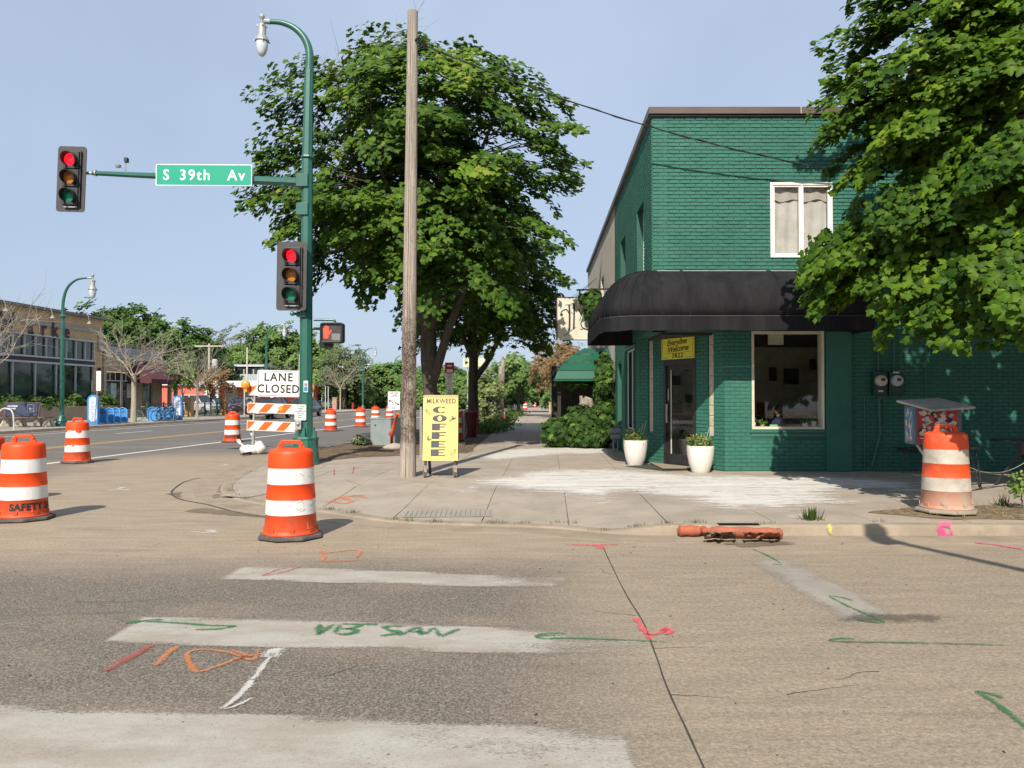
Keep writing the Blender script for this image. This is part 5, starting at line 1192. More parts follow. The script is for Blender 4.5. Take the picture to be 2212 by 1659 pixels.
def drum(loc, label, rz=0, dirty=False, text=False, detail=True, group='orange and white traffic drums'):
 t = thing('traffic_drum', label, 'traffic drum', loc, rz, group)
 o1, o2, w1, rb = (M_orD, M_loD, M_whD, M_rubD) if dirty else (M_or, M_or2, M_wh, M_rub)
 n = 40
 rb_ = MB(); rb_.lathe([(.355, 0), (.365, .012), (.36, .035), (.325, .048), (.25, .05)], 8, phase=PI / 8 + .1); rb_.build('rubber_base', rb, t, bevel=.004)
 secs = (('lower_body', o2, [(.30, .045), (.305, .06), (.285, .085), (.283, .10), (.272, .262), (.277, .268)]),
   ('white_band', w1, [(.274, .2685), (.274, .275), (.266, .428), (.266, .433)]),
   ('orange_band', o1, [(.270, .4335), (.268, .44), (.254, .594), (.259, .600)]),
   ('white_band', w1, [(.256, .6005), (.256, .607), (.247, .772), (.247, .777)]),
   ('orange_band', o1, [(.251, .7775), (.251, .785), (.242, .93), (.236, .955), (.215, .975), (.12, .985), (.0, .987)]))
 for nm, m, pr in secs:
  mb = MB(); mb.smooth = True; mb.lathe(pr, n); mb.build(nm, m, t, angle=50)
 hd = MB(); P = [(-.185, .93), (-.105, 1.075), (.105, 1.075), (.185, .93), (.13, .93), (.095, .985), (.085, 1.035), (-.085, 1.035), (-.095, .985), (-.13, .93)]
 hd.prism([P[0], P[1], P[7], P[8], P[9]], (0, -.022, 0), X_, Z_, .044); hd.prism([P[1], P[2], P[6], P[7]], (0, -.022, 0), X_, Z_, .044); hd.prism([P[2], P[3], P[4], P[5], P[6]], (0, -.022, 0), X_, Z_, .044)
 for s in (-1, 1): hd.tube([(s * .118, -.03, 1.03), (s * .118, .03, 1.03)], .016, 8)
 hd.build('handle', o1, t, bevel=.006)
 if detail:
  gr = MB()
  for k in range(8):
   a = 6.283 * k / 8 + .2; gr.box(.285 * cos(a), .285 * sin(a), .10, .02, .05, .045, a)
  for a in (-2.35, -.75, .8, 2.4):
   c_, s_ = cos(a), sin(a); T = Vector((-s_, c_, 0)); O_ = Vector((c_ * .270, s_ * .270, .11))
   gr.add([O_ - T * .03, O_ + T * .03, O_ + Z_ * .12, O_ + Vector((c_, s_, 0)) * .026 + T * .02], [(0, 1, 3), (1, 2, 3), (2, 0, 3)])
  tag(gr.build('foot_ribs', o2, t), kind='stuff')
 if text:
  P, fs = text_data('SAFETY SA', .115, bold=.005, spacing=1.1);
  ang0 = -PI / 2 + (.95 if text is True else text)
  V = []
  for x, y, z in P: a = ang0 - .02 + x / .285 * .95; r = .287 - (y + .17 - .10) * .07; V.append((r * cos(a), r * sin(a), y + .178))
  mb = MB(); mb.add(V, fs); mb.build('stencil_lettering', M_ink, t)
 return t
front_p = G(628, 1161, 0); front_p.z = H(front_p.x, front_p.y) if front_p.y > 9.3 else .006
d0 = drum((front_p.x, front_p.y, .008), 'scuffed drum nearest the camera, on the sand below the signal pole', .12)
p = G(50, 1122); drum((p.x, p.y, .006), 'clean drum stencilled SAFETY at the left edge', .05, text=True)
p = G(-33, 1088); drum((p.x, p.y, .006), 'drum cut off by the left edge behind the stencilled drum', .3)
p = G(167, 1000); dA = drum((p.x, p.y, .006), 'drum with torn white bands beside the white edge line', -.15)
rv = random.Random(4)
scf = MB(); rq = random.Random(6)
for _ in range(26):
 a0, z = rq.uniform(-2.7, -.5), rq.choice((rq.uniform(.29, .42), rq.uniform(.62, .76), rq.uniform(.3, .4))); r = .2725 - (z - .27) * .048 + .0015; P_ = []
 da, dz, k_ = rq.uniform(.05, .3), rq.uniform(-.03, .03), rq.randint(3, 6)
 for i in range(k_ + 1): a = a0 + da * i / k_; zz_ = z + dz * i / k_ + .008 * sin(i * 1.7); P_.append(Vector((r * cos(a), r * sin(a), zz_)))
 ribbon(scf, P_, [.001 + .004 * rq.random() for _ in P_], (cos(a0 + da / 2), sin(a0 + da / 2), 0))
tag(scf.build('scuff_marks', mat('scuff', (.12, .10, .09), (.25, .22, .2)), d0), kind='stuff')
tr_ = MB()
for _ in range(9):
 a = rv.uniform(-2.6, -.6); z = rv.choice((.76, .745, .42)); r = .2505 if z > .7 else .2695; w_ = rv.uniform(.03, .09); hgt = rv.uniform(.02, .06)
 V = [(r * cos(a + d * w_ * 4), r * sin(a + d * w_ * 4), z + e) for d, e in ((-.5, .01), (0, .02), (.5, .01), (.35, -hgt * .5), (0, -hgt), (-.3, -hgt * .6))]; tr_.add(V, [tuple(range(6))])
tr_.build('torn_sheeting', M_or2, dA)
p = G(502, 955); drum((p.x, p.y, .006), 'drum stencilled SAFE behind the sandbagged barricade foot', .0, text=.35)
proto = drum((W(714.5, 925, 36.5).x, 36.5, .006), 'nearest drum of the four lined along the avenue right of the pole', .2)
for (u, y, lab, rz) in ((779, 41.8, 'second drum of the four lined along the avenue', .5), (811, 49.5, 'third drum of the four, just above the grey cabinet', 1.1), (842, 57, 'farthest drum of the four, beside the lane sign', 0)):
 dup(proto, (W(u, 900, y).x, y, .006), rz, lab)
p = G(2044, 1108, .13); drum((p.x, p.y, .15), 'dusty faded drum standing in the mulch by the sticker covered box', .06, dirty=True)
for (u, v, lab) in ((981, 952, 'drum half hidden behind the coffee sign'), (1053, 909.5, 'drum under the pale young tree, left of the weathered pole'), (1069, 908, 'drum touching the left of the weathered pole'), (1134, 886, 'distant drum at the edge of the long sidewalk'), (1156, 880, 'tiny drum farthest down the sidewalk'), (1038, 884, 'drum in the far row seen beside the tree trunk'), (1030, 882.5, 'drum at the left end of the far row')):
 p = G(u, v, .13); dup(proto, (p.x, p.y, .13), rv.uniform(0, 3), lab)
p = G(1086, 906, .13); cn = thing('traffic_cone', 'slim orange and white cone at the right of the weathered pole', 'traffic cone', tuple(p));
mb = MB(); mb.box(0, 0, .025, .5, .5, .05); mb.build('rubber_base', M_rub, cn)
for nm, m, pr in (('orange_body', M_or, [(.19, .05), (.15, .35)]), ('white_band', M_wh, [(.15, .35), (.13, .5)]), ('orange_body', M_or, [(.13, .5), (.115, .62)]), ('white_band', M_wh, [(.115, .62), (.1, .76)]), ('orange_body', M_or, [(.1, .76), (.07, 1.1), (.03, 1.14), (.0, 1.14)])):
 mb = MB(); mb.smooth = True; mb.lathe(pr, 20); mb.build(nm, m, cn)
by = 21.4; bl = W(530, 880, by); br = W(673, 880, by)
bz = thing('barricade', 'three board orange and white barricade carrying the lane closed sign', 'barricade', ((bl.x + br.x) / 2, by, 0), radn(-3), tilt=(0, radn(1.9)))
BWd = br.x - bl.x; M_bo = mat('barricade_orange', (.85, .12, .012), (.75, .11, .015), .4); M_bw = mat('barricade_white', (.74, .72, .63), (.68, .66, .58), .45)
for zc in (1.735, 1.26, .77):
 b = MB(); b.prism([(-BWd / 2, -.135), (BWd / 2, -.135), (BWd / 2, .135), (-BWd / 2, .135)], (0, 0, zc), X_, Z_, .03); bo_ = b.build('board', M_bw, bz)
 s = MB(); k = -BWd / 2 - .2
 while k < BWd / 2:
  P = [(k, -.118), (k + .24, -.118), (k + .24 + .20, .118), (k + .20, .118)]
  P = clip_rect(P, -BWd / 2 + .015, BWd / 2 - .015, -.118, .118)
  if len(P) > 2: s.prism(P, (0, -.002, zc), X_, Z_, .001)
  k += .505
 lk(s.build('stripes', M_bo), bo_)
for sx in (-BWd / 2 + .17, BWd / 2 - .17):
 mb = MB(); mb.box(sx, .05, .95, .055, .05, 1.9); mb.build('upright', M_galv, bz); mb = MB(); mb.box(sx, .05, .03, .06, 1.5, .06); mb.build('foot', M_rub, bz)
mb = MB(); mb.prism([(0, -.08), (.08, 0), (0, .08), (-.08, 0)], (.02, -.006, 1.27), X_, Z_, .002); mb.build('sticker', mat('amber_sticker', (.7, .3, .03)), bz)
for sx in (-1, 1):
 wl_ = thing('warning_light', 'round amber warning light on the %s end of the barricade' % ('left' if sx < 0 else 'right'), 'warning light', (bz.location.x + sx * (BWd / 2 - .02), by - .05, 1.83 + (0.03 if sx < 0 else -.05)), 0, 'amber warning lights')
 mb = MB(); mb.smooth = True; mb.tube([(0, -.045, .06), (0, .045, .06)], .115, 20); mb.build('housing', mat('amber_housing', (.75, .3, .02), (.6, .22, .02), .4), wl_); mb = MB(); mb.smooth = True; mb.ball((0, -.04, .06), .105, 16, 8, (1, .45, 1)); mb.build('lens', mat('amber_light_lens', (.85, .36, .04), (.7, .26, .03), .2), wl_)
 mb = MB(); mb.box(0, 0, -.08, .09, .07, .12); mb.build('battery_box', mat('amber_housing', (.75, .3, .02)), wl_)
lc = thing('lane_closed_sign', 'white LANE CLOSED sign standing above the barricade', 'sign', tuple(W(601.5, 828.5, by - .09)), tilt=(0, radn(1.2)))
w, h = 91 / F * by, 57 / F * by; mb = MB(); mb.prism(rrect(w, h, .05), (0, 0, 0), X_, Z_, .004); mb.build('board', M_signw, lc)
ri = rrect(w - .06, h - .06, .035); rim = MB();
rib = ri + ri[:1]; rim.tube([Vector((a, -.002, b)) for a, b in rib], .006, 4); rim.build('border', M_ink, lc)
text_on('LANE', .315, (-.005, -.0035, .165), X_, Z_, M_ink, lc, bold=.007, spacing=1.2, sx=.92); text_on('CLOSED', .315, (-.0, -.0035, -.155), X_, Z_, M_ink, lc, bold=.007, spacing=1.14, sx=.9)
M_sand = mat('sandbag', (.72, .72, .70), (.62, .62, .6), .45, ns=4, bump=.5, bs=9)
sbp = G(540, 981); sb = thing('sandbag', 'white sandbag slumped over the left foot of the barricade', 'sandbag', tuple(sbp))
mb = MB(); mb.smooth = True; mb.ball((0, -.05, .12), .27, 18, 10, (1.1, .8, .5)); mb.ball((.26, .0, .18), .18, 16, 9, (1.0, .8, .95));
for i, v in enumerate(mb.v):
 nz = mnoise.noise(Vector(v) * 5) * .05; mb.v[i] = (v[0] + nz, v[1] + nz, max(0.005, v[2] + nz))
mb.build('bag', M_sand, sb)
mb = MB(); mb.smooth = True; mb.tube([(-.10, -.1, .2), (-.2, -.15, .29), (-.28, -.1, .37), (-.33, -.1, .40)], [.03, .03, .06, .015], 6); mb.tube([(.18, 0, .3), (.12, 0, .44), (.05, 0, .56), (-.02, 0, .66)], [.025, .02, .05, .012], 5); mb.build('tied_ends', M_sand, sb)
M_wood = bpy.data.materials.new('weathered_wood'); t = NT(M_wood); P = t.coord(); sp2 = t.n('SeparateXYZ'); t.l(P, sp2.inputs[0])
g1 = t.noise(P, 9, 6, .65, (4, 4, .16)); g2 = t.noise(P, 30, 4, .6, (5, 5, .3)); low = t.ramp(sp2.outputs[2], 3.6, 2.2); low = t.math('MULTIPLY', low, t.ramp(sp2.outputs[2], .35, .8))
base_c = t.mix(t.ramp(g1, .35, .65), (.44, .385, .325), (.27, .225, .185)); base_c = t.mix(t.math('MULTIPLY', t.ramp(g2, .55, .72), .5), base_c, (.12, .095, .075))
dk = t.mix(t.ramp(t.noise(P, 28, 3, .6), .45, .6), (.075, .050, .038), (.2, .16, .13)); base_c = t.mix(t.math('MULTIPLY', low, t.ramp(t.noise(P, 5, 5, .7, (1, 1, .5)), .34, .56)), base_c, dk)
t.bsdf(base_c, .85, spec=.2, bump=t.math('ADD', t.math('MULTIPLY', g2, .6), g1), bstr=.7, bdist=.02)
b0 = W(881, 1030, 14.2); b1 = W(891.5, 25, 14.2)
up = thing('utility_pole', 'tall weathered wooden pole with a brown stapled band beside the coffee sign', 'utility pole', (b0.x, 14.2, .118)); T = b1 - Vector((b0.x, 14.2, .118))
mb = MB(); mb.smooth = True; n = 14; pts = [T * (i / n) for i in range(n + 1)]; mb.tube(pts, [.150 - .055 * (i / n) ** .8 for i in range(n + 1)], 22); mb.build('trunk', M_wood, up, angle=30)
ck = MB()
for k, (a, w_) in enumerate(((-1.75, .008), (-1.45, .005), (-2.2, .004))):
 for i in range(n):
  if k and i % 3 == 0: continue
  r0, r1 = .151 - .055 * (i / n) ** .8, .151 - .055 * ((i + 1) / n) ** .8; a0 = a + .03 * sin(i * 2); a1 = a + .03 * sin((i + 1) * 2)
  ribbon(ck, [T * (i / n) + Vector((cos(a0), sin(a0), 0)) * r0, T * ((i + 1) / n) + Vector((cos(a1), sin(a1), 0)) * r1], w_, (cos(a), sin(a), 0))
ck.build('drying_cracks', mat('crack_dark', (.03, .022, .016)), up)
st = MB(); rs = random.Random(9)
for _ in range(420):
 z = rs.gauss(2.1, .75) if rs.random() < .7 else rs.uniform(.4, 7.6)
 if not .3 < z < 7.8: continue
 a = rs.uniform(-2.9, -.25); r = .152 - .055 * (z / T.z) ** .8; c_ = T * (z / T.z) + Vector((cos(a), sin(a), 0)) * r; s_ = rs.uniform(.004, .009); st.box(c_.x, c_.y, c_.z, s_ * 2, .008, s_, a + 1.57)
tag(st.build('staples', mat('staple_metal', (.5, .48, .44), (.2, .17, .14), .5, metal=.4, ns=40), up), kind='stuff')
hw = MB(); z = 7.95; hw.tube([(T.x * .94 - .2, 0, z), (T.x * .94 + .26, 0, z)], .012, 6); hw.tube([(T.x * .94 + .06, -.08, z + .02), (T.x * .94 + .16, -.09, z + .12), (T.x * .94 + .24, -.07, z + .02), (T.x * .94 + .22, 0, z - .1)], .022, 7); hw.build('pole_hardware', M_black, up)
mb = MB(); mb.box(.16, -.02, .9, .02, .02, .02);
def cable(a, b, sag, r, n=26):
 a, b = Vector(a), Vector(b); return [a.lerp(b, i / n) - Z_ * (4 * sag * (i / n) * (1 - i / n)) for i in range(n + 1)]
ca = W(903, 92, 14.2); cb = W(1880, 380, 15.0)
cbm = MB(); pts = cable(ca, cb, .30, .01); cbm.tube(pts, .013, 5); pts2 = [p + Vector((0, .02 * sin(i * 1.9), .02 * cos(i * 1.9))) for i, p in enumerate(pts)]; cbm.tube(pts2, .008, 4)
tag(cbm.build('service_cable', M_black), 'twisted black cable from the wooden pole to the shop wall', 'cable')
drop = MB(); e = cb; drop.tube(spath([e, e + Vector((.35, -.08, -.05)), e + Vector((.6, -.02, .03)), e + Vector((.9, .12, -.05))], 5), .012, 5); drop.tube(spath([e, e + Vector((-.25, -.05, -.1)), e + Vector((.0, -.0, -.22)), e + Vector((.5, .1, -.12))], 5), .01, 5); tag(drop.build('cable_drop', M_black), 'looped black service wires at the shop wall under the maple', 'cable')
for i, (y0, u0, v0, u1, v1, y1) in enumerate(((26, 1290, 600, 1150, 690, 60), (27, 1278, 612, 1150, 700, 60))):
 cc = MB(); cc.tube(cable(W(u0, v0, y0), W(u1, v1, y1), .2, .01), .012, 4); tag(cc.build('thin_wire', M_galv), ('upper' if i == 0 else 'lower') + ' thin wire running off the cream building', 'cable')
M_cofy = mat('sign_yellow', (.82, .66, .19), (.76, .60, .17), .5, ns=2, dirt=(.6, .45, .15), dirt_amt=.15); M_cofi = mat('sign_grey_ink', (.065, .065, .075), (.10, .10, .11), .7, ns=20)
M_dkw = mat('dark_stained_wood', (.035, .038, .05), (.05, .052, .06), .7, ns=5)
p = G(951, 1031, .12); fa = thing('sandwich_board', 'yellow MILKWEED COFFEE sandwich board on castors beside the wooden pole', 'sandwich board', (p.x, p.y, .121), radn(1.5))
w = 76 / F * p.y; zb, zt = .30, 1.485; lean = radn(7)
Yf = Vector((0, sin(lean), cos(lean))); Of = Vector((-w / 2, -.02, zb)); hgt = (zt - zb) / cos(lean)
mb = MB(); mb.prism([(0, 0), (w, 0), (w, hgt), (0, hgt)], Of, X_, Yf, .02); mb.build('front_board', M_cofy, fa, bevel=.003)
Yb = Vector((0, -sin(lean), cos(lean))); Ob = Vector((-w / 2, .30, zb)); mb = MB(); mb.prism([(0, 0), (w, 0), (w, hgt), (0, hgt)][::-1], Ob, X_, Yb, -.02); mb.build('rear_board', M_dkw, fa)
mb = MB(); mb.prism([(0, hgt - .05), (w, hgt - .05), (w, hgt), (0, hgt)], Of - Yf.cross(X_) * -.0 + YB * .003, X_, Yf, .002); mb.build('top_rail', mat('bare_plywood', (.55, .37, .2), (.48, .32, .17), .7), fa)
for sx in (-1, 1):
 mb = MB(); mb.bar(Vector((sx * (w / 2 - .05), .01, .06)), Vector((sx * (w / 2 - .05), .165, 1.42)), .075, .045); mb.build('leg', M_dkw, fa)
 mb = MB(); mb.bar(Vector((sx * (w / 2 - .05) + (.06 if sx < 0 else -.0), .34, .02)), Vector((sx * (w / 2 - .05), .20, 1.42)), .07, .045); mb.build('leg', M_dkw, fa)
 cs_ = MB(); cx_ = sx * (w / 2 - .05); cs_.box(cx_, -.05, .155, .075, .02, .13); cs_.box(cx_ - .032, -.07, .10, .006, .05, .13); cs_.box(cx_ + .032, -.07, .10, .006, .05, .13); co = cs_.build('castor', mat('rusty_zinc', (.4, .36, .32), (.25, .18, .13), .5, metal=.3, ns=20), fa)
 wh = MB(); wh.smooth = True; wh.tube([(cx_ - .018, -.075, .05), (cx_ + .018, -.075, .05)], .05, 16); lk(wh.build('wheel', M_rub), co)
nf = (X_.cross(Yf)).normalized() * .004; Op = lambda a, b: Of + X_ * a + Yf * b + nf
text_on('MILKWEED', .122, Op(w / 2 + .01, hgt - .115), X_, Yf, M_cofi, fa, bold=.003, spacing=1.05, sx=.86)
def blk(mb, a, b, c, d): mb.add([Op(a, b), Op(c, b), Op(c, d), Op(a, d)], [(0, 1, 2, 3)])
lt = MB(); lx, rx = w * .275, w * .69; H0 = hgt - .21; step = (H0 - .05) / 6
def arcpoly(mb, cx, cy, rx_, ry_, a0, a1, t0, t1, n=16):
 for i in range(n):
  a, b = a0 + (a1 - a0) * i / n, a0 + (a1 - a0) * (i + 1) / n
  f = lambda th, s: (cx + rx_ * cos(th) * s, cy + ry_ * sin(th) * s)
  sc = lambda th: (1 - (t0 if cos(th) < 0 else t1) * abs(cos(th)) - .22 * abs(sin(th)))
  p0, p1 = f(a, 1), f(b, 1); q0, q1 = f(a, sc(a)), f(b, sc(b)); mb.add([Op(*p0), Op(*p1), Op(*q1), Op(*q0)], [(0, 1, 2, 3)])
for i, ch_ in enumerate('COFFEE'):
 t1_ = H0 - step * i; b1_ = t1_ - step * .80; ym = (t1_ + b1_) / 2; hh = (t1_ - b1_)
 sh = -.006 * i; l_, r_ = lx + sh, rx + sh
 if ch_ == 'C': arcpoly(lt, (l_ + r_) / 2, ym, (r_ - l_) / 2, hh / 2, radn(38), radn(322), .72, .2)
 elif ch_ == 'O': arcpoly(lt, (l_ + r_) / 2, ym, (r_ - l_) / 2, hh / 2, 0, PI * 2, .66, .66, 28)
 else:
  blk(lt, l_, b1_, l_ + .14 * w / .62 * 1.0, t1_); blk(lt, l_ + .14 * w / .62, t1_ - hh * .16, r_, t1_); blk(lt, l_ + .14 * w / .62, ym - hh * .07, r_ - .03, ym + hh * .08)
  if ch_ == 'E': blk(lt, l_ + .14 * w / .62, b1_, r_, b1_ + hh * .15)
lt.build('lettering', M_cofi, fa)
bd = MB(); e = .055
def ln(a, b, c, d, t_=.005): ribbon(bd, [Op(a, b), Op(c, d)], t_, nf.normalized())
ln(e, .06, e, hgt * .5 - .04); ln(e, hgt * .5 + .03, e, hgt - .25); ln(w - e, .12, w - e, hgt * .5 - .0); ln(w - e, hgt * .5 + .07, w - e, hgt - .2); ln(e, .06, w * .25, .06); ln(w * .72, .06, w - e, .06); ln(w - e, .06, w - e, .12)
bd.build('border', M_cofi, fa)
lf = MB()
def leafline(cx, cy, L, a, fill=False):
 c_, s_ = cos(a), sin(a); o = []
 for i in range(17):
  th = 6.283 * i / 16; x, y = L / 2 * cos(th), L * .24 * sin(th) * (1 - .25 * cos(th)); o.append(Op(cx + x * c_ - y * s_, cy + x * s_ + y * c_))
 ribbon(lf, o, .006, nf.normalized()); ribbon(lf, [Op(cx - L * .5 * c_, cy - L * .5 * s_), Op(cx + L * .62 * c_, cy + L * .62 * s_)], .005, nf.normalized())
 for k in (-.25, -.05, .15):
  for s2 in (-1, 1): ribbon(lf, [Op(cx + L * k * c_, cy + L * k * s_), Op(cx + L * (k - .1) * c_ - s2 * L * .16 * s_, cy + L * (k - .1) * s_ + s2 * L * .16 * c_)], .003, nf.normalized())
leafline(w * .14, hgt - .31, .12, -.8); leafline(w * .87, .15, .14, .85)
for cx_, cy_, a in ((w * .80, hgt - .46, .7), (w * .88, hgt - .43, .2), (w * .84, hgt - .41, 2.2), (w * .15, .41, 1.2), (w * .19, .38, .3)): leafline(cx_, cy_, .07, a)
lf.build('leaf_drawings', M_cofi, fa)
for a in (e, w - e):
 sc_ = MB(); sc_.disc(Op(a, hgt * .5 + .0), nf, .009, 8, .003); sc_.build('screw', M_cofi, fa)
p0, p1 = G(800, 964, .12), G(866, 966, .12); cx_ = (p0.x + p1.x) / 2
cab = thing('utility_cabinet', 'grey green metal cabinet behind the wooden pole', 'cabinet', (cx_ + .12, p0.y + .3, .15), .05)
w = (p1.x - p0.x) + .25; M_cab = mat('cabinet_grey', (.25, .29, .29), (.21, .25, .25), .5, ns=2.5, dirt=(.16, .18, .17), dirt_amt=.35)
mb = MB(); mb.box(0, 0, .39, w, .7, .80); mb.build('body', M_cab, cab, bevel=.02); mb = MB(); mb.box(0, 0, .795, w + .03, .73, .03); mb.build('lid', M_cab, cab, bevel=.01)
mb = MB(); mb.prism([(0, -.08), (.06, 0), (0, .08), (-.06, 0)], (-.02, -.353, .34), X_, Z_, .002); mb.build('warning_diamond', mat('warning_red', (.4, .03, .04)), cab)
mb = MB(); mb.box(-w / 2 + .14, -.355, .60, .04, .02, .04); mb.build('lock', M_black, cab)
mk_ = MB(); mk_.smooth = True; pts = spath([G(846, 966, .12), W(847, 940, 22.0), W(852, 915, 21.8), W(859, 894, 21.5)], 5); mk_.tube(pts, .045, 10); o = mk_.build('marker_tube', mat('marker_orange', (.85, .12, .03), rough=.4)); tag(o, 'bent orange plastic marker tube in front of the grey cabinet', 'marker')
def rock(p, r, label, seed, m, sq=(1, 1, .5)):
 mb = MB(); mb.smooth = True; mb.ball((0, 0, r * sq[2] * .7), r, 14, 9, sq); mb.v = [tuple(Vector(v) * (1 + .22 * mnoise.noise(Vector(v) * 3 / r * .5 + Vector((seed, 0, 0))))) for v in mb.v]
 o = mb.build('stone', m, angle=50); o.location = p; tag(o, label, 'stone')
M_stone = mat('pale_stone', (.38, .34, .28), (.3, .26, .22), .85, ns=5, bump=.4, bs=20)
p = G(852, 972, .12); rock(tuple(p), .32, 'flat pale stone at the foot of the wooden pole', 2, M_stone, (1, .7, .35))
p = G(868, 969, .12); rock(tuple(p), .18, 'smaller grey stone behind the wooden pole', 5, M_stone)
def bush(p, rx, ry, rz, n, size, label, m, name='bush', cat='bush', kind='clump', seed=1, z0=.1, stems=True):
 t = thing(name, label, cat, p); rng = np.random.default_rng(seed); d = rng.normal(size=(n, 3)); d /= np.linalg.norm(d, axis=1, keepdims=True); d[:, 2] = np.abs(d[:, 2]); r = rng.uniform(.35, 1.0, n) ** .5
 lump = 1 + .28 * np.sin(d[:, 0] * 5 + seed) * np.cos(d[:, 1] * 6 + d[:, 2] * 5 + seed); pos = d * r[:, None] * lump[:, None] * np.array((rx, ry, rz)) + (0, 0, z0)
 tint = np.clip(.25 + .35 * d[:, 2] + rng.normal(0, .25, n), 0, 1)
 tag(leaf_mesh('foliage', kind, pos, d + rng.normal(size=(n, 3)) * .6 + (0, 0, .4), rng.uniform(.6, 1.3, n) * size, m, tint, t), kind='stuff')
 if stems:
  mb = MB()
  for k in range(5): a = k * 1.26; mb.tube([(0, 0, -.02), (rx * .4 * cos(a), ry * .4 * sin(a), rz * .7)], [.02, .006], 5)
  mb.build('stems', M_bark, t)
 return t
M_bark = mat('bark', (.11, .095, .08), (.075, .063, .052), .95, ns=5, bump=1.0, bs=14, stretch=(1, 1, .35), spec=.1)
M_bark_pale = mat('dead_bark', (.36, .32, .25), (.27, .24, .185), .9, ns=8, bump=.3, bs=20)
M_weedl = mat_leaf('dusty_leaves', (.07, .10, .05), (.16, .2, .1), (.3, .3, .15), trans=.2)
p = G(780, 965, .12); bush(tuple(p), .26, .2, .2, 260, .08, 'small dusty green weed clump left of the grey cabinet', M_weedl, seed=3)
p = G(909, 988, .12); po = MB(); po.box(0, 0, .6, .05, .03, 1.25); po.mi = 1
for k in range(22): po.box(0, -.016, .08 + k * .054, .014, .004, .018)
o = po.build('steel_post', [M_galv, M_dk]); o.location = p; tag(o, 'thin perforated steel post between the wooden pole and coffee sign', 'post')
p = Vector((W(971, 900, 25.5).x, 25.5, .15)); bs_ = thing('bus_stop_sign', 'tall bus stop sign, red above two white panels, behind the coffee sign', 'sign', tuple(p))
zz = lambda v: W(971, v, 25.5).z - .15
mb = MB(); mb.box(0, .03, zz(783) / 2, .06, .04, zz(783)); mb.build('post', M_galv, bs_)
def panel(v0, v1, w, m, nm): mb = MB(); h_ = zz(v0) - zz(v1); mb.prism(rrect(w, h_, .02, cy=(zz(v0) + zz(v1)) / 2), (0, 0, 0), X_, Z_, .006); return mb.build(nm, m, bs_)
panel(783, 806, .30, mat('bus_sign_red', (.5, .02, .04)), 'red_panel'); panel(806.5, 820, .30, M_signw, 'white_panel'); panel(821, 846, .19, M_signw, 'white_panel')
mb = MB(); mb.box(0, -.003, zz(790), .16, .002, .05); mb.box(0, -.003, zz(801), .2, .002, .1); mb.build('bus_symbol', M_signw, bs_)
for v, t_ in ((808.8, 'STOP'), (813, 'BUSES'), (817, 'ONLY')): text_on(t_, .058, (0, -.002, zz(v)), X_, Z_, mat('sign_red_ink', (.4, .03, .04)), bs_, bold=.001)
for v, t_ in ((824, 'NO'), (829.5, 'PARKING'), (835, '7-9'), (840, 'AM')): text_on(t_, .055, (0, -.002, zz(v)), X_, Z_, mat('sign_red_ink', (.4, .03, .04)), bs_, sx=.8)
mb = MB(); mb.box(0, -.003, zz(843.5), .12, .001, .02); mb.build('arrow', M_ink, bs_)
y = 52.0; p = Vector((W(851, 862, y).x, y, 0)); cl_ = thing('centre_lane_sign', 'white CENTER LANE ONLY sign with two turn arrows by the wooden pole', 'sign', tuple(p)); w = 26 / F * y; h = 39.5 / F * y; zc = W(851, 865.5, y).z
mb = MB(); mb.prism(rrect(w, h, .04, cy=zc), (0, 0, 0), X_, Z_, .006); mb.build('board', M_signw, cl_); mb = MB(); mb.box(0, .03, .5, .05, .04, 1.0); mb.build('post', M_galv, cl_)
for t_, dz in (('CENTER', .50), ('LANE', .36), ('ONLY', -.50)): text_on(t_, .155, (0, -.004, zc + dz), X_, Z_, M_ink, cl_, bold=.003)
ar = MB(); ar.box(0, -.004, zc + .27, w * .72, .001, .02)
for s in (-1, 1):
 pts = spath([Vector((s * .06, -.005, zc + s * .16 - .14)), Vector((s * .07, -.005, zc + s * .03 - .12)), Vector((s * .14, -.005, zc - s * .07 - .12 )), Vector((s * .24, -.005, zc - s * .12 - .12))], 4); ribbon(ar, pts, .05, YB)
 e = pts[-1]; ar.add([e + Vector((0, -.001, .09)), e + Vector((0, -.001, -.09)), e + Vector((s * .13, -.001, -.02))], [(0, 1, 2)])
ar.build('turn_arrows', M_ink, cl_)
y = 28.3; bx = W(1013, 900, y).x; bn = thing('litter_bin', 'maroon slatted litter bin under the second street tree', 'litter bin', (bx, y, .12)); M_mar = mat('maroon_paint', (.19, .012, .022), (.15, .01, .018), .45)
mb = MB(); mb.lathe([(.27, .03), (.31, .86)], 24); mb.build('liner', M_black, bn)
for k in range(26): a = 6.283 * k / 26; s = MB(); s.bar(Vector((.285 * cos(a), .285 * sin(a), .02)), Vector((.345 * cos(a), .345 * sin(a), .95)), .055, .012, (cos(a), sin(a), 0)); s.build('slat', M_mar, bn)
mb = MB(); mb.lathe([(.30, .0), (.30, .06), (.28, .06)], 24); mb.lathe([(.33, .86), (.365, .9), (.36, .95), (.32, .95)], 24); mb.build('hoop', M_mar, bn)
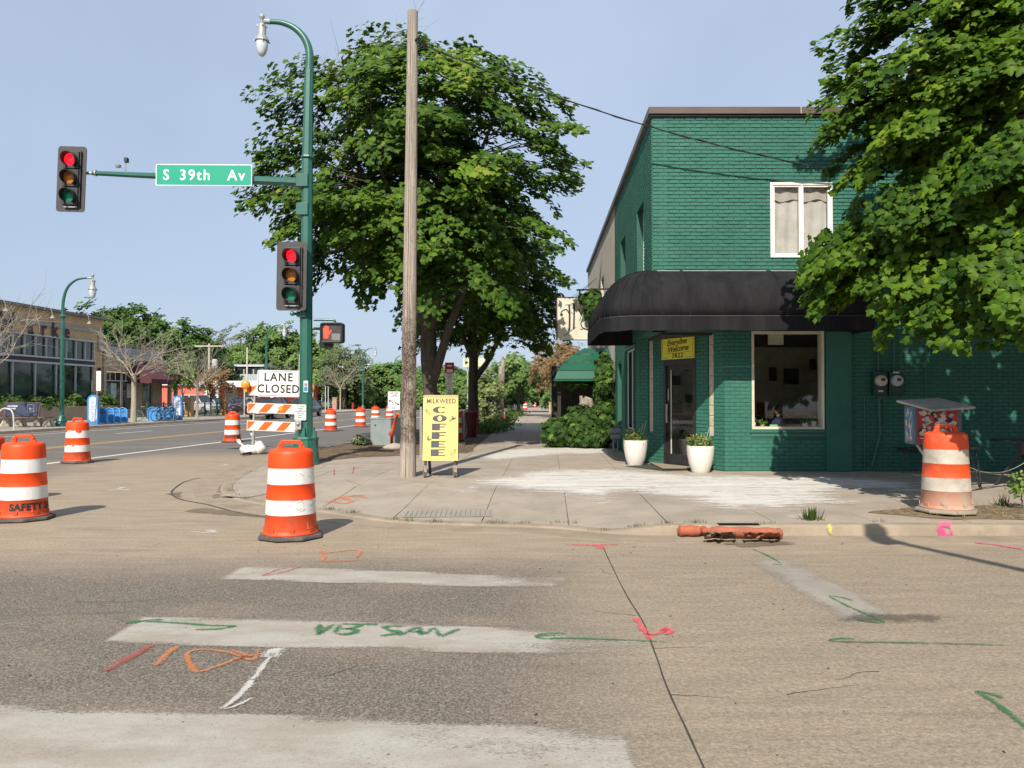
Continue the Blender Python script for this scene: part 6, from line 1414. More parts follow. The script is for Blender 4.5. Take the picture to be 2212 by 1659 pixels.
def bicycle(loc, rz, label, m, rim_m, group=None):
 t = thing('bicycle', label, 'bicycle', loc, rz, group)
 for x in (-.52, .52):
  w_ = MB(); pts = [Vector((x + .33 * cos(6.283 * k / 20), 0, .34 + .33 * sin(6.283 * k / 20))) for k in range(21)]; w_.tube(pts, .02, 6, cap=False); wo = w_.build('wheel', M_rub, t)
  r_ = MB(); pts = [Vector((x + .30 * cos(6.283 * k / 20), 0, .34 + .30 * sin(6.283 * k / 20))) for k in range(21)]; r_.tube(pts, .01, 4, cap=False);
  for k in range(8): r_.bar(Vector((x, 0, .34)), Vector((x + .3 * cos(.785 * k), 0, .34 + .3 * sin(.785 * k))), .005, .005)
  lk(r_.build('rim', rim_m), wo)
 f = MB()
 for a, b in (((-.52, .34), (-.12, .32)), ((-.12, .32), (.40, .72)), ((-.12, .32), (-.22, .82)), ((-.22, .78), (-.52, .34)), ((.52, .34), (.38, .92)), ((-.2, .74), (.41, .8))): f.tube([(a[0], 0, a[1]), (b[0], 0, b[1])], .018, 6)
 f.build('frame', m, t); h_ = MB(); h_.tube([(.34, -.28, 1.02), (.4, -.1, 1.0), (.38, 0, .95), (.4, .1, 1.0), (.34, .28, 1.02)], .014, 6); h_.build('handlebar', M_black, t)
 s_ = MB(); s_.box(-.24, 0, .9, .26, .14, .05, taper=.8); s_.tube([(-.22, 0, .78), (-.23, 0, .89)], .014, 6); s_.build('saddle', M_black, t); return t
bk = bicycle((W(992, 930, 26.8).x, 26.8, .13), 1.3, 'dark bicycle locked behind the coffee sign', M_black, M_galv)
mb = MB(); mb.tube(spath([Vector((0, -.3, 0)), Vector((0, -.3, .75)), Vector((0, 0, .95)), Vector((0, .3, .75)), Vector((0, .3, 0))], 5), .03, 8); mb.box(0, -.3, .01, .2, .2, .02); o = mb.build('bicycle_rack', M_galv); o.location = (W(1002, 930, 26.4).x, 26.4, .13); tag(o, 'grey hoop bicycle rack beside the maroon bin', 'bicycle rack')
y = 48; wp0, wp1 = W(1080, 905, y), W(1085, 778, y); wp = thing('weathered_pole', 'short grey splintered pole in the grass strip beyond the bin', 'pole', (wp0.x, y, .13)); mb = MB(); mb.smooth = True
mb.tube([(0, 0, 0), (.03, 0, 2), (wp1.x - wp0.x - .04, 0, wp1.z - .5)], [.27, .21, .17], 12); mb.tube([(.08, 0, 1.8), (wp1.x - wp0.x + .06, 0, wp1.z - .1)], [.19, .1], 9); mb.build('trunk', M_wood, wp)
M_log = mat('orange_mesh_sock', (.40, .105, .05), (.27, .09, .05), .8, ns=5, bump=.8, bs=18, dirt=(.2, .12, .08), dirt_amt=.75); M_sock = mat('muddy_fabric', (.22, .13, .09), (.14, .09, .065), .9, ns=7, bump=.8, bs=12)
lg = thing('filter_log', 'muddy orange filter sock lying in the gutter against the kerb', 'filter log', tuple(G(1572, 1150, .02)))
R0 = Vector(lg.location); gz = lambda u, v, z: G(u, v, z) - R0
pts = [gz(1464, 1147, .07), gz(1490, 1146, .075), gz(1512, 1147, .07), gz(1518, 1146, .05), gz(1524, 1147, .07), gz(1560, 1149, .075), gz(1620, 1150, .075), gz(1670, 1152, .07), gz(1684, 1153, .06)]
mb = MB(); mb.smooth = True; mb.tube(spath(pts, 4), [.058 + .006 * sin(i * 1.7) - (.028 if i in (8, 9, 10, 15, 16, 17) else 0) - (.03 if i in (0, 32) else 0) for i in range(33)], 14); mb.build('sock', M_log, lg)
rg = random.Random(3)
for (ua, ub, n_) in ((1520, 1590, 9), (1605, 1685, 11)):
 mb = MB(); mb.smooth = True
 P = []
 for i in range(n_ + 1):
  u = ua + (ub - ua) * i / n_; row = []
  for j in range(5): row.append(gz(u + rg.uniform(-3, 3), 1150 + j * 3.9 + rg.uniform(-1.2, 1.2) - (j == 4) * rg.uniform(0, 4), max(.012, .12 - j * .028) + rg.uniform(0, .025)))
  P += row
 mb.add(P, [(i * 5 + j, i * 5 + j + 1, (i + 1) * 5 + j + 1, (i + 1) * 5 + j) for i in range(n_) for j in range(4)]); so2 = mb.build('loose_fabric', M_sock if ua < 1600 else M_log, lg, angle=20); sd = so2.modifiers.new('s', 'SOLIDIFY'); sd.thickness = .006
dr_ = MB(); a, b = W(1553, 1136, 8.80), W(1642, 1138, 8.80); dr_.add([(a.x, 8.782, .085), (b.x, 8.782, .085), (b.x, 8.775, .045), (a.x, 8.775, .045)][::-1], [(0, 1, 2, 3)]); dr_.add([(a.x, 8.80, .129), (b.x, 8.80, .129), (b.x, 8.90, .128), (a.x, 8.90, .128)], [(0, 1, 2, 3)])
o = dr_.build('kerb_drain', mat('drain_iron', (.02, .018, .016), (.04, .035, .03), .8)); tag(o, 'dark drain mouth in the kerb behind the orange log', 'drain')
p = Vector((W(2026, 1100, 10.9).x, 10.9, .14)); bx_ = thing('sticker_box', 'old red and blue paper box plastered with stickers under a flat grey lid', 'newspaper box', tuple(p), radn(-5))
zc = lambda v, y=10.75: W(2026, v, y).z - .14
z0_, z1_ = zc(962), zc(878); M_bxg = mat('box_grey', (.13, .13, .14), (.1, .1, .11), .6)
wb = 98 / F * 10.75; mb = MB(); mb.box(0, .14, (z0_ + z1_) / 2, wb, .36, z1_ - z0_); mb.build('body', M_bxg, bx_, bevel=.008)
mb = MB(); mb.prism([(-wb / 2 + .035, z0_ + .03), (wb / 2 - .055, z0_ + .03), (wb / 2 - .055, z1_ - .02), (-wb / 2 + .035, z1_ - .02)], (0, -.043, 0), X_, Z_, .004); mb.build('red_front', mat('box_red', (.42, .03, .03), (.34, .025, .025), .5), bx_)
mb = MB(); mb.prism([(-.29, z0_ + .03), (-.01, z0_ + .03), (-.01, z1_ - .02), (-.29, z1_ - .02)], (-wb / 2 - .003, .0, 0), (0, -1, 0), Z_, .003); mb.build('blue_side', mat('box_blue', (.06, .16, .34), (.10, .22, .4), .5), bx_)
rb_ = random.Random(12); cols = [mat('sticker_paper', (.62, .60, .55), (.5, .48, .43), .7, ns=14), mat('sticker_pale_blue', (.25, .42, .52)), mat('sticker_black', (.03, .03, .035)), mat('sticker_cream', (.6, .55, .42)), mat('sticker_bright_red', (.6, .05, .04))]
for face in range(2):
 sk = MB()
 for k in range(95 if face == 0 else 40):
  a, b = rb_.uniform(-wb / 2 + .08, wb / 2 - .1), rb_.uniform(z0_ + .08, z1_ - .06); s1_, s2_ = rb_.uniform(.015, .055), rb_.uniform(.01, .045); rot = rb_.gauss(0, .3); n_ = rb_.choice((4, 4, 5, 7, 12)); sk.mi = rb_.choice((0, 0, 0, 0, 3, 3, 1, 2, 4))
  P = [(s1_ * cos(6.283 * i / n_ + .78) * rb_.uniform(.7, 1.1), s2_ * sin(6.283 * i / n_ + .78) * rb_.uniform(.7, 1.1)) for i in range(n_)]; P = [(x * cos(rot) - y_ * sin(rot), x * sin(rot) + y_ * cos(rot)) for x, y_ in P]
  if face == 0: sk.add([(min(max(a + x, -wb / 2 + .04), wb / 2 - .06), -.0445 - k * .00012, b + y_) for x, y_ in P], [tuple(range(n_))])
  else: a = rb_.uniform(.06, .24); sk.add([(-wb / 2 - .0045 - k * .00012, min(max(a - x * .6, .02), .28), b + y_ * 1.6) for x, y_ in P], [tuple(range(n_))])
 sk.build('stickers', cols, bx_)
mb = MB(); lw_ = 148 / F * 10.7; zl = z1_ + .02
mb.add([(-lw_ / 2, .2, zl + .07), (lw_ * .22, .42, zl + .10), (lw_ / 2, -.1, zl - .02), (-lw_ * .18, -.24, zl - .06), (-lw_ / 2, .2, zl + .035), (lw_ * .22, .42, zl + .065), (lw_ / 2, -.1, zl - .055), (-lw_ * .18, -.24, zl - .095)], [(0, 3, 2, 1), (4, 5, 6, 7), (0, 1, 5, 4), (1, 2, 6, 5), (2, 3, 7, 6), (3, 0, 4, 7)])
mb.build('lid', mat('lid_grey', (.44, .42, .37), (.33, .32, .28), .7, ns=4, dirt=(.13, .13, .12)), bx_, bevel=.01)
mb = MB(); mb.bar(Vector((0, .17, 0)), Vector((0, .17, z0_)), .09, .09); mb.build('post', M_bxg, bx_); mb = MB(); mb.bar(Vector((-wb / 2 + .06, .05, z0_ + .0)), Vector((0, .17, z0_ - .33)), .03, .02); mb.build('brace', mat('white_brace', (.55, .54, .52)), bx_)
M_dgn = mat('dark_green_metal', (.012, .05, .038), (.01, .04, .03), .5); M_mg = mat('meter_glass', (.55, .52, .42), (.48, .46, .38), .2, spec=.8)
for i, (u, txt, lab) in enumerate(((1900, '3822', 'electric meter numbered 3822, the left one of two'), (1934, 'PARK', 'electric meter marked PARK, the right one of two'))):
 c_ = W(u, 826, CY0 - .1); mt_ = thing('electric_meter', lab, 'meter', tuple(c_), 0, 'electric meters on the shop wall'); mb = MB(); mb.box(0, .02, -.02, .27, .12, .46); mb.build('meter_box', M_dgn, mt_, bevel=.01)
 mb = MB(); mb.smooth = True; mb.lathe([(0, 0), (.095, 0), (.105, .02)][::-1], 20);
 mb = MB(); mb.smooth = True; mb.tube([(0, -.04, .03), (0, -.11, .03), (0, -.13, .03)], [.112, .105, .07], 20); mo_ = mb.build('dial', M_mg if i == 0 else mat('meter_glass_grey', (.5, .52, .52), (.42, .44, .44), .2), mt_)
 mb = MB(); mb.box(0.01, -.132, .05, .08, .004, .05); lk(mb.build('dial_window', M_dk), mo_)
 text_on(txt, .05, (0, -.042, -.17 if i == 0 else .19), X_, Z_, M_signw, mt_, bold=.002)
 for z1c, z2c in ((.2, 5.0 - c_.z), ):
  cd = MB(); cd.tube([(0, .05, .2), (0, .05, 5.8 - c_.z)], .02, 8); cd.build('conduit', M_green_s, mt_)
 if i == 0: cd = MB(); cd.tube([(.0, .04, -.24), (.02, .04, -1.0), (-.14, .04, -1.62)], .026, 8); cd.build('conduit', M_green_s, mt_)
for (u, v0, v1, lab) in ((1868, 860, 1015, 'thin green conduit between the pier and the meters'), (2000, 860, 700, 'dark green pipe on the wall above the sticker box')):
 cd = MB(); a, b = W(u, v0, CY0 - .03), W(u, v1, CY0 - .03); cd.tube([a, b], .014, 6); tag(cd.build('wall_conduit', M_green_s), lab, 'conduit')
def hairpin(t, x, y, h, out):
 mb = MB(); mb.tube(spath([Vector((x - .05, y, h)), Vector((x - .012 + out[0], y + out[1], .012)), Vector((x + .012 + out[0], y + out[1], .012)), Vector((x + .05, y, h))], 4), .007, 5); mb.build('leg', M_black, t)
p = G(1950, 1016, .12); stl = thing('metal_chair', 'black wire legged chair standing against the dark wall', 'chair', (p.x, p.y - .3, .13)); mb = MB(); mb.box(0, 0, .45, .5, .42, .03); mb.build('seat', M_black, stl, bevel=.01)
for sx in (-.2, .2):
 for sy in (-.17, .17): hairpin(stl, sx, sy, .44, (sx * .25, sy * .2))
mb = MB(); mb.box(0, .2, .82, .46, .03, .1); mb.tube([(-.2, .2, .45), (-.2, .2, .8)], .01, 5); mb.tube([(.2, .2, .45), (.2, .2, .8)], .01, 5); mb.build('backrest', M_black, stl)
tbl = thing('outdoor_table', 'round black outdoor table at the right edge by the dark wall', 'table', (W(2205, 1000, 12.6).x, 12.6, .13)); mb = MB(); mb.lathe([(.42, .72), (.43, .735), (.42, .75), (0, .75)], 28); mb.build('tabletop', M_black, tbl)
for a in (.5, 2.6, 4.7): mb = MB(); mb.bar(Vector((.05 * cos(a), .05 * sin(a), .5)), Vector((.36 * cos(a), .36 * sin(a), 0)), .03, .03); mb.build('leg', M_black, tbl)
mb = MB(); mb.tube([(0, 0, .45), (0, 0, .72)], .04, 8); mb.build('column', M_black, tbl)
ch = MB(); ch.tube(cable(W(2096, 1010, 12.2), W(2212, 1000, 12.5), .12, .01), .006, 4); tag(ch.build('chain', M_galv), 'thin pale chain sagging between the box and the table', 'chain')
bh = thing('wire_stool', 'black wire stool half hidden behind the dusty drum', 'stool', (W(2090, 1030, 12.4).x, 12.4, .13)); mb = MB(); mb.lathe([(.2, .62), (.2, .65), (0, .65)], 20); mb.build('seat', M_black, bh)
for a in (.3, 1.9, 3.4, 5.0): hairpin(bh, .1 * cos(a), .1 * sin(a), .62, (.14 * cos(a), .14 * sin(a)))
p = G(1330, 972, .12); gm = thing('gas_meter', 'grey gas meter with pipes at the foot of the shop side wall', 'gas meter', (p.x - .08, p.y - .6, .125)); M_gm = mat('gas_meter_grey', (.22, .26, .28), (.17, .2, .22), .5)
for k, (x, z) in enumerate(((0, .55), (.0, .40), (.24, .48))):
 mb = MB(); mb.smooth = True; mb.tube([(x - .11, 0, z), (x + .11, 0, z)], [.09, .09], 12); mb.box(x, -.02, z, .26, .16, .1); mb.build('meter_body', M_gm, gm)
mb = MB()
for x in (-.06, .06, .2, .3): mb.tube([(x, 0, 0), (x, 0, .42)], .022, 7)
mb.tube([(-.06, 0, .68), (.3, 0, .68), (.3, 0, .1)], .022, 7); mb.build('pipes', M_gm, gm)
sm = thing('signal_pole', 'second green signal mast behind the camera, its arm over the road', 'signal pole', (5.5, -5.4, 0)); mb = MB(); mb.tube([(0, 0, 0), (0, 0, 5.6)], [.15, .11], 8); mb.build('shaft', M_pole, sm)
mb = MB(); mb.tube([(0, 0, 5.35), (-2.75, 7.7, 5.5)], [.09, .06], 8); mb.build('mast_arm', M_pole, sm); mb = MB(); mb.box(-2.8, 7.85, 5.5, .18, .2, .5, .35); mb.build('signal_box', M_dk, sm)
# ================================================================ TREES
def maple_leaf_mat(name, dark, light, yel, tr=.32): return mat_leaf(name, dark, light, yel, tr, .42)
ML_near = maple_leaf_mat('maple_leaves_near', (.028, .074, .006), (.118, .215, .013), (.23, .31, .025))
ML_mid = maple_leaf_mat('maple_leaves', (.032, .080, .010), (.115, .205, .018), (.23, .275, .035))
ML_far = maple_leaf_mat('far_leaves', (.075, .14, .035), (.18, .28, .075), (.27, .32, .11))
ML_dark = maple_leaf_mat('dark_far_leaves', (.04, .09, .022), (.11, .19, .045), (.17, .22, .06))
ML_pale = maple_leaf_mat('pale_leaves', (.12, .16, .05), (.24, .29, .10), (.34, .36, .14))
ML_rust = maple_leaf_mat('rusty_leaves', (.17, .10, .045), (.30, .19, .09), (.14, .18, .05))
def crown_points(n, R, rng, seed, inner=.42, bottom=-1.0, flat=1.0):
 """cluster centres through an uneven ellipsoid"""
 out = []
 while len(out) < n:
  d = rng.normal(size=3); d /= np.linalg.norm(d)
  if d[2] < bottom: continue
  r = rng.uniform(inner ** 2, 1) ** .5
  lump = 1 + .16 * sin(d[0] * 4.2 + seed) * cos(d[2] * 4 + d[1] * 3.1 + seed * 2) + .10 * sin(d[2] * 9 + d[0] * 7 + seed)
  out.append((d * r * lump * np.array(R), d, r))
 return out
def tree(name, label, base, trunk_h, C, R, nclus, leaves, lsize, kind, m, seed, cat='tree', trunk_r=.25, lean=(0, 0), bark=None, limbs=7, cl=(.62, .62, .26), inner=.42, bottom=-1.0, group=None, twigs=True, tmul=1.0, extra=None, droop=.35, keep=None):
 """C, R: crown centre and radii relative to the base"""
 t = thing(name, label, cat, base, 0, group); rng = np.random.default_rng(seed); rnd = random.Random(seed); bark = bark or M_bark; keep_ = keep
 C = np.array(C, float); R = np.array(R, float)
 cl_ = crown_points(nclus, R, rng, seed, inner, bottom); cents = np.array([C + c[0] for c in cl_]); dirs = np.array([c[1] for c in cl_]); rad = np.array([c[2] for c in cl_])
 if keep is not None:
  k_ = np.array([keep(c + np.array(base)) for c in cents]); cents, dirs, rad = cents[k_], dirs[k_], rad[k_]
 if extra is not None:
  ex = np.array([e[:3] for e in extra]) - np.array(base); cents = np.vstack([cents, ex]); dd = ex - C; dd /= np.linalg.norm(dd, axis=1, keepdims=True); dirs = np.vstack([dirs, dd]); rad = np.concatenate([rad, np.ones(len(ex))])
 top = Vector((lean[0], lean[1], trunk_h)); mb = MB(); mb.smooth = True
 mb.tube([(0, 0, -.05), (0, 0, .12), Vector((0, 0, 0)).lerp(top, .45) + Vector((rnd.uniform(-.04, .04), 0, 0)), top], [trunk_r * 1.35, trunk_r * 1.08, trunk_r * .92, trunk_r * .85], 14); mb.build('trunk', bark, t)
 limb_pts = []
 for k in range(limbs):
  a = 6.283 * k / limbs + rnd.uniform(-.3, .3); el = rnd.uniform(.35, .85); tgt = C + np.array((cos(a) * R[0] * (1 - el * .5) * .75, sin(a) * R[1] * (1 - el * .5) * .75, R[2] * (el * 1.4 - .55)))
  if k == 0: tgt = C + np.array((0, 0, R[2] * .8))
  s_ = Vector(top) - Vector((0, 0, rnd.uniform(0, trunk_h * .12))); e_ = Vector(tgt); mid = s_.lerp(e_, .45) + Vector((0, 0, .12 * R[2] * (1 if k else 0)))
  pts = spath([s_, mid, e_], 5); pts = [p + Vector((rnd.uniform(-.04, .04), rnd.uniform(-.04, .04), 0)) * min(1, i) for i, p in enumerate(pts)]
  n = len(pts); lb = MB(); lb.smooth = True; lb.tube(pts, [trunk_r * (.62 - .52 * i / (n - 1)) for i in range(n)], 8); lb.build('limb', bark, t)
  limb_pts += [(p, trunk_r * (.62 - .52 * i / (n - 1))) for i, p in enumerate(pts)]
 LP = np.array([tuple(p[0]) for p in limb_pts])
 if twigs:
  bm_ = MB()
  for i, c in enumerate(cents):
   if twigs != True and i % twigs: continue
   d = np.linalg.norm(LP - c, axis=1) + np.maximum(0, (LP[:, 2] - c[2])) * 1.2; j = int(np.argmin(d)); a = Vector(LP[j]); b = Vector(c); r0 = min(limb_pts[j][1] * .55, .045 * max(1, trunk_r * 3))
   mid = a.lerp(b, .55) + Vector((rnd.uniform(-.1, .1), rnd.uniform(-.1, .1), .12 * (b - a).length)); bm_.tube([a, mid, b], [r0, r0 * .6, .006], 4, cap=False)
  tag(bm_.build('branches', bark, t), kind='stuff')
 N = len(cents); per = rng.poisson(leaves, N); idx = np.repeat(np.arange(N), per); n = len(idx)
 oh = dirs * (1, 1, 0) + rng.normal(0, .25, (N, 3)) * (1, 1, 0); oh /= np.linalg.norm(oh, axis=1, keepdims=True) + 1e-6
 sl = np.radians(rng.normal(27 if droop < 1 else 0, 12, N)) + .35 * (dirs[:, 2] < -.3); upv = np.array((0, 0, 1.0))
 fw = oh * np.cos(sl)[:, None] - upv * np.sin(sl)[:, None]; nm = oh * np.sin(sl)[:, None] + upv * np.cos(sl)[:, None]; sd = np.cross(nm, fw)
 sc_ = rng.uniform(.7, 1.3, N) * cl[0]; a_ = rng.uniform(-1.0, 1.0, n); b_ = rng.uniform(-1, 1, n) * np.sqrt(np.clip(1 - a_ ** 2 * .9, .05, 1)) * .72; c_ = rng.normal(0, 1, n) * cl[2] * .45
 k_ = idx; pos = cents[k_] + (fw[k_] * (a_ * sc_[k_])[:, None] + sd[k_] * (b_ * sc_[k_])[:, None] + nm[k_] * (c_ - droop * .22 * (a_ + .3) ** 2 * sc_[k_])[:, None])
 out = pos - C; out /= np.linalg.norm(out, axis=1, keepdims=True) + 1e-6
 nrm = nm[k_] * .75 + out * .25 + np.array((-.1, -.5, .3)) + rng.normal(size=(n, 3)) * .36
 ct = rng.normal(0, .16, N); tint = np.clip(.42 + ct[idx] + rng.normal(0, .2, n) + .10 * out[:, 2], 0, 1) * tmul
 sizes = rng.uniform(.65, 1.2, n) * lsize
 return t, pos, nrm, sizes, tint
def finish(T, kind, m, name='foliage'):
 t, pos, nrm, sizes, tint = T; return tag(leaf_mesh(name, kind, pos, nrm, sizes, m, tint, t), kind='stuff')
by_ = 23.2; bx0 = -2.45
U = lambda u, v, y: np.array(tuple(W(u, v, y)))
ex = []
rx_ = np.random.default_rng(31)
for (u, v, w_, n_) in ((590, 410, 22, 9), (575, 375, 14, 4), (612, 330, 20, 5), (620, 220, 22, 8), (640, 160, 14, 3), (640, 285, 25, 6), (705, 170, 22, 7), (790, 100, 14, 3), (810, 105, 12, 3), (870, 125, 25, 7), (835, 160, 30, 8), (930, 110, 20, 5), (985, 135, 22, 6), (1010, 130, 12, 4), (1085, 165, 22, 6), (1130, 195, 20, 5), (1195, 215, 16, 6), (1170, 250, 20, 6), (1215, 330, 18, 6), (1230, 370, 14, 6), (1205, 400, 16, 4), (1150, 440, 22, 6), (1165, 500, 16, 5), (1140, 530, 22, 6), (620, 480, 22, 8), (612, 500, 12, 4), (660, 555, 26, 9), (690, 590, 14, 4), (700, 520, 26, 8), (790, 590, 24, 7), (800, 620, 14, 3), (760, 200, 26, 7), (1190, 300, 22, 8), (1040, 160, 26, 7), (600, 340, 16, 6), (640, 430, 25, 8)):
 for _ in range(max(2, int(n_ * .6))): ex.append(U(u + rx_.normal() * w_, v + rx_.normal() * w_ * .7, by_ + rx_.uniform(-2.2, 2.2)))
def keep_big(p):
 u = CX + p[0] / p[1] * F; v = 860 - (p[2] - CAMH) / p[1] * F
 left = np.interp(v, [90, 150, 200, 260, 340, 420, 500, 560, 620, 700], [780, 670, 625, 640, 615, 600, 615, 690, 800, 850]); right = np.interp(v, [100, 140, 180, 250, 330, 380, 440, 520, 600, 700], [980, 1060, 1150, 1185, 1215, 1225, 1165, 1160, 1140, 1130])
 return left + 38 + rx_.normal() * 14 < u < right - 48 + rx_.normal() * 14 and v > 105 + abs(u - 900) * .12 and v < 648
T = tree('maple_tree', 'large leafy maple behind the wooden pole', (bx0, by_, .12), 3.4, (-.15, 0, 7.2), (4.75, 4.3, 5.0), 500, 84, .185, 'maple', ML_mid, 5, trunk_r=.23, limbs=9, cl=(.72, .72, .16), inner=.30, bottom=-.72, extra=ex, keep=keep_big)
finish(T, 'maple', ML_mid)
tw = MB(); rt = random.Random(2)
def twig(mb, p, d, L, r, depth):
 pts = [p];
 for i in range(4): d = (d + Vector((rt.gauss(0, .14), rt.gauss(0, .14), rt.gauss(0, .1)))).normalized(); pts.append(pts[-1] + d * L / 4)
 mb.tube(pts, [r * (1 - .18 * i) for i in range(5)], 4, cap=False)
 if depth > 0:
  for i in (1, 2, 3, 4):
   for _ in range(2 if i < 4 else 1):
    s = (d + Vector((rt.gauss(0, .55), rt.gauss(0, .55), rt.gauss(.1, .35)))).normalized(); twig(mb, pts[i], s, L * rt.uniform(.45, .65), r * .5, depth - 1)
B0 = Vector((bx0, by_, .12))
for (u, v, u2, v2) in ((770, 300, 800, 90), (760, 260, 735, 170), (830, 330, 810, 190)):
 a, b = Vector(W(u, v, 22.6)), Vector(W(u2, v2, 22.4)); twig(tw, a - B0, (b - a).normalized(), (b - a).length, .022, 2)
tag(tw.build('dead_twigs', M_bark_pale, T[0]), kind='stuff')
for (pts, r) in ((((.0, 0, 1.7), (.30, -.1, 2.6), (.62, -.2, 3.6), (1.1, -.3, 4.8)), (.17, .14, .12, .08)), (((.0, 0, 1.5), (-.12, -.05, 2.6), (-.16, 0, 4.0)), (.18, .15, .11))):
 mb = MB(); mb.smooth = True; mb.tube(spath(pts, 4), list(np.interp(np.linspace(0, 1, len(spath(pts, 4))), np.linspace(0, 1, len(r)), r)), 12); mb.build('limb', M_bark, T[0])
def keep_2(p):
 u = CX + p[0] / p[1] * F; v = 860 - (p[2] - CAMH) / p[1] * F
 return 850 < u < 1212 and v < 762 + rx_.normal() * 6
T = tree('maple_tree', 'second street maple, forked trunk, above the maroon bin', (W(1023, 900, 33).x, 33, .12), 3.2, (.2, 0, 6.0), (4.6, 4.2, 3.6), 320, 60, .22, 'maple_lite', ML_mid, 8, trunk_r=.23, limbs=8, cl=(.8, .8, .16), bottom=-.75, keep=keep_2)
finish(T, 'maple_lite', ML_mid)
mb = MB(); mb.smooth = True; mb.tube([(0.02, 0, 2.2), (.55, 0, 2.9), (1.2, 0, 4.2)], [.15, .12, .09], 10); mb.build('limb', M_bark, T[0])
tb_ = np.array((8.9, 10.2, .12)); ex = []
TIERS = ((1825, 1950, 75, 118, 11.0, 9), (1806, 1880, 165, 222, 11.0, 8), (1803, 1897, 225, 300, 11.0, 11), (1828, 1925, 308, 384, 11.0, 9), (1897, 2017, 212, 262, 10.4, 10), (1945, 2212, 96, 195, 9.6, 30), (1880, 2113, 268, 350, 10.0, 22), (1990, 2120, 345, 400, 9.9, 8), (2110, 2230, 320, 425, 8.9, 16), (1935, 2127, 405, 485, 9.6, 22), (1745, 1850, 570, 612, 11.3, 10), (1800, 1945, 490, 585, 10.9, 20), (1780, 1873, 605, 672, 11.2, 10), (1907, 2113, 566, 680, 9.9, 24), (2065, 2225, 545, 640, 9.0, 18), (1915, 2165, 660, 718, 9.6, 18), (1885, 2000, -10, 40, 10.8, 12), (2000, 2230, -20, 90, 9.8, 26), (1960, 2230, 190, 275, 9.7, 18), (2130, 2230, 440, 540, 9.0, 9), (2150, 2230, 640, 705, 8.9, 7))
for (ua, ub, va, vb, y, n_) in TIERS:
 for _ in range(int(n_ * .66)):
  f = rx_.random(); ex.append(U(ua + 8 + (ub - ua - 8) * f, va - (22 if va < 530 else 44) + (vb - va) * np.clip(rx_.random() * .7 + .3 * (1 - f), 0, 1), y + rx_.normal() * .25 - .5 * (f - .5)))
def keep_n(p):
 if p[2] > 7.7 or (p[0] > 8.7 and p[1] > 6 and p[2] > 3): return True
 if p[1] < 9.9 or p[0] < 6.4: return False
 u = CX + p[0] / p[1] * F; v = 860 - (p[2] - CAMH) / p[1] * F
 left = np.interp(v, [-300, 0, 40, 100, 200, 300, 400, 460, 520, 590, 650, 710, 760], [1880, 1960, 1980, 1900, 1880, 1900, 1990, 2020, 1960, 1900, 1930, 2020, 2100])
 return u > left + 50 and v < 590
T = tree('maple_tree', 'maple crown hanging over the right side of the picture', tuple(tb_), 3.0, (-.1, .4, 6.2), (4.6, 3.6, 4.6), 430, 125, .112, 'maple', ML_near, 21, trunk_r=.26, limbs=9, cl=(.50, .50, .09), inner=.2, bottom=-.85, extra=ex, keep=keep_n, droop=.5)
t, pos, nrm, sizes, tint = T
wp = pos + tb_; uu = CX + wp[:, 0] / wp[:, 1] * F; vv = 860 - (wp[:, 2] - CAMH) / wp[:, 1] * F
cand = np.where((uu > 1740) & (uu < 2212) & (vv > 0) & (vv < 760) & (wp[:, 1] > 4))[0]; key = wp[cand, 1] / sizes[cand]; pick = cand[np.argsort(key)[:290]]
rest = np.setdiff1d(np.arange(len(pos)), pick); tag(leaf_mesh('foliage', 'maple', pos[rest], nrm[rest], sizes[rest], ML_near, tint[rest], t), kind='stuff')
Tv, Tf = leaf_template('maple'); lv = []
for k in range(6):
 me = bpy.data.meshes.new('leaf'); me.from_pydata([tuple(v) for v in Tv], [], [tuple(int(i) for i in f) for f in Tf]); a = me.attributes.new('tint', 'FLOAT', 'POINT'); a.data.foreach_set('value', np.full(len(Tv), .2 + .12 * k, dtype=np.float32)); me.materials.append(ML_near); lv.append(me)
Rm = leaf_rot(nrm[pick], RNG)
for i, j in enumerate(pick):
 o = bpy.data.objects.new('leaf', lv[min(5, int(tint[j] * 6))]); COL.objects.link(o); M4 = Matrix([[*Rm[i][r], pos[j][r]] for r in range(3)] + [[0, 0, 0, 1]]) @ Matrix.Scale(sizes[j], 4)
 o.matrix_basis = M4; lk(o, t)
M_creep = mat_leaf('creeper_leaves', (.02, .05, .012), (.085, .165, .028), (.16, .26, .045), trans=.25)
gr = thing('creeper', 'glossy creeper mounded over the terrace wall and climbing beside the green shop', 'creeper', (2.0, 22.8, .12)); R0 = np.array(gr.location)
def blob(c, r, n, outn=True):
 d = RNG.normal(size=(n, 3)); d /= np.linalg.norm(d, axis=1, keepdims=True); rr = RNG.uniform(.72, 1.12, n) * (1 + .13 * np.sin(d[:, 0] * 9 + c[0] * 7) * np.cos(d[:, 2] * 8 + c[2] * 5))
 return c + d * rr[:, None] * np.array(r), d
ps_, ns2 = [], []
for (u0, u1, vt, vb, y, dp, n) in ((1175, 1235, 905, 962, 22.6, .5, 900), (1215, 1300, 880, 962, 22.4, .5, 1500), (1240, 1322, 920, 964, 22.2, .4, 900), (1285, 1325, 800, 960, 22.6, .35, 1500), (1288, 1322, 765, 850, 22.2, .25, 600), (1262, 1302, 626, 690, 23.7, .3, 800), (1278, 1304, 650, 735, 23.7, .25, 600), (1250, 1266, 636, 652, 23.7, .15, 60), (1205, 1290, 820, 835, 23.6, .4, 300)):
 a, b = W(u0, vt, y), W(u1, vb, y); c = (np.array(a) + np.array(b)) / 2; p_, n_ = blob(c, ((b.x - a.x) / 2, dp, abs(a.z - b.z) / 2), n); p_[:, 2] = np.maximum(p_[:, 2], .14); ps_.append(p_); ns2.append(n_)
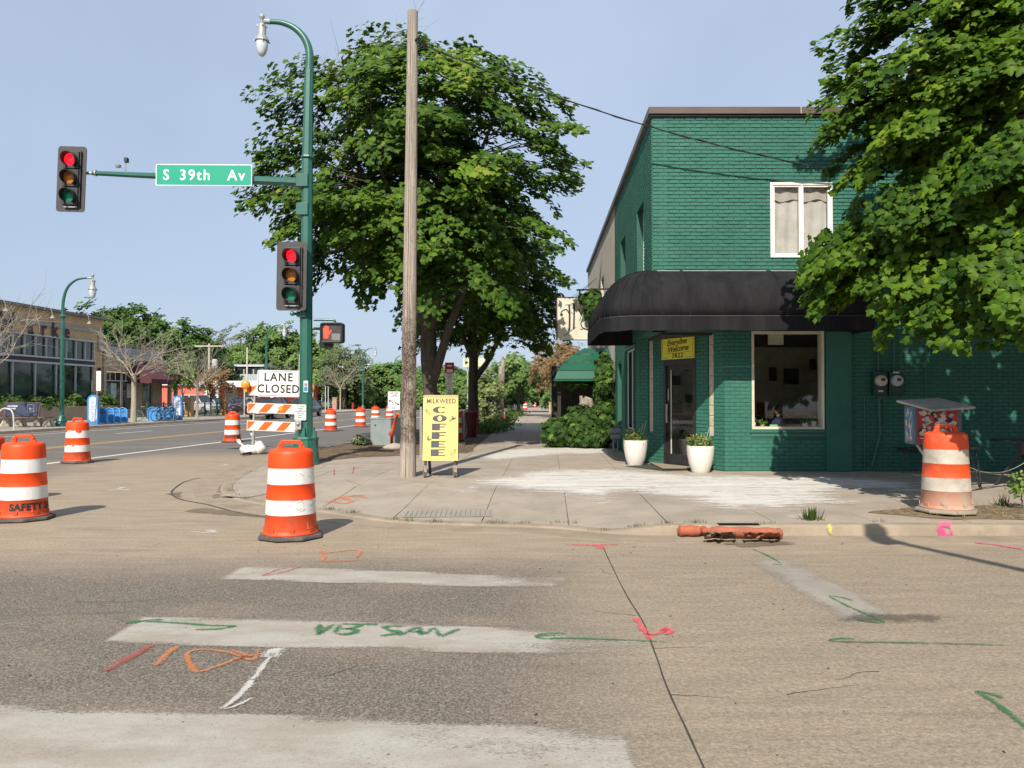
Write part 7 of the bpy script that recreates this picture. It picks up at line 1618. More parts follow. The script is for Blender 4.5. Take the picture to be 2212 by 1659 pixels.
ps_ = np.vstack(ps_); ns2 = np.vstack(ns2);
tag(leaf_mesh('foliage', 'five', ps_ - R0, ns2 + RNG.normal(size=ns2.shape) * .4 + (0, -.2, .35), RNG.uniform(.10, .2, len(ps_)), M_creep, np.clip(RNG.normal(.4, .25, len(ps_)), 0, 1), gr), kind='stuff')
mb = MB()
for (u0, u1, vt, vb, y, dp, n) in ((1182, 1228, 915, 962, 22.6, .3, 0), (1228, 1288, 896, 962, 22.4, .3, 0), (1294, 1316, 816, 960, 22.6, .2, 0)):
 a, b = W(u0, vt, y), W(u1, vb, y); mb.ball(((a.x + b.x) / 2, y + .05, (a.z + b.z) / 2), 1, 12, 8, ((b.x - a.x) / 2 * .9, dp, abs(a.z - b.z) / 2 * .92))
mb.v = [tuple(np.array(v) - R0) for v in mb.v]; mb.build('stems', mat('creeper_shade', (.03, .04, .018), (.05, .04, .025), .95), gr)  # dark solids filling the leaf mass; their colour stands for its inner shade
tr = thing('terrace_frame', 'dark vine covered porch below the green metal awning', 'porch', (2.1, 23.6, .12)); R0 = Vector(tr.location)
M_shade = mat('porch_shade', (.03, .028, .024), (.045, .04, .03), .95)  # near-black colour paints in the darkness beneath the green awning
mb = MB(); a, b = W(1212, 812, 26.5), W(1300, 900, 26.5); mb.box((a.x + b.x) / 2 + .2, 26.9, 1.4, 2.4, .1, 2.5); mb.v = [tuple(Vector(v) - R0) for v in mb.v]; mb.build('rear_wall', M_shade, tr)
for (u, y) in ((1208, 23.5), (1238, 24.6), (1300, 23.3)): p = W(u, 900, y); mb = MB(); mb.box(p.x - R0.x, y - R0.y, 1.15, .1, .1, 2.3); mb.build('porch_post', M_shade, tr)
p = W(1266, 905, 23.6); st = MB(); st.smooth = True; st.tube([(0, 0, 0), (.02, 0, .8), (-.02, 0, 1.25), (.05, 0, 1.45)], [.2, .19, .23, .12], 10); st.tube([(-.12, -.02, .9), (-.18, 0, 1.5)], [.08, .05], 7)
o = st.build('carved_stump', mat('grey_stump', (.34, .3, .25), (.16, .135, .11), .9, ns=4, stretch=(2, 2, .3))); o.location = (p.x, 23.3, .12); tag(o, 'grey weathered carved stump standing in the dark porch', 'stump')
ga = thing('green_metal_awning', 'green slatted metal awning behind the black one', 'awning', (2.2, 24.2, 2.15)); R0 = Vector(ga.location); M_ga = mat('green_awning_metal', (.012, .10, .062), (.01, .085, .052), .4, ns=2)
zz = [2.12, 2.38, 2.64, 2.90, 3.12]; xs_l = [1.27, 1.36, 1.55, 1.86, 2.25]; yy_ = [23.0, 23.15, 23.4, 23.75, 24.2]
for i in range(4):
 s = MB(); x1 = 3.0; s.add([Vector(p) - R0 for p in ((xs_l[i], yy_[i], zz[i]), (x1, yy_[i], zz[i]), (x1, yy_[i + 1], zz[i + 1] - .015), (xs_l[i + 1], yy_[i + 1], zz[i + 1] - .015), (xs_l[i] + .01, yy_[i] + .03, zz[i] - .0), (x1, yy_[i] + .03, zz[i]), (x1, yy_[i + 1] + .03, zz[i + 1] - .015), (xs_l[i + 1] + .01, yy_[i + 1] + .03, zz[i + 1] - .015))], [(0, 1, 2, 3), (7, 6, 5, 4), (0, 4, 5, 1)]); s.build('slat', M_ga, ga)
 s = MB(); s.add([Vector(p) - R0 for p in ((xs_l[i], yy_[i], zz[i]), (xs_l[i + 1], yy_[i + 1], zz[i + 1] - .015), (xs_l[i + 1] + .25, 29, zz[i + 1] - .015), (xs_l[i] + .2, 29, zz[i]))], [(0, 1, 2, 3)]); s.build('side_slat', M_ga, ga)
mb = MB(); mb.bar(Vector((1.24, 22.98, 2.08)) - R0, Vector((3.0, 22.98, 2.08)) - R0, .03, .05); mb.build('front_rail', M_ga, ga)
hy = 24.0; a, b = W(1204, 643, hy), W(1302, 734, hy); w, h = b.x - a.x, a.z - b.z
hs = thing('hanging_sign', 'large cream projecting sign with tall black Hy lettering, half hidden by creeper', 'sign', ((a.x + b.x) / 2, hy, (a.z + b.z) / 2)); M_hs = mat('sign_cream', (.62, .59, .48), (.56, .53, .43), .5, ns=1.5, dirt=(.35, .33, .26), dirt_amt=.25)
mb = MB(); mb.box(0, .12, 0, w, .22, h); mb.build('sign_box', M_hs, hs, bevel=.015); mb = MB(); mb.box(-w / 2 - .015, .12, 0, .025, .25, h); mb.box(0, .12, h / 2 + .012, w, .25, .02); mb.build('edge_frame', mat('sign_edge', (.12, .06, .045)), hs)
l_ = MB(); P = lambda a_, b_: Vector((-w / 2 + w * a_, -.004, -h / 2 + h * b_))
for pts, wd in (([(.26, .84), (.27, .6), (.265, .22)], .055), ([(.37, .86), (.37, .6), (.36, .26)], .05), ([(.17, .83), (.36, .83)], .012), ([(.30, .87), (.44, .87)], .012), ([(.08, .62), (.10, .68), (.2, .72), (.27, .6)], .03), ([(.265, .22), (.22, .14), (.13, .1)], .015), ([(.28, .2), (.40, .3)], .012), ([(.37, .6), (.30, .66)], .012)):
 ribbon(l_, spath([P(*q_) for q_ in pts], 4), wd, YB)
l_.ball(tuple(P(.09, .60)), .045, 8, 5, (1, .05, 1))
for pts, wd in (([(.46, .74), (.53, .58)], .03), ([(.58, .74), (.53, .58), (.49, .46)], .018), ([(.62, .76), (.62, .58)], .03), ([(.69, .77), (.69, .59)], .028), ([(.76, .78), (.76, .6)], .028), ([(.83, .8), (.83, .62)], .028), ([(.55, .50), (.52, .36), (.6, .26), (.8, .23), (.95, .26)], .03), ([(.50, .27), (.53, .25), (.62, .28)], .014)): ribbon(l_, spath([P(*q_) for q_ in pts], 4), wd, YB)
l_.build('lettering', M_ink, hs); rb_ = MB(); rb_.prism([(0, 0), (.9, .38), (.9, .62), (0, .2)], P(.55, .42), X_, Z_, .002); rb_.build('green_ribbon', M_green_s, hs)
mb = MB(); mb.bar(Vector((-.1, .1, h / 2 + .25)), Vector((w / 2 + .6, .1, h / 2 + .3)), .05, .05); mb.bar(Vector((0, .1, h / 2)), Vector((0, .1, h / 2 + .25)), .04, .04); mb.build('bracket', M_black, hs)
def strip_plants(name, u0, v0, u1, v1, n, size, m, label, h=.35, kind='oval'):
 a, b = G(u0, v0, .13), G(u1, v1, .13); k = RNG.random(n); pos = np.stack([a.x + (b.x - a.x) * k + RNG.normal(0, .35, n), a.y + (b.y - a.y) * k + RNG.normal(0, .35, n), .14 + RNG.random(n) ** 1.5 * h], 1)
 return tag(leaf_mesh(name, kind, pos, RNG.normal(size=(n, 3)) * .6 + (0, 0, .9), RNG.uniform(.6, 1.3, n) * size, m, np.clip(RNG.normal(.45, .25, n), 0, 1)), label, 'ground cover', kind='stuff')
strip_plants('verge_plants', 1046, 937, 1090, 914, 2400, .17, ML_mid, 'low green plants in the verge beyond the maroon bin', .28)
strip_plants('verge_plants', 1095, 905, 1120, 893, 1200, .2, ML_dark, 'darker low plants further along the verge', .4)
def small_tree(u, y, vtop, label, m, R, trunk_r, th, seed, n=60, leaves=26, ls=.2, kind='maple_lite', x=None, **kw):
 x = W(u, 900, y).x if x is None else x; top = W(u, vtop, y).z - .12
 T = tree('tree', label, (x, y, .12), th, (0, 0, top - R[2]), R, n, leaves, ls, kind, m, seed, trunk_r=trunk_r, limbs=5, twigs=2, **kw); finish(T, kind, m); return T
small_tree(1052, 46, 782, 'pale leafed young tree left of the weathered pole', ML_pale, (1.25, 1.2, 1.9), .06, 1.6, 40, 70, 30, .2, cl=(.35, .35, .3))
small_tree(1120, 62, 770, 'bright green street tree behind the weathered pole', ML_far, (2.6, 3, 1.35), .12, 2.4, 41, 110, 34, .28)
small_tree(1150, 56, 742, 'rusty brown leafed tree overhanging the far sidewalk', ML_rust, (2.4, 2.6, 1.7), .12, 2.0, 42, 110, 30, .22, x=3.7)
small_tree(1210, 47, 738, 'sparse rusty tree by the terrace roof', ML_rust, (1.6, 2.0, 1.6), .1, 2.0, 43, 80, 26, .18, x=3.4)
small_tree(1120, 82, 800, 'dark green tree closing the end of the sidewalk', ML_dark, (4, 4, 1.7), .2, 2.2, 44, 140, 30, .36)
small_tree(1165, 80, 805, 'mid green tree right of the sidewalk end', ML_far, (3.4, 4, 1.8), .2, 2.2, 45, 130, 30, .34, x=5.2)
small_tree(1195, 100, 800, 'dark tree behind the terrace posts', ML_dark, (4, 4, 3.2), .2, 2.2, 46, 120, 30, .4, x=7.2)
small_tree(1090, 120, 815, 'distant tree in line with the weathered pole', ML_far, (5, 5, 2.2), .2, 2, 47, 110, 26, .5)
bush(tuple(G(1100, 905, .13)), .3, .3, .9, 220, .15, 'thin dark shrub beside the weathered pole', ML_dark, seed=9, kind='oval')
p = G(2205, 1100, .13);
T = tree('shrub', 'leafy green sapling at the right edge in the mulch', (p.x + .02, p.y, .13), .25, (.05, 0, .33), (.22, .2, .2), 14, 12, .07, 'oval', M_herb, 71, cat='shrub', trunk_r=.008, limbs=3, cl=(.08, .08, .07), twigs=True); finish(T, 'oval', M_herb)
p = G(2165, 1092, .13); tuft([(p.x, p.y)], 40, .16, 'thin weed in the mulch near the right edge', 'grass_tuft', .05)
for (u, v, w_, h_, lab, m) in ((1252, 905, .5, .8, 'tan brick pier by the terrace, nearest of two', mat('orange_brick', (.42, .2, .1), (.36, .17, .09), .85, ns=8)), (1193, 893, .6, 1.0, 'pale tan brick pier further down the sidewalk', mat('tan_brick', (.5, .36, .2), (.43, .3, .17), .85, ns=8))):
 p = G(u, v, .13); mb = MB(); t = thing('brick_pier', lab, 'pier', (p.x - (.35 if w_ == .5 else 0), p.y, .12)); mb.box(0, 0, h_ / 2, w_, w_, h_); mb.build('shaft', m, t); mb = MB(); mb.box(0, 0, h_ + .04, w_ + .1, w_ + .1, .08); mb.build('cap', m, t)
p = Vector((W(1190, 880, 60).x, 60, .12)); fg = thing('flag', 'small blue and white flag on a pole down the sidewalk', 'flag', tuple(p)); mb = MB(); mb.tube([(0, 0, 0), (0, 0, W(1190, 822, 60).z)], .025, 6); mb.build('pole', M_galv, fg)
mb = MB(); zt_ = W(1190, 823, 60).z; mb.add([(.02, 0, zt_), (.3, .05, zt_ - .25), (.5, 0, zt_ - .9), (.25, .03, zt_ - .95), (.02, 0, zt_ - .8)], [(0, 1, 2, 3, 4)]); mb.add([(0.02, -.01, zt_ - .3), (.35, .04, zt_ - .45), (.4, .0, zt_ - .6), (.02, -.01, zt_ - .5)], [(0, 1, 2, 3)]); mb.build('cloth', mat('flag_blue', (.12, .25, .6), (.7, .7, .72), ns=3), fg)
T = tree('maple_tree', 'unseen maple added beyond the right edge to shade the shop wall', (17.2, 10.6, .12), 3.0, (0, 0, 6.0), (4.4, 4.2, 4.4), 260, 34, .3, 'maple_lite', ML_mid, 33, trunk_r=.26, limbs=7, cl=(.8, .8, .16), twigs=3); finish(T, 'maple_lite', ML_mid)  # unseen crown, added to deepen the shade on the shop wall
for i, (x, y) in enumerate(((-15, -27), (-4, -29), (8, -27), (20, -28), (31, -20))):
 T = tree('maple_tree', ['corner tree behind the camera on the left', 'tree behind the camera', 'tree behind the camera to the right', 'far right tree behind the camera', 'tree across the side street on the right'][i], (x, y, 0), 2.5, (0, 0, 6), (6.2, 5, 4.6), 150, 22, .75, 'clump', ML_dark, 90 + i, trunk_r=.3, limbs=6, cl=(1.2, 1.2, .5), twigs=4); finish(T, 'clump', ML_dark)
# ================================================================ THE FAR SIDE OF THE AVENUE
SK = Vector((K, 1, 0)).normalized(); SN = Vector((1, -K, 0)).normalized()      # along the avenue, towards it
ROT = math.atan2(SK.y, SK.x) - PI / 2
def far_pt(u, c):
 """point on the line x = c + K*y seen at column u"""
 y = c / ((u - CX) / F - K); return Vector((c + K * y, y, .12))
M_tan = mat('tan_brick_wall', (.56, .39, .215), (.47, .325, .175), .85, ns=1.2, dirt=(.24, .18, .12), dirt_amt=.3, bump=.2, bs=12)
M_tanm = mat('tan_mortar', (.33, .25, .16), (.28, .21, .14), .9)
M_fr = mat('grey_window_frame', (.48, .49, .48), (.42, .43, .42), .5); M_pur = mat('dark_purple_panel', (.035, .025, .045), (.03, .022, .04), .6)
M_letter = mat('dark_letters', (.03, .016, .03), rough=.6)
M_gl2 = mat_dark_glass('storefront_glass', (.018, .028, .026), .05)
def local_build(mb, name, m, parent, **kw): return mb.build(name, m, parent, **kw)
c1 = far_pt(220, -34.0)
b1_ = thing('tan_brick_building', 'single storey tan brick shop with a long glazed front', 'building', (c1.x, c1.y, .12), ROT)
LB = 42.0; HB = 7.1
holes = [(-31, -.95, 4.05, 5.38), (-31, -.95, 1.0, 3.72)]
mb = MB()
def lwall(mb, y0, y1, z0, z1, holes, x=0.0, th=.3):
 ys_ = sorted({y0, y1, *[h[0] for h in holes], *[h[1] for h in holes]}); zs = sorted({z0, z1, *[h[2] for h in holes], *[h[3] for h in holes]})
 for a, b in zip(ys_, ys_[1:]):
  for c, d in zip(zs, zs[1:]):
   if any(h[0] <= a and b <= h[1] and h[2] <= c and d <= h[3] for h in holes): continue
   mb.box(x - th / 2, (a + b) / 2, (c + d) / 2, th, b - a, d - c)
lwall(mb, -LB, 0, 0, HB, holes); mb.box(-8, -.15, HB / 2, 15.4, .3, HB); mb.build('walls', M_tan, b1_)
def lbricks(y0, y1, z0, z1, holes, x=.0, bw=.42, bh=.15):
 """courses on a far wall: two stretchers to a piece, joined"""
 mb = MB(); z = z0; r = 0
 while z < z1 - .02:
  y = y0 - (bw / 2) * (r % 2)
  while y < y1:
   a, b = max(y, y0) + .01, min(y + bw, y1) - .01
   if b - a > .05 and not any(h[0] - .02 < (a + b) / 2 < h[1] + .02 and h[2] - .05 < z + bh / 2 < h[3] + .05 for h in holes):
    e = x + random.uniform(.008, .02); V = [(x - .002, a, z), (x - .002, b, z), (x - .002, b, z + bh - .02), (x - .002, a, z + bh - .02), (e, a + .01, z + .008), (e, b - .01, z + .008), (e, b - .01, z + bh - .028), (e, a + .01, z + bh - .028)]
    mb.add(V, BF)
   y += bw
  z += bh; r += 1
 return mb
mb = lbricks(-32, 0, 5.45, HB - .25, []); tag(mb.build('brick_courses', M_tan, b1_), kind='stuff')
mb = MB(); mb.box(.05, -LB / 2, HB + .05, .5, LB, .16); mb.build('coping', mat('grey_flashing', (.2, .19, .19)), b1_)
mb = MB(); mb.box(.03, -LB / 2, HB - .9, .08, LB, .28); mb.build('stone_band', mat('grey_band', (.36, .33, .27), (.3, .28, .24)), b1_)
mb = MB(); mb.box(.06, -.35, 5.4, .12, .5, 1.2); mb.build('corner_panel', mat('grey_band', (.36, .33, .27)), b1_)
mb = MB(); mb.box(-.05, -16, 3.88, .2, 30.1, .32); mb.build('purple_band', M_pur, b1_)
mb = MB(); mb.box(.04, -16, 5.42, .12, 30.3, .10); mb.box(.04, -16, 4.06, .12, 30.3, .10); mb.build('transom_frame', M_fr, b1_)
for i in range(31):
 y = -1.0 - i * 1.0; mb = MB(); mb.box(.0, y, 4.72, .1, .07, 1.24); mb.build('mullion', M_fr, b1_)
 if i < 30: mb = MB(); mb.box(-.1, y - .5, 4.72, .02, .998, 1.3); mb.build('transom_pane', M_gl2, b1_)
mb = MB(); mb.box(.03, -16, 3.70, .12, 30.3, .12); mb.box(.03, -16, 1.02, .12, 30.3, .10); mb.build('window_rail', M_fr, b1_)
for i in range(16):
 y = -1.0 - i * 2.0; mb = MB(); mb.box(.0, y, 2.36, .1, .08, 2.56); mb.build('mullion', M_fr, b1_)
 if i < 15: mb = MB(); mb.box(-.12, y - 1, 2.36, .02, 1.998, 2.66); mb.build('window_pane', M_gl2, b1_)
for i, (ch_, y, s_) in enumerate((('e', -4.1, 1.3), ('k', -5.3, 1.3), ('r', -6.35, 1.3), ('a', -7.6, 1.3), ('M', -9.6, 1.7))):
 text_on(ch_, s_, (.045 if False else .12, y, 5.85 if s_ < 1.4 else 5.95), (0, 1, 0), Z_, M_letter, b1_, name='letter', bold=.03)
for y in (-2.6, -6.4, -10.5, -14.5):
 gl = MB(); gl.tube(spath([Vector((0, y, HB - .3)), Vector((.3, y, HB + .2)), Vector((.6, y, HB + .0)), Vector((.7, y, HB - .4))], 4), .02, 5); gl.smooth = True; gl.lathe([(0.02, .14), (.05, .1), (.14, -.02), (.16, -.08)][::-1], 12, (.7, y, HB - .5)); gl.build('gooseneck_lamp', mat('dull_enamel', (.3, .3, .27)), b1_)
mb = MB(); mb.box(.12, -.48, 3.35, .15, .14, .5); mb.build('wall_light', M_black, b1_)
pw = thing('planter_wall', 'long tan rendered planter wall below the shop windows', 'planter', (c1.x, c1.y, .12), ROT)
M_ren = mat('tan_render', (.36, .27, .19), (.30, .23, .165), .85, ns=1.0, dirt=(.24, .19, .14), dirt_amt=.3)
mb = MB(); mb.box(1.75, -16, .46, .2, 31, .92); mb.box(.9, -.6, .46, 1.7, .2, .92); mb.build('wall', M_ren, pw); mb = MB(); mb.box(.85, -16, .4, 1.6, 31, .8); mb.build('earth_fill', M_dirt, pw)
ROTM = Matrix.Rotation(ROT, 3, 'Z')
def fb(y, x): p = ROTM @ Vector((x, y, 0)) + Vector((c1.x, c1.y, 0)); return (p.x, p.y, .12)
for i in range(9):
 y = -1.8 - i * 3.1; p = fb(y, .95 + random.uniform(-.1, .1)); r = (1.15, .95, .62 + random.uniform(0, .35))
 if i in (5, ): r = (.9, .8, 1.6)
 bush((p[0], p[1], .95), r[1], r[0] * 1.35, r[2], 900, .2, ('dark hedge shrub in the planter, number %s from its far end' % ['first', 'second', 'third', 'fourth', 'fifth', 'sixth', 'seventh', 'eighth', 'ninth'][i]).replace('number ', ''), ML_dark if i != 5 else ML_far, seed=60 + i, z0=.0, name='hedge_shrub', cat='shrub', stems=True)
n = 2200; k = RNG.random(n) * 30; q_ = np.array([fb(-.8 - a, 1.62) for a in k]); q_[:, 2] = 1.02 + RNG.random(n) * .22; q_[:, 0] += RNG.normal(0, .1, n)
tag(leaf_mesh('hosta_border', 'oval', q_, RNG.normal(size=(n, 3)) + (.4, -.4, 1), RNG.uniform(.1, .22, n), ML_pale, RNG.random(n)), 'pale green low border along the top of the planter', 'ground cover', kind='stuff')
c2 = far_pt(350, -34.0); c2s = (c1 + SK * .25); L2_ = (c2 - c2s).length
b2_ = thing('low_brick_building', 'lower brown brick shop with a maroon awning next to the tan one', 'building', (c2.x, c2.y, .12), ROT)
M_br2 = mat('brown_brick_wall', (.46, .35, .245), (.39, .29, .20), .85, ns=2, bump=.2, bs=12, dirt=(.2, .15, .11), dirt_amt=.3)
holes = [(-L2_ + .2, -L2_ + 4.3, .5, 3.4), (-2.9, -1.4, 0, 2.7)]
mb = MB(); lwall(mb, -L2_, 0, 0, 5.35, holes); mb.box(-7, -.15, 2.67, 13.4, .3, 5.35); mb.build('walls', M_br2, b2_)
mb = lbricks(-L2_, 0, 3.5, 4.4, []); tag(mb.build('brick_courses', M_br2, b2_), kind='stuff')
for k_, z in enumerate((4.5, 4.72, 4.94, 5.14)):
 mb = MB(); mb.box(.04, -L2_ * .5, z, .08, L2_ * .98, .19); mb.build('fascia_board', mat('pale_fascia', (.46, .46, .44), (.37, .37, .35), .7, ns=2, stretch=(1, .3, 1)), b2_)
mb = MB(); mb.box(.0, -L2_ / 2, 5.4, .4, L2_, .1); mb.build('coping', mat('grey_flashing', (.2, .19, .19)), b2_)
a = holes[0]
for i in range(2):
 y = a[0] + (a[1] - a[0]) * (i + .5) / 2; w_ = (a[1] - a[0]) / 2; mb = MB(); mb.box(-.1, y, 1.65, .02, w_ - .1, 2.2); fo = mb.build('window', M_gl2, b2_); mb = MB(); mb.box(-.05, y - w_ / 2 + .04, 1.95, .1, .08, 2.9); mb.box(-.05, y, 2.72, .1, w_ - .1, .07); mb.box(-.05, y, .54, .1, w_ - .1, .07); lk(mb.build('frame', M_fr, None), fo)
 for k_ in range(3): mb = MB(); mb.box(-.1, y - w_ / 2 + w_ * (k_ + .5) / 3, 3.05, .02, w_ / 3 - .06, .58); lk(mb.build('pane', M_gl2), fo)
for (y, m) in ((a[0] + 1.1, mat('mint_poster', (.4, .55, .5))), (a[0] + 3.2, mat('cream_poster', (.55, .52, .42)))): mb = MB(); mb.box(-.08, y, 2.0, .01, .7, 1.1); mb.build('poster', m, b2_)
mb = MB(); mb.box(-.12, -2.15, 1.35, .06, 1.4, 2.6); do2 = mb.build('door', mat('grey_door', (.25, .27, .28)), b2_); mb = MB(); mb.box(-.08, -2.5, 1.5, .02, .5, 2.0); mb.box(-.08, -1.8, 1.5, .02, .5, 2.0); lk(mb.build('door_pane', M_gl2), do2)
M_mar2 = mat('maroon_canvas', (.105, .028, .035), (.08, .02, .028), .8)
mb = MB(); y0_, y1_ = -5.0, .1
mb.add([(0, y0_, 4.35), (0, y1_ - .6, 4.35), (1.9, y1_ + 1.2, 2.9), (1.9, y0_, 2.9), (0, y1_ - .6, 4.35), (-2.0, y1_ + 1.2, 2.9), (1.9, y0_, 2.6), (1.9, y1_ + 1.2, 2.6), (-2, y1_ + 1.2, 2.6), (0, y0_, 2.6)], [(0, 3, 2, 1), (4, 2, 5), (3, 6, 7, 2), (2, 7, 8, 5), (0, 9, 6, 3)]); aw2 = mb.build('maroon_awning', M_mar2, b2_);
P, fs = text_data('303', .3, bold=.01); mm_ = MB(); mm_.add([(1.91, .2 + p[0], 2.75 + p[1]) for p in P], fs); lk(mm_.build('awning_number', M_signw), aw2)
for y in (.9, -.1): mb = MB(); mb.box(.7, y, 1.3, .25, .25, 2.6); mb.build('porch_column', mat('tan_column', (.45, .38, .28)), b2_)
def street_lamp(p, label, s=1.0, proto=[None]):
 if proto[0] is None:
  t = thing('street_lamp', label, 'street lamp', p, 0, 'green arched street lamps');
  mb = MB(); mb.smooth = True; mb.lathe([(.31, 0), (.32, .12), (.28, .2), (.24, .24), (.26, .28), (.17, .5), (.13, .56)], 16); mb.build('base', M_pole, t)
  mb = MB(); mb.tube([(0, 0, .5), (0, 0, 5.6)], [.115, .088], 8, phase=.39); mb.build('shaft', M_pole, t)
  mb = MB(); mb.smooth = True; mb.lathe([(.10, 5.5), (.15, 5.56), (.15, 5.62), (.10, 5.68)], 14); mb.build('collar', M_pole, t)
  mb = MB(); mb.smooth = True; mb.tube(spath([Vector((0, 0, 5.6)), Vector((.02, 0, 6.4)), Vector((.22, 0, 7.05)), Vector((.66, 0, 7.45)), Vector((1.15, 0, 7.55)), Vector((1.3, 0, 7.55))], 5), [.085 - .0018 * i for i in range(26)], 8); mb.build('lamp_arm', M_pole, t)
  lamp_head((1.5, 0, 7.55), .95, t, None); mb = MB(); mb.tube([(1.25, 0, 7.55), (1.48, 0, 7.55)], .055, 8); mb.build('lamp_socket', M_grey, t)
  proto[0] = t; return t
 return dup(proto[0], p, 0, label)
for (u, c, lab) in ((134, -26.0, 'green street lamp nearest us on the far kerb, before the tan shop'), (575, -25.6, 'second green street lamp, rising above the lane closed sign'), (784, -25.6, 'third green street lamp, in front of the oval sign'), (852, -25.6, 'fourth and smallest green street lamp above the centre lane sign')):
 p = far_pt(u, c); street_lamp(tuple(p), lab)
def bare_tree(p, h, spread, label, seed, r=.16, leaf=None, bark=None):
 global rt
 rt = random.Random(seed); t = thing('bare_tree', label, 'tree', p); bark = bark or M_bark_pale; mb = MB(); mb.smooth = True; th = h * .43
 mb.tube([(0, 0, -.03), (.02, 0, th * .5), (0, 0, th)], [r * 1.1, r * .9, r * .8], 9); mb.build('trunk', bark, t); br = MB()
 for k in range(7):
  a = 6.283 * k / 7 + rt.uniform(-.3, .3); e = rt.uniform(.35, 1.3); d = Vector((cos(a) * spread, sin(a) * spread, e * 1.2 + .15)).normalized(); twig(br, Vector((0, 0, th - rt.uniform(0, .5))), d, h * rt.uniform(.34, .52), r * .27, 2)
 tag(br.build('branches', bark, t), kind='stuff'); return t
p = far_pt(-45, -27); bare_tree(tuple(p), 6.6, 1.25, 'dead bare tree at the left edge before the tan shop', 5, .14)
p = far_pt(289, -26.6); bare_tree(tuple(p), 6.8, 1.0, 'dead bare tree with a thick trunk between the bike docks', 6, .17)
p = far_pt(426, -26.6); bare_tree(tuple(p), 5.8, 1.0, 'thin dead tree before the tan fence post', 8, .10)
p = far_pt(455, -30.6); T = tree('tree', 'small half dead tree with rust coloured leaves behind the fence', (p.x, p.y, .12), 1.2, (.3, 0, 2.9), (1.9, 1.8, 1.1), 34, 16, .2, 'clump', ML_rust, 77, trunk_r=.07, limbs=6, cl=(.5, .5, .22)); finish(T, 'clump', ML_rust)
p = far_pt(395, -29.5); T = tree('tree', 'small fresh green tree at the end of the maroon awning', (p.x, p.y, .12), 1.4, (0, 0, 3.0), (1.0, 1.0, 1.5), 24, 20, .25, 'clump', ML_pale, 78, trunk_r=.05, limbs=4, cl=(.4, .4, .3)); finish(T, 'clump', ML_far)
for (u, c, h_, lab, sd) in ((600, -29.5, 5.0, 'dry bare tree behind the lane closed sign', 15), (735, -28.5, 6.5, 'half dead tree before the oval sign', 16)):
 p = far_pt(u, c); bare_tree(tuple(p), h_, .8, lab, sd, .1)
M_blue = mat('dock_blue', (.05, .27, .68), (.045, .23, .6), .4); M_tot = mat('totem_white', (.66, .72, .78), (.6, .66, .72), .4)
def totem(p, label):
 t = thing('bike_share_totem', label, 'totem', tuple(p)); w, h = .62, 1.62; mb = MB(); P = [(-w / 2, 0), (w / 2, 0)] + [(w / 2 * cos(a), h - w / 2 + w / 2 * sin(a)) for a in [PI * i / 12 for i in range(13)]]; mb.prism(P, (0, 0, 0), X_, Z_, .12); mb.build('frame', M_blue, t)
 mb = MB(); w2 = .42; P = [(w2 / 2 * cos(a), .38 + w2 / 2 * sin(a)) for a in [-PI + PI * i / 10 for i in range(11)]] + [(w2 / 2 * cos(a), h - .32 + w2 / 2 * sin(a)) for a in [PI * i / 10 for i in range(11)]]; mb.prism(P, (0, -.004, 0), X_, Z_, .003); mb.build('panel', M_tot, t)
 mb = MB();
 for k in range(7): mb.box(0, -.009, 1.28 - k * .075, .26 - .03 * (k % 3), .001, .022)
 for k in range(3): mb.tube([Vector((.07 * cos(6.283 * i / 12), -.010, .65 - k * .17 + .07 * sin(6.283 * i / 12))) for i in range(13)], .007, 4)
 mb.build('printing', mat('print_blue', (.12, .22, .35)), t); return t
def dock(p, label, pr=[None]):
 if pr[0] is None:
  t = thing('bike_dock', label, 'bike dock', tuple(p), 0, 'blue bike docks'); w, h = .52, .88; mb = MB(); P = [(-w / 2, .06), (w / 2, .06)] + [(w / 2 * cos(a), h - w / 2 + w / 2 * sin(a)) for a in [PI * i / 12 for i in range(13)]]; mb.prism(P, (0, 0, 0), X_, Z_, .10); mb.build('shell', M_blue, t, bevel=.01)
  mb = MB(); mb.tube([Vector((x, -.05, z)) for x, z in [(-w / 2, .0)] + [(w / 2 * cos(a), h - w / 2 + w / 2 * sin(a)) for a in [PI - PI * i / 12 for i in range(13)]] + [(w / 2, .0)]], .025, 6); mb.build('hoop', mat('dock_blue_light', (.12, .4, .8)), t)
  mb = MB(); mb.prism(rrect(.28, .13, .06, cy=h - .24), (0, -.004, 0), X_, Z_, .004); mb.build('slot', mat('slot_dark', (.1, .13, .18)), t); mb = MB(); mb.box(0, .05, .02, .5, .5, .04); mb.build('base_plate', M_galv, t); pr[0] = t; return t
 return dup(pr[0], tuple(p), 0, label)
totem(far_pt(201, -26.0), 'tall blue framed totem at the left end of the first bike docks')
for i, u in enumerate((222, 237, 251, 266)): dock(far_pt(u, -25.9), ['blue bike dock next to the left totem', 'second blue bike dock from the left totem', 'third blue bike dock from the left totem', 'fourth blue bike dock, beside the thick dead trunk'][i])
for i, u in enumerate((330, 345, 360, 371)): dock(far_pt(u, -25.8), ['blue dock at the left of the parked bicycles', 'blue dock behind the parked bicycles', 'blue dock between the bicycles and the right totem', 'blue dock touching the right totem'][i])
totem(far_pt(383, -25.8), 'tall blue framed totem right of the parked bicycles')
M_mintr = mat('mint_rim', (.2, .5, .38))
for i, (u, c, a) in enumerate(((318, -26.6, .25), (352, -25.3, 1.1), (362, -25.2, 1.15))): p = far_pt(u, c); bicycle(tuple(p), a, ['black bicycle with mint rims at the left of the docks', 'black share bicycle facing the road, left of a pair', 'black share bicycle facing the road, right of a pair'][i], M_black, M_mintr if i < 2 else M_galv, 'parked share bicycles')
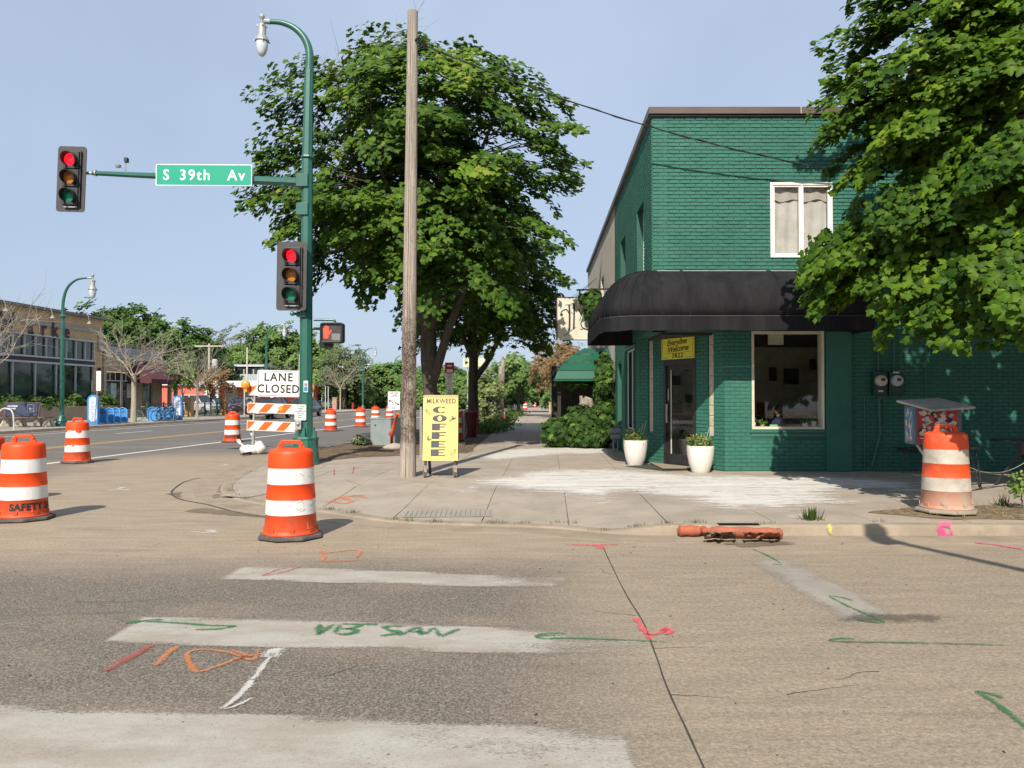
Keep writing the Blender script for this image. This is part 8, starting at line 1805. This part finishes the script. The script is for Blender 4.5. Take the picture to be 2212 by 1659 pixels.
p = far_pt(50, -27.4); bn2 = thing('advert_bench', 'concrete bench with a dark navy advertising backrest', 'bench', (p.x, p.y, .12), radn(5)); M_cb = mat('bench_concrete', (.52, .46, .37), (.45, .4, .32), .85); M_navy = mat('navy_panel', (.022, .035, .09), (.02, .03, .075), .5)
mb = MB(); mb.box(-.12, .15, .86, 1.5, .05, .66, rx=-.12); mb.build('backrest', M_navy, bn2); mb = MB(); mb.box(-.12, .18, .86, 1.72, .04, .74, rx=-.12); mb.build('back_frame', mat('brown_frame', (.09, .06, .06)), bn2)
mb = MB(); mb.box(.25, -.12, .47, 2.3, .48, .06); mb.build('seat', mat('bench_wood', (.16, .12, .10), (.12, .09, .075)), bn2)
for x in (-.75, -.1, .75, 1.25): mb = MB(); mb.bar(Vector((x - .12, -.25, 0)), Vector((x + .02, -.1, .46)), .16, .14); mb.bar(Vector((x + .1, .25, 0)), Vector((x + .0, .1, .46)), .16, .14); mb.build('leg', M_cb, bn2)
mb = MB()
for (x, z, w_, h_) in ((-.55, 1.03, .5, .085), (-.6, .91, .42, .085), (-.62, .68, .26, .05), (.32, .92, .2, .04), (.32, .84, .16, .04)): mb.box(x, .108, z, w_, .004, h_, rx=-.12)
for (x, z, w_, h_) in ((.32, 1.1, .3, .012), (.32, .74, .3, .012), (.17, .92, .012, .36), (.47, .92, .012, .36)): mb.box(x, .108, z, w_, .004, h_, rx=-.12)
tag(mb.build('panel_print', mat('pale_print', (.42, .46, .52)), bn2), kind='stuff')
p = far_pt(14, -25.6); mb = MB(); mb.tube(spath([Vector((-.4, 0, 0)), Vector((-.4, 0, .6)), Vector((-.2, 0, .92)), Vector((.05, 0, .95)), Vector((.3, 0, .75)), Vector((.36, 0, 0))], 5), .035, 8); o = mb.build('bicycle_hoop', mat('pale_hoop', (.55, .56, .52))); o.location = p; tag(o, 'pale bent bicycle hoop at the left end of the bench', 'bicycle rack')
p = far_pt(211, -25.4); pk = thing('parking_sign', 'white parking sign on a leaning steel post left of the docks', 'sign', tuple(p)); mb = MB(); mb.tube([(-.15, 0, 0), (.05, 0, 2.9)], .025, 6); mb.build('post', M_galv, pk); mb = MB(); mb.box(.06, -.03, 2.35, .24, .01, 1.05); mb.build('board', M_signw, pk)
M_pier = mat('pier_tan_brick', (.50, .30, .13), (.43, .26, .12), .85, ns=6); M_pier2 = mat('pier_pink_brick', (.50, .27, .2), (.42, .22, .17), .85, ns=6); M_fence = mat('fence_green', (.015, .06, .045), (.02, .07, .05), .5)
def pier(p, label, m, h=1.4):
 t = thing('fence_pier', label, 'pier', tuple(p), ROT, 'brick fence piers'); mb = MB(); mb.box(0, 0, h / 2, .52, .52, h); mb.build('shaft', m, t); mb = MB(); mb.box(0, 0, h + .05, .62, .62, .12); mb.build('cap', m, t); return t
pu = [(409, 'tan brick fence pier right of the bicycles', M_pier), (484, 'tan brick fence pier left of the drum by the barricade', M_pier), (724, 'pink brick fence pier behind the nearest lined drum', M_pier2), (760, 'pink brick fence pier by the red hydrant', M_pier2)]
for u, lab, m in pu: pier(far_pt(u, -30), lab, m)
def fence(ua, ub, label):
 a, b = far_pt(ua, -30), far_pt(ub, -30); t = thing('iron_fence', label, 'fence', tuple(a), ROT); L = (b - a).length
 for z in (.18, 1.02): mb = MB(); mb.box(0, L / 2, z, .05, L, .05); mb.build('rail', M_fence, t)
 n = int(L / .16); bs = MB()
 for i in range(n + 1): bs.box(0, L * i / n, .6, .025, .025, .85)
 tag(bs.build('bars', M_fence, t), kind='stuff')
 for i in range(int(L / 2.2) + 1): mb = MB(); mb.box(0, min(L, 2.2 * i), .58, .1, .1, 1.16); mb.build('fence_post', M_fence, t)
fence(318, 404, 'dark green iron fence behind the share bicycles'); fence(414, 480, 'dark green iron fence between the two tan piers'); fence(729, 756, 'short green iron fence between the pink piers'); fence(765, 850, 'long green iron fence right of the hydrant'); fence(560, 716, 'green iron fence behind the parked maroon car')
bush(tuple(far_pt(512, -28.6)), 1.2, 1.6, 1.15, 600, .35, 'purple leaved shrub beside the second tan pier', mat_leaf('purple_leaves', (.06, .025, .03), (.14, .06, .06), (.16, .14, .05)), seed=80, kind='blade')
p = far_pt(762, -28.2); hy_ = thing('fire_hydrant', 'red fire hydrant on the far verge', 'hydrant', tuple(p)); mb = MB(); mb.smooth = True; mb.lathe([(.2, 0), (.2, .06), (.14, .08), (.14, .62), (.18, .64), (.16, .74), (.06, .84), (0, .86)], 14); mb.tube([(-.22, 0, .5), (.22, 0, .5)], .07, 8); mb.build('body', mat('hydrant_red', (.42, .02, .02)), hy_)
M_redw = mat('salmon_red_wall', (.62, .15, .105), (.54, .13, .09), .85, ns=.4, dirt=(.45, .12, .09), dirt_amt=.3); M_wht = mat('white_roof_edge', (.72, .71, .68), (.62, .61, .58), .6)
yb = 97.0; a, b = W(345, 830, yb), W(672, 830, yb); rw = thing('red_building', 'long low salmon red building with a white roof edge behind the car park', 'building', ((a.x + b.x) / 2, yb, .12)); w = b.x - a.x
mb = MB(); mb.box(0, 4, 1.5, w, 8, 3.0); mb.build('walls', M_redw, rw); mb = MB(); mb.box(0, 3.9, 3.12, w + .3, 8.6, .2); mb.build('roof_edge', M_wht, rw)
a2, b2 = W(432, 830, yb - 1.5), W(640, 830, yb - 1.5); mb = MB(); mb.box((a2.x + b2.x) / 2 - (a.x + b.x) / 2, -1.4, 3.15, b2.x - a2.x, 2.8, .75); mb.build('canopy', M_wht, rw)
for u in (447, 471, 589): mb = MB(); mb.box(W(u, 850, yb - 2).x - rw.location.x, -2.2, 1.4, .35, .35, 2.8); mb.build('canopy_column', M_wht, rw)
for u in (455, 500, 540): mb = MB(); mb.box(W(u, 850, yb).x - rw.location.x, -.06, 1.6, 1.7, .1, 1.8); mb.build('window', mat('wall_window', (.35, .36, .3)), rw)
a, b = W(690, 845, 118), W(905, 845, 118); rw2 = thing('red_building', 'darker red building behind the trees right of the signal pole', 'building', ((a.x + b.x) / 2, 118, .12)); mb = MB(); mb.box(0, 3, 1.8, b.x - a.x, 6, 3.6); mb.build('walls', mat('dark_red_wall', (.32, .08, .07), (.26, .07, .06)), rw2)
mb = MB(); mb.box(0, -.1, 3.7, b.x - a.x, .4, .25); mb.build('roof_edge', M_wht, rw2)
a, b = W(486, 790, 112), W(568, 820, 112); pv = thing('pale_house', 'small pale blue grey building with a glazed top behind the red one', 'building', ((a.x + b.x) / 2, 112, .12)); zt_ = a.z; w = b.x - a.x
mb = MB(); mb.box(0, 3, zt_ / 2 - .3, w, 6, zt_ - .6); mb.build('walls', mat('pale_blue_wall', (.42, .46, .5)), pv); mb = MB(); mb.box(0, 3, zt_ - .1, w + .4, 6.4, .3); mb.build('roof', mat('pale_roof', (.5, .55, .6)), pv)
for k_ in range(4): mb = MB(); mb.box(-w / 2 + w * (k_ + .5) / 4, -.04, zt_ - .85, w / 4 - .2, .1, .8); mb.build('window', M_dkglass, pv)
a, b = W(560, 803, 122), W(655, 822, 122); mb = MB(); br_ = thing('brown_house', 'long brown roofed house behind the pale one', 'house', ((a.x + b.x) / 2, 122, .12)); mb.box(0, 3, a.z / 2, b.x - a.x, 6, a.z); mb.build('walls', mat('brown_wall', (.20, .12, .09)), br_)
yo = 106.0; c = W(764, 789, yo); ov = thing('oval_sign', 'large white oval roof sign with a blue rim and blue lettering', 'sign', tuple(c)); rx, rz = 38 / F * yo, 17 / F * yo
mb = MB(); mb.prism([(rx * cos(6.283 * i / 36), rz * sin(6.283 * i / 36)) for i in range(36)], (0, .1, 0), X_, Z_, .3); mb.build('rim', mat('oval_blue', (.25, .42, .6)), ov); mb = MB(); mb.prism([(rx * .93 * cos(6.283 * i / 36), rz * .86 * sin(6.283 * i / 36)) for i in range(36)], (0, -.24, 0), X_, Z_, .05); mb.build('face', mat('oval_white', (.68, .76, .82), (.6, .7, .8)), ov)
mb = MB(); mb.bar(Vector((-1, .2, -rz)), Vector((-1, .2, -c.z)), .25, .25); mb.bar(Vector((1, .2, -rz)), Vector((1, .2, -c.z)), .25, .25); mb.build('sign_legs', M_galv, ov)
lt_ = MB()
for k_ in range(7):
 x = -rx * .55 + k_ * rx * .17; lt_.tube([Vector((x + .2 * cos(6.283 * i / 10), -.27, .1 + .3 * sin(6.283 * i / 10))) for i in range(11 if k_ % 2 else 8)], .06, 4)
lt_.build('lettering', mat('oval_blue', (.25, .42, .6)), ov)
yv = 95; a, b = W(1000, 773, yv), W(1048, 793, yv); bb = thing('billboard', 'pale multi coloured roadside billboard beyond the second maple', 'billboard', ((a.x + b.x) / 2, yv, 0)); mb = MB(); mb.box(0, 0, (a.z + b.z) / 2, b.x - a.x, .2, a.z - b.z); mb.build('panel', mat('billboard_print', (.45, .55, .5), (.62, .6, .25), .6, ns=.6), bb)
for dx in (-.8, .0, .8): mb = MB(); mb.box(dx, .2, b.z / 2, .12, .12, b.z); mb.build('post', M_galv, bb)
def tpole(u, y, vt, label, cross=True, r=.16, m=None):
 p = W(u, 900, y); z = W(u, vt, y).z - .12; t = thing('utility_pole', label, 'utility pole', (p.x, y, .12)); mb = MB(); mb.tube([(0, 0, 0), (0, 0, z)], [r, r * .7], 8); mb.build('trunk', m or mat('pale_pole', (.5, .46, .38), (.42, .38, .31)), t)
 if cross:
  mb = MB(); mb.box(0, -.1, z - .3, 3.2, .12, .14); mb.build('crossarm', mat('pale_pole', (.5, .46, .38)), t)
  for dx, m_ in ((-.55, mat('transformer_dark', (.05, .055, .06))), (.75, mat('transformer_pale', (.5, .52, .52)))): mb = MB(); mb.smooth = True; mb.lathe([(.3, 0), (.32, .1), (.32, .9), (.2, 1.0)], 12, (dx, -.3, z - 2.8)); mb.build('transformer', m_, t)
 return t
tpole(451, 88, 742, 'utility pole with a crossarm and two transformers behind the car park'); tpole(533, 105, 750, 'slim pale utility pole behind the glazed roof', False, .14); tpole(646, 108, 765, 'short pale pole left of the signal pole', False, .1)
far_trees = [(95, 92, 700, (4.5, 4, 5), 'dark', 'dark tree showing above the tan shop at the far left'), (225, 96, 660, (6.0, 5, 6.2), 'dark', 'large dark green tree rising behind the tan shop'), (300, 100, 662, (6.5, 5, 6.2), 'dark', 'broad dark green tree behind the lower brick shop'), (372, 104, 690, (5.5, 5, 5.6), 'dark', 'rounded dark green tree over the maroon awning'), (425, 108, 725, (4.2, 4, 4.6), 'dark', 'lower right shoulder tree of the dark clump'),
             (487, 128, 748, (5, 4, 3.6), 'far', 'mid green tree left of the slim pale pole'), (520, 140, 700, (7, 5, 5.6), 'sparse', 'tall open crowned tree behind the glazed roof'), (585, 138, 712, (6, 5, 5.2), 'far', 'yellow green tree behind the second street lamp'), (635, 134, 703, (6, 5, 6), 'far', 'tall green tree just left of the signal pole'), (560, 120, 770, (5, 4, 3), 'far', 'low green tree under the second street lamp'),
             (688, 122, 745, (4.5, 4, 4.2), 'far', 'green tree just right of the signal pole'), (744, 101, 742, (3.4, 3.6, 3.8), 'sparse', 'thin brownish green tree left of the oval sign'), (700, 108, 800, (3.6, 3, 2.4), 'far', 'low green tree behind the walk signal pole'), (775, 110, 812, (4.2, 3.2, 2.4), 'far', 'low tree under the oval sign'), (822, 112, 790, (4.8, 3.6, 3.4), 'far', 'dense green tree left of the wooden pole'), (868, 116, 786, (5, 4, 3.8), 'far', 'dense green tree right behind the wooden pole'), (745, 104, 825, (3.4, 3, 2), 'far', 'shrubby tree behind the pink piers'),
             (920, 108, 800, (4.5, 4, 3), 'far', 'green tree between the big maple trunk and the bus sign'), (965, 112, 806, (4.6, 4, 3), 'far', 'green tree behind the bus stop sign'), (1010, 118, 815, (4.6, 4, 3), 'dark', 'green tree left of the second maple trunk'), (1050, 120, 812, (4.6, 4, 3), 'far', 'green tree in the gap right of the second maple trunk'), (885, 150, 800, (6, 5, 4), 'dark', 'dark distant tree beyond the wooden pole'), (960, 160, 795, (7, 5, 4), 'dark', 'hazy distant tree at the end of the avenue')]
M_sp = maple_leaf_mat('sparse_leaves', (.09, .12, .05), (.16, .2, .09), (.22, .22, .11))
for i, (u, y, vt, R, k_, lab) in enumerate(far_trees):
 m = {'dark': ML_dark, 'far': ML_far, 'sparse': M_sp}[k_]; x = W(u, 800, y).x; top = W(u, vt, y).z - .12; nn_ = {'dark': 190, 'far': 150, 'sparse': 100}[k_]; cz = max(top - R[2], R[2] * .62)
 T = tree('tree', lab, (x, y, .12), max(.8, cz - R[2] * .7), (0, 0, cz), R, nn_, 20 if k_ != 'sparse' else 14, .62 if k_ != 'sparse' else .42, 'clump', m, 100 + i, trunk_r=.3, limbs=6, cl=(1.0, 1.0, .55), inner=.5, twigs=3, tmul=1.0, group='trees beyond the avenue')
 finish(T, 'clump', m)
n = 5200; a, b = W(640, 860, 128), W(1100, 860, 128); k = RNG.random(n); pos = np.stack([a.x + (b.x - a.x) * k, 126 + RNG.normal(0, 2.5, n), .2 + RNG.random(n) * (3.4 + 1.1 * np.sin(k * 23))], 1); tag(leaf_mesh('far_hedge', 'clump', pos, RNG.normal(size=(n, 3)) + (0, -.6, .6), RNG.uniform(.5, 1.1, n), ML_far, np.clip(RNG.normal(.4, .25, n), 0, 1)), 'hazy undergrowth closing the view beyond the avenue', 'undergrowth', kind='stuff')
n = 4200; a, b = W(380, 860, 132), W(660, 860, 132); k = RNG.random(n); pos = np.stack([a.x + (b.x - a.x) * k, 131 + RNG.normal(0, 2.5, n), .2 + RNG.random(n) * (5.6 + 1.1 * np.sin(k * 23))], 1); tag(leaf_mesh('far_hedge', 'clump', pos, RNG.normal(size=(n, 3)) + (0, -.6, .6), RNG.uniform(.5, 1.2, n), ML_far, np.clip(RNG.normal(.35, .25, n), 0, 1)), 'undergrowth behind the red building', 'undergrowth', kind='stuff')
M_tyre = mat('tyre', (.018, .018, .018), (.03, .03, .03), .9); M_alloy = mat('alloy', (.5, .5, .52), (.4, .4, .42), .3, metal=.7); M_cg = mat_dark_glass('car_glass', (.02, .025, .03), .04); M_chrome = mat('chrome', (.6, .6, .62), rough=.15, metal=.9); M_tail = mat('head_lamp', (.6, .6, .6), rough=.15)
def car(p, rz, label, paint, L=4.5, Wd=1.82, Hh=1.48, suv=False, group='parked cars'):
 t = thing('parked_car', label, 'car', p, rz, group); h = Hh; hood = .92 if not suv else 1.02
 low = .30
 def loft(secs, m, name, par=t, n=1):
  mb = MB(); mb.smooth = True; k_ = len(secs[0]); P = [q for s in secs for q in s]; fs = [(i * k_ + j, i * k_ + (j + 1) % k_, (i + 1) * k_ + (j + 1) % k_, (i + 1) * k_ + j) for i in range(len(secs) - 1) for j in range(k_)] + [tuple(range(k_))[::-1], tuple((len(secs) - 1) * k_ + j for j in range(k_))]; mb.add(P, fs); return mb.build(name, m, par, angle=35)
 def sec(y, zt, w, zb=low, r=.12): hw = w / 2; return [(-hw + .05, y, zb), (hw - .05, y, zb), (hw, y, zb + .15), (hw, y, zt - r * 1.6), (hw - r * .6, y, zt - r * .3), (hw - r * 1.6, y, zt), (-hw + r * 1.6, y, zt), (-hw + r * .6, y, zt - r * .3), (-hw, y, zt - r * 1.6), (-hw, y, zb + .15)]
 fr = -L / 2; loft([sec(fr, .62, Wd * .80), sec(fr + .10, .74, Wd * .93), sec(fr + .45, .82, Wd * .99), sec(fr + 1.15, hood, Wd), sec(0, hood + .04, Wd), sec(L / 2 - .9, hood + .06, Wd), sec(L / 2 - .25, hood + .02 if not suv else hood + .1, Wd * .97), sec(L / 2 - .02, .80, Wd * .88)], paint, 'body')
 def rs(y, z, w): hw = w / 2; return [(-hw, y, z - .02), (hw, y, z - .02), (hw - .02, y, z), (-hw + .02, y, z)]
 y0, y1, y2, y3 = fr + 1.2, fr + 1.95, L / 2 - (1.25 if not suv else .75), L / 2 - (.55 if not suv else .12)
 b0, t0 = Wd * .94, Wd * .72; mb = MB(); mb.smooth = False; V = [(-b0 / 2, y0, hood), (b0 / 2, y0, hood), (b0 / 2, y3, hood + .05), (-b0 / 2, y3, hood + .05), (-t0 / 2, y1, h - .04), (t0 / 2, y1, h - .04), (t0 / 2, y2, h - .03), (-t0 / 2, y2, h - .03)]
 mb.add(V, [(4, 5, 1, 0)[::-1], (5, 6, 2, 1)[::-1], (6, 7, 3, 2)[::-1], (7, 4, 0, 3)[::-1]]); mb.build('windows', M_cg, t)
 rf = MB(); rf.box(0, (y1 + y2) / 2, h - .02, t0 + .04, (y2 - y1) + .1, .06);
 for sx in (-1, 1):
  for (a_, b_) in ((0, 4), (3, 7)) if sx < 0 else ((1, 5), (2, 6)): rf.bar(Vector(V[a_]) + Vector((sx * .01, 0, -.03)), Vector(V[b_]) + Vector((sx * .01, 0, .02)), .07, .07)
  ym = (y0 + y3) / 2 + .1; rf.bar(Vector((sx * b0 / 2 + sx * .01, ym, hood)), Vector((sx * t0 / 2 + sx * .01, ym, h - .03)), .07, .06)
 rf.build('roof', paint, t, bevel=.02)
 for sx in (-1, 1):
  for y in (fr + .82, L / 2 - .85):
   w_ = MB(); w_.smooth = True; w_.tube([(sx * (Wd / 2 - .2), y, .33), (sx * (Wd / 2 + .015), y, .33)], .33, 20); wo = w_.build('wheel', M_tyre, t); r_ = MB(); r_.tube([(sx * (Wd / 2), y, .33), (sx * (Wd / 2 + .025), y, .33)], .21, 14); lk(r_.build('rim', M_alloy), wo)
  l = MB(); l.box(sx * Wd * .36, fr + .04, .66, Wd * .2, .12, .14); l.build('headlight', M_tail, t, bevel=.02); l = MB(); l.box(sx * Wd * .40, L / 2 - .04, .78, Wd * .14, .1, .2); l.build('tail_light', mat('tail_red', (.35, .02, .02)), t); m_ = MB(); m_.box(sx * (Wd / 2 + .08), y0 + .45, hood + .06, .16, .1, .13); m_.build('mirror', paint, t)
 l = MB(); l.box(0, fr + .03, .40, Wd * .85, .1, .07); l.build('bumper', M_chrome, t, bevel=.01); l = MB(); l.box(0, fr + .005, .60, Wd * .4, .05, .16); l.build('grille', M_black, t); l = MB(); l.box(-.1, fr - .03, .52, .32, .01, .16); l.build('number_plate', M_signw, t); return t
def paint(name, c, c2=None): return mat(name, c, c2 or tuple(x * .95 for x in c), .3, coat=.6, ns=1)
p = far_pt(585, -22.9); car((p.x, p.y, 0), ROT, 'maroon hatchback parked at the far kerb behind the barricade', paint('maroon_car', (.10, .012, .02)), 4.6, 1.8, 1.58)
p = far_pt(657, -22.9); car((p.x, p.y, 0), ROT, 'dark sedan parked behind the maroon car, partly hidden by the green pole', paint('dark_car', (.05, .055, .06)), 4.6, 1.82, 1.5)
for i, (u, c, rz, lab, m, suv) in enumerate(((432, -35, 1.2, 'white suv in the car park behind the tan pier', paint('white_car', (.72, .73, .74)), True), (478, -36, 1.0, 'dark blue car in the car park beside the white suv', paint('blue_car', (.03, .05, .12)), False), (512, -37, 1.1, 'dark grey car in the car park by the purple shrub', paint('grey_car', (.06, .065, .07)), False), (549, -38.5, 1.1, 'silver car in the car park left of the barricade sign', paint('silver_car', (.5, .5, .51)), False))):
 p = far_pt(u, c); car((p.x, p.y, .13), ROT + rz, lab, m, 4.5, 1.8, 1.72 if suv else 1.46, suv)
p = far_pt(706, -32); car((p.x, p.y, .13), ROT + .5, 'pale pickup sized car beyond the green pole', paint('pale_van', (.42, .45, .44)), 4.9, 1.9, 1.85, True)
p = Vector((W(1026, 880, 88).x, 88, 0)); car(tuple(p), 0, 'dark car far down the avenue beside the second maple trunk', paint('dark_car', (.05, .055, .06)), 4.5, 1.8, 1.5)
p = Vector((W(1065, 878, 96).x, 96, 0)); car(tuple(p), .1, 'white van far down the avenue behind the pale young tree', paint('white_car', (.72, .73, .74)), 4.9, 1.95, 2.1, True)
for (u, c, lab) in ((703, -26.2, 'first slim white sign post beyond the signal pole'), (709, -26.5, 'second slim white sign post beyond the signal pole'), (528, -25.4, 'slim grey sign post behind the barricade end')):
 p = far_pt(u, c); mb = MB(); mb.box(0, 0, 1.35, .07, .05, 2.7); o = mb.build('sign_post', mat('pale_post', (.5, .5, .47))); o.location = p; tag(o, lab, 'post')
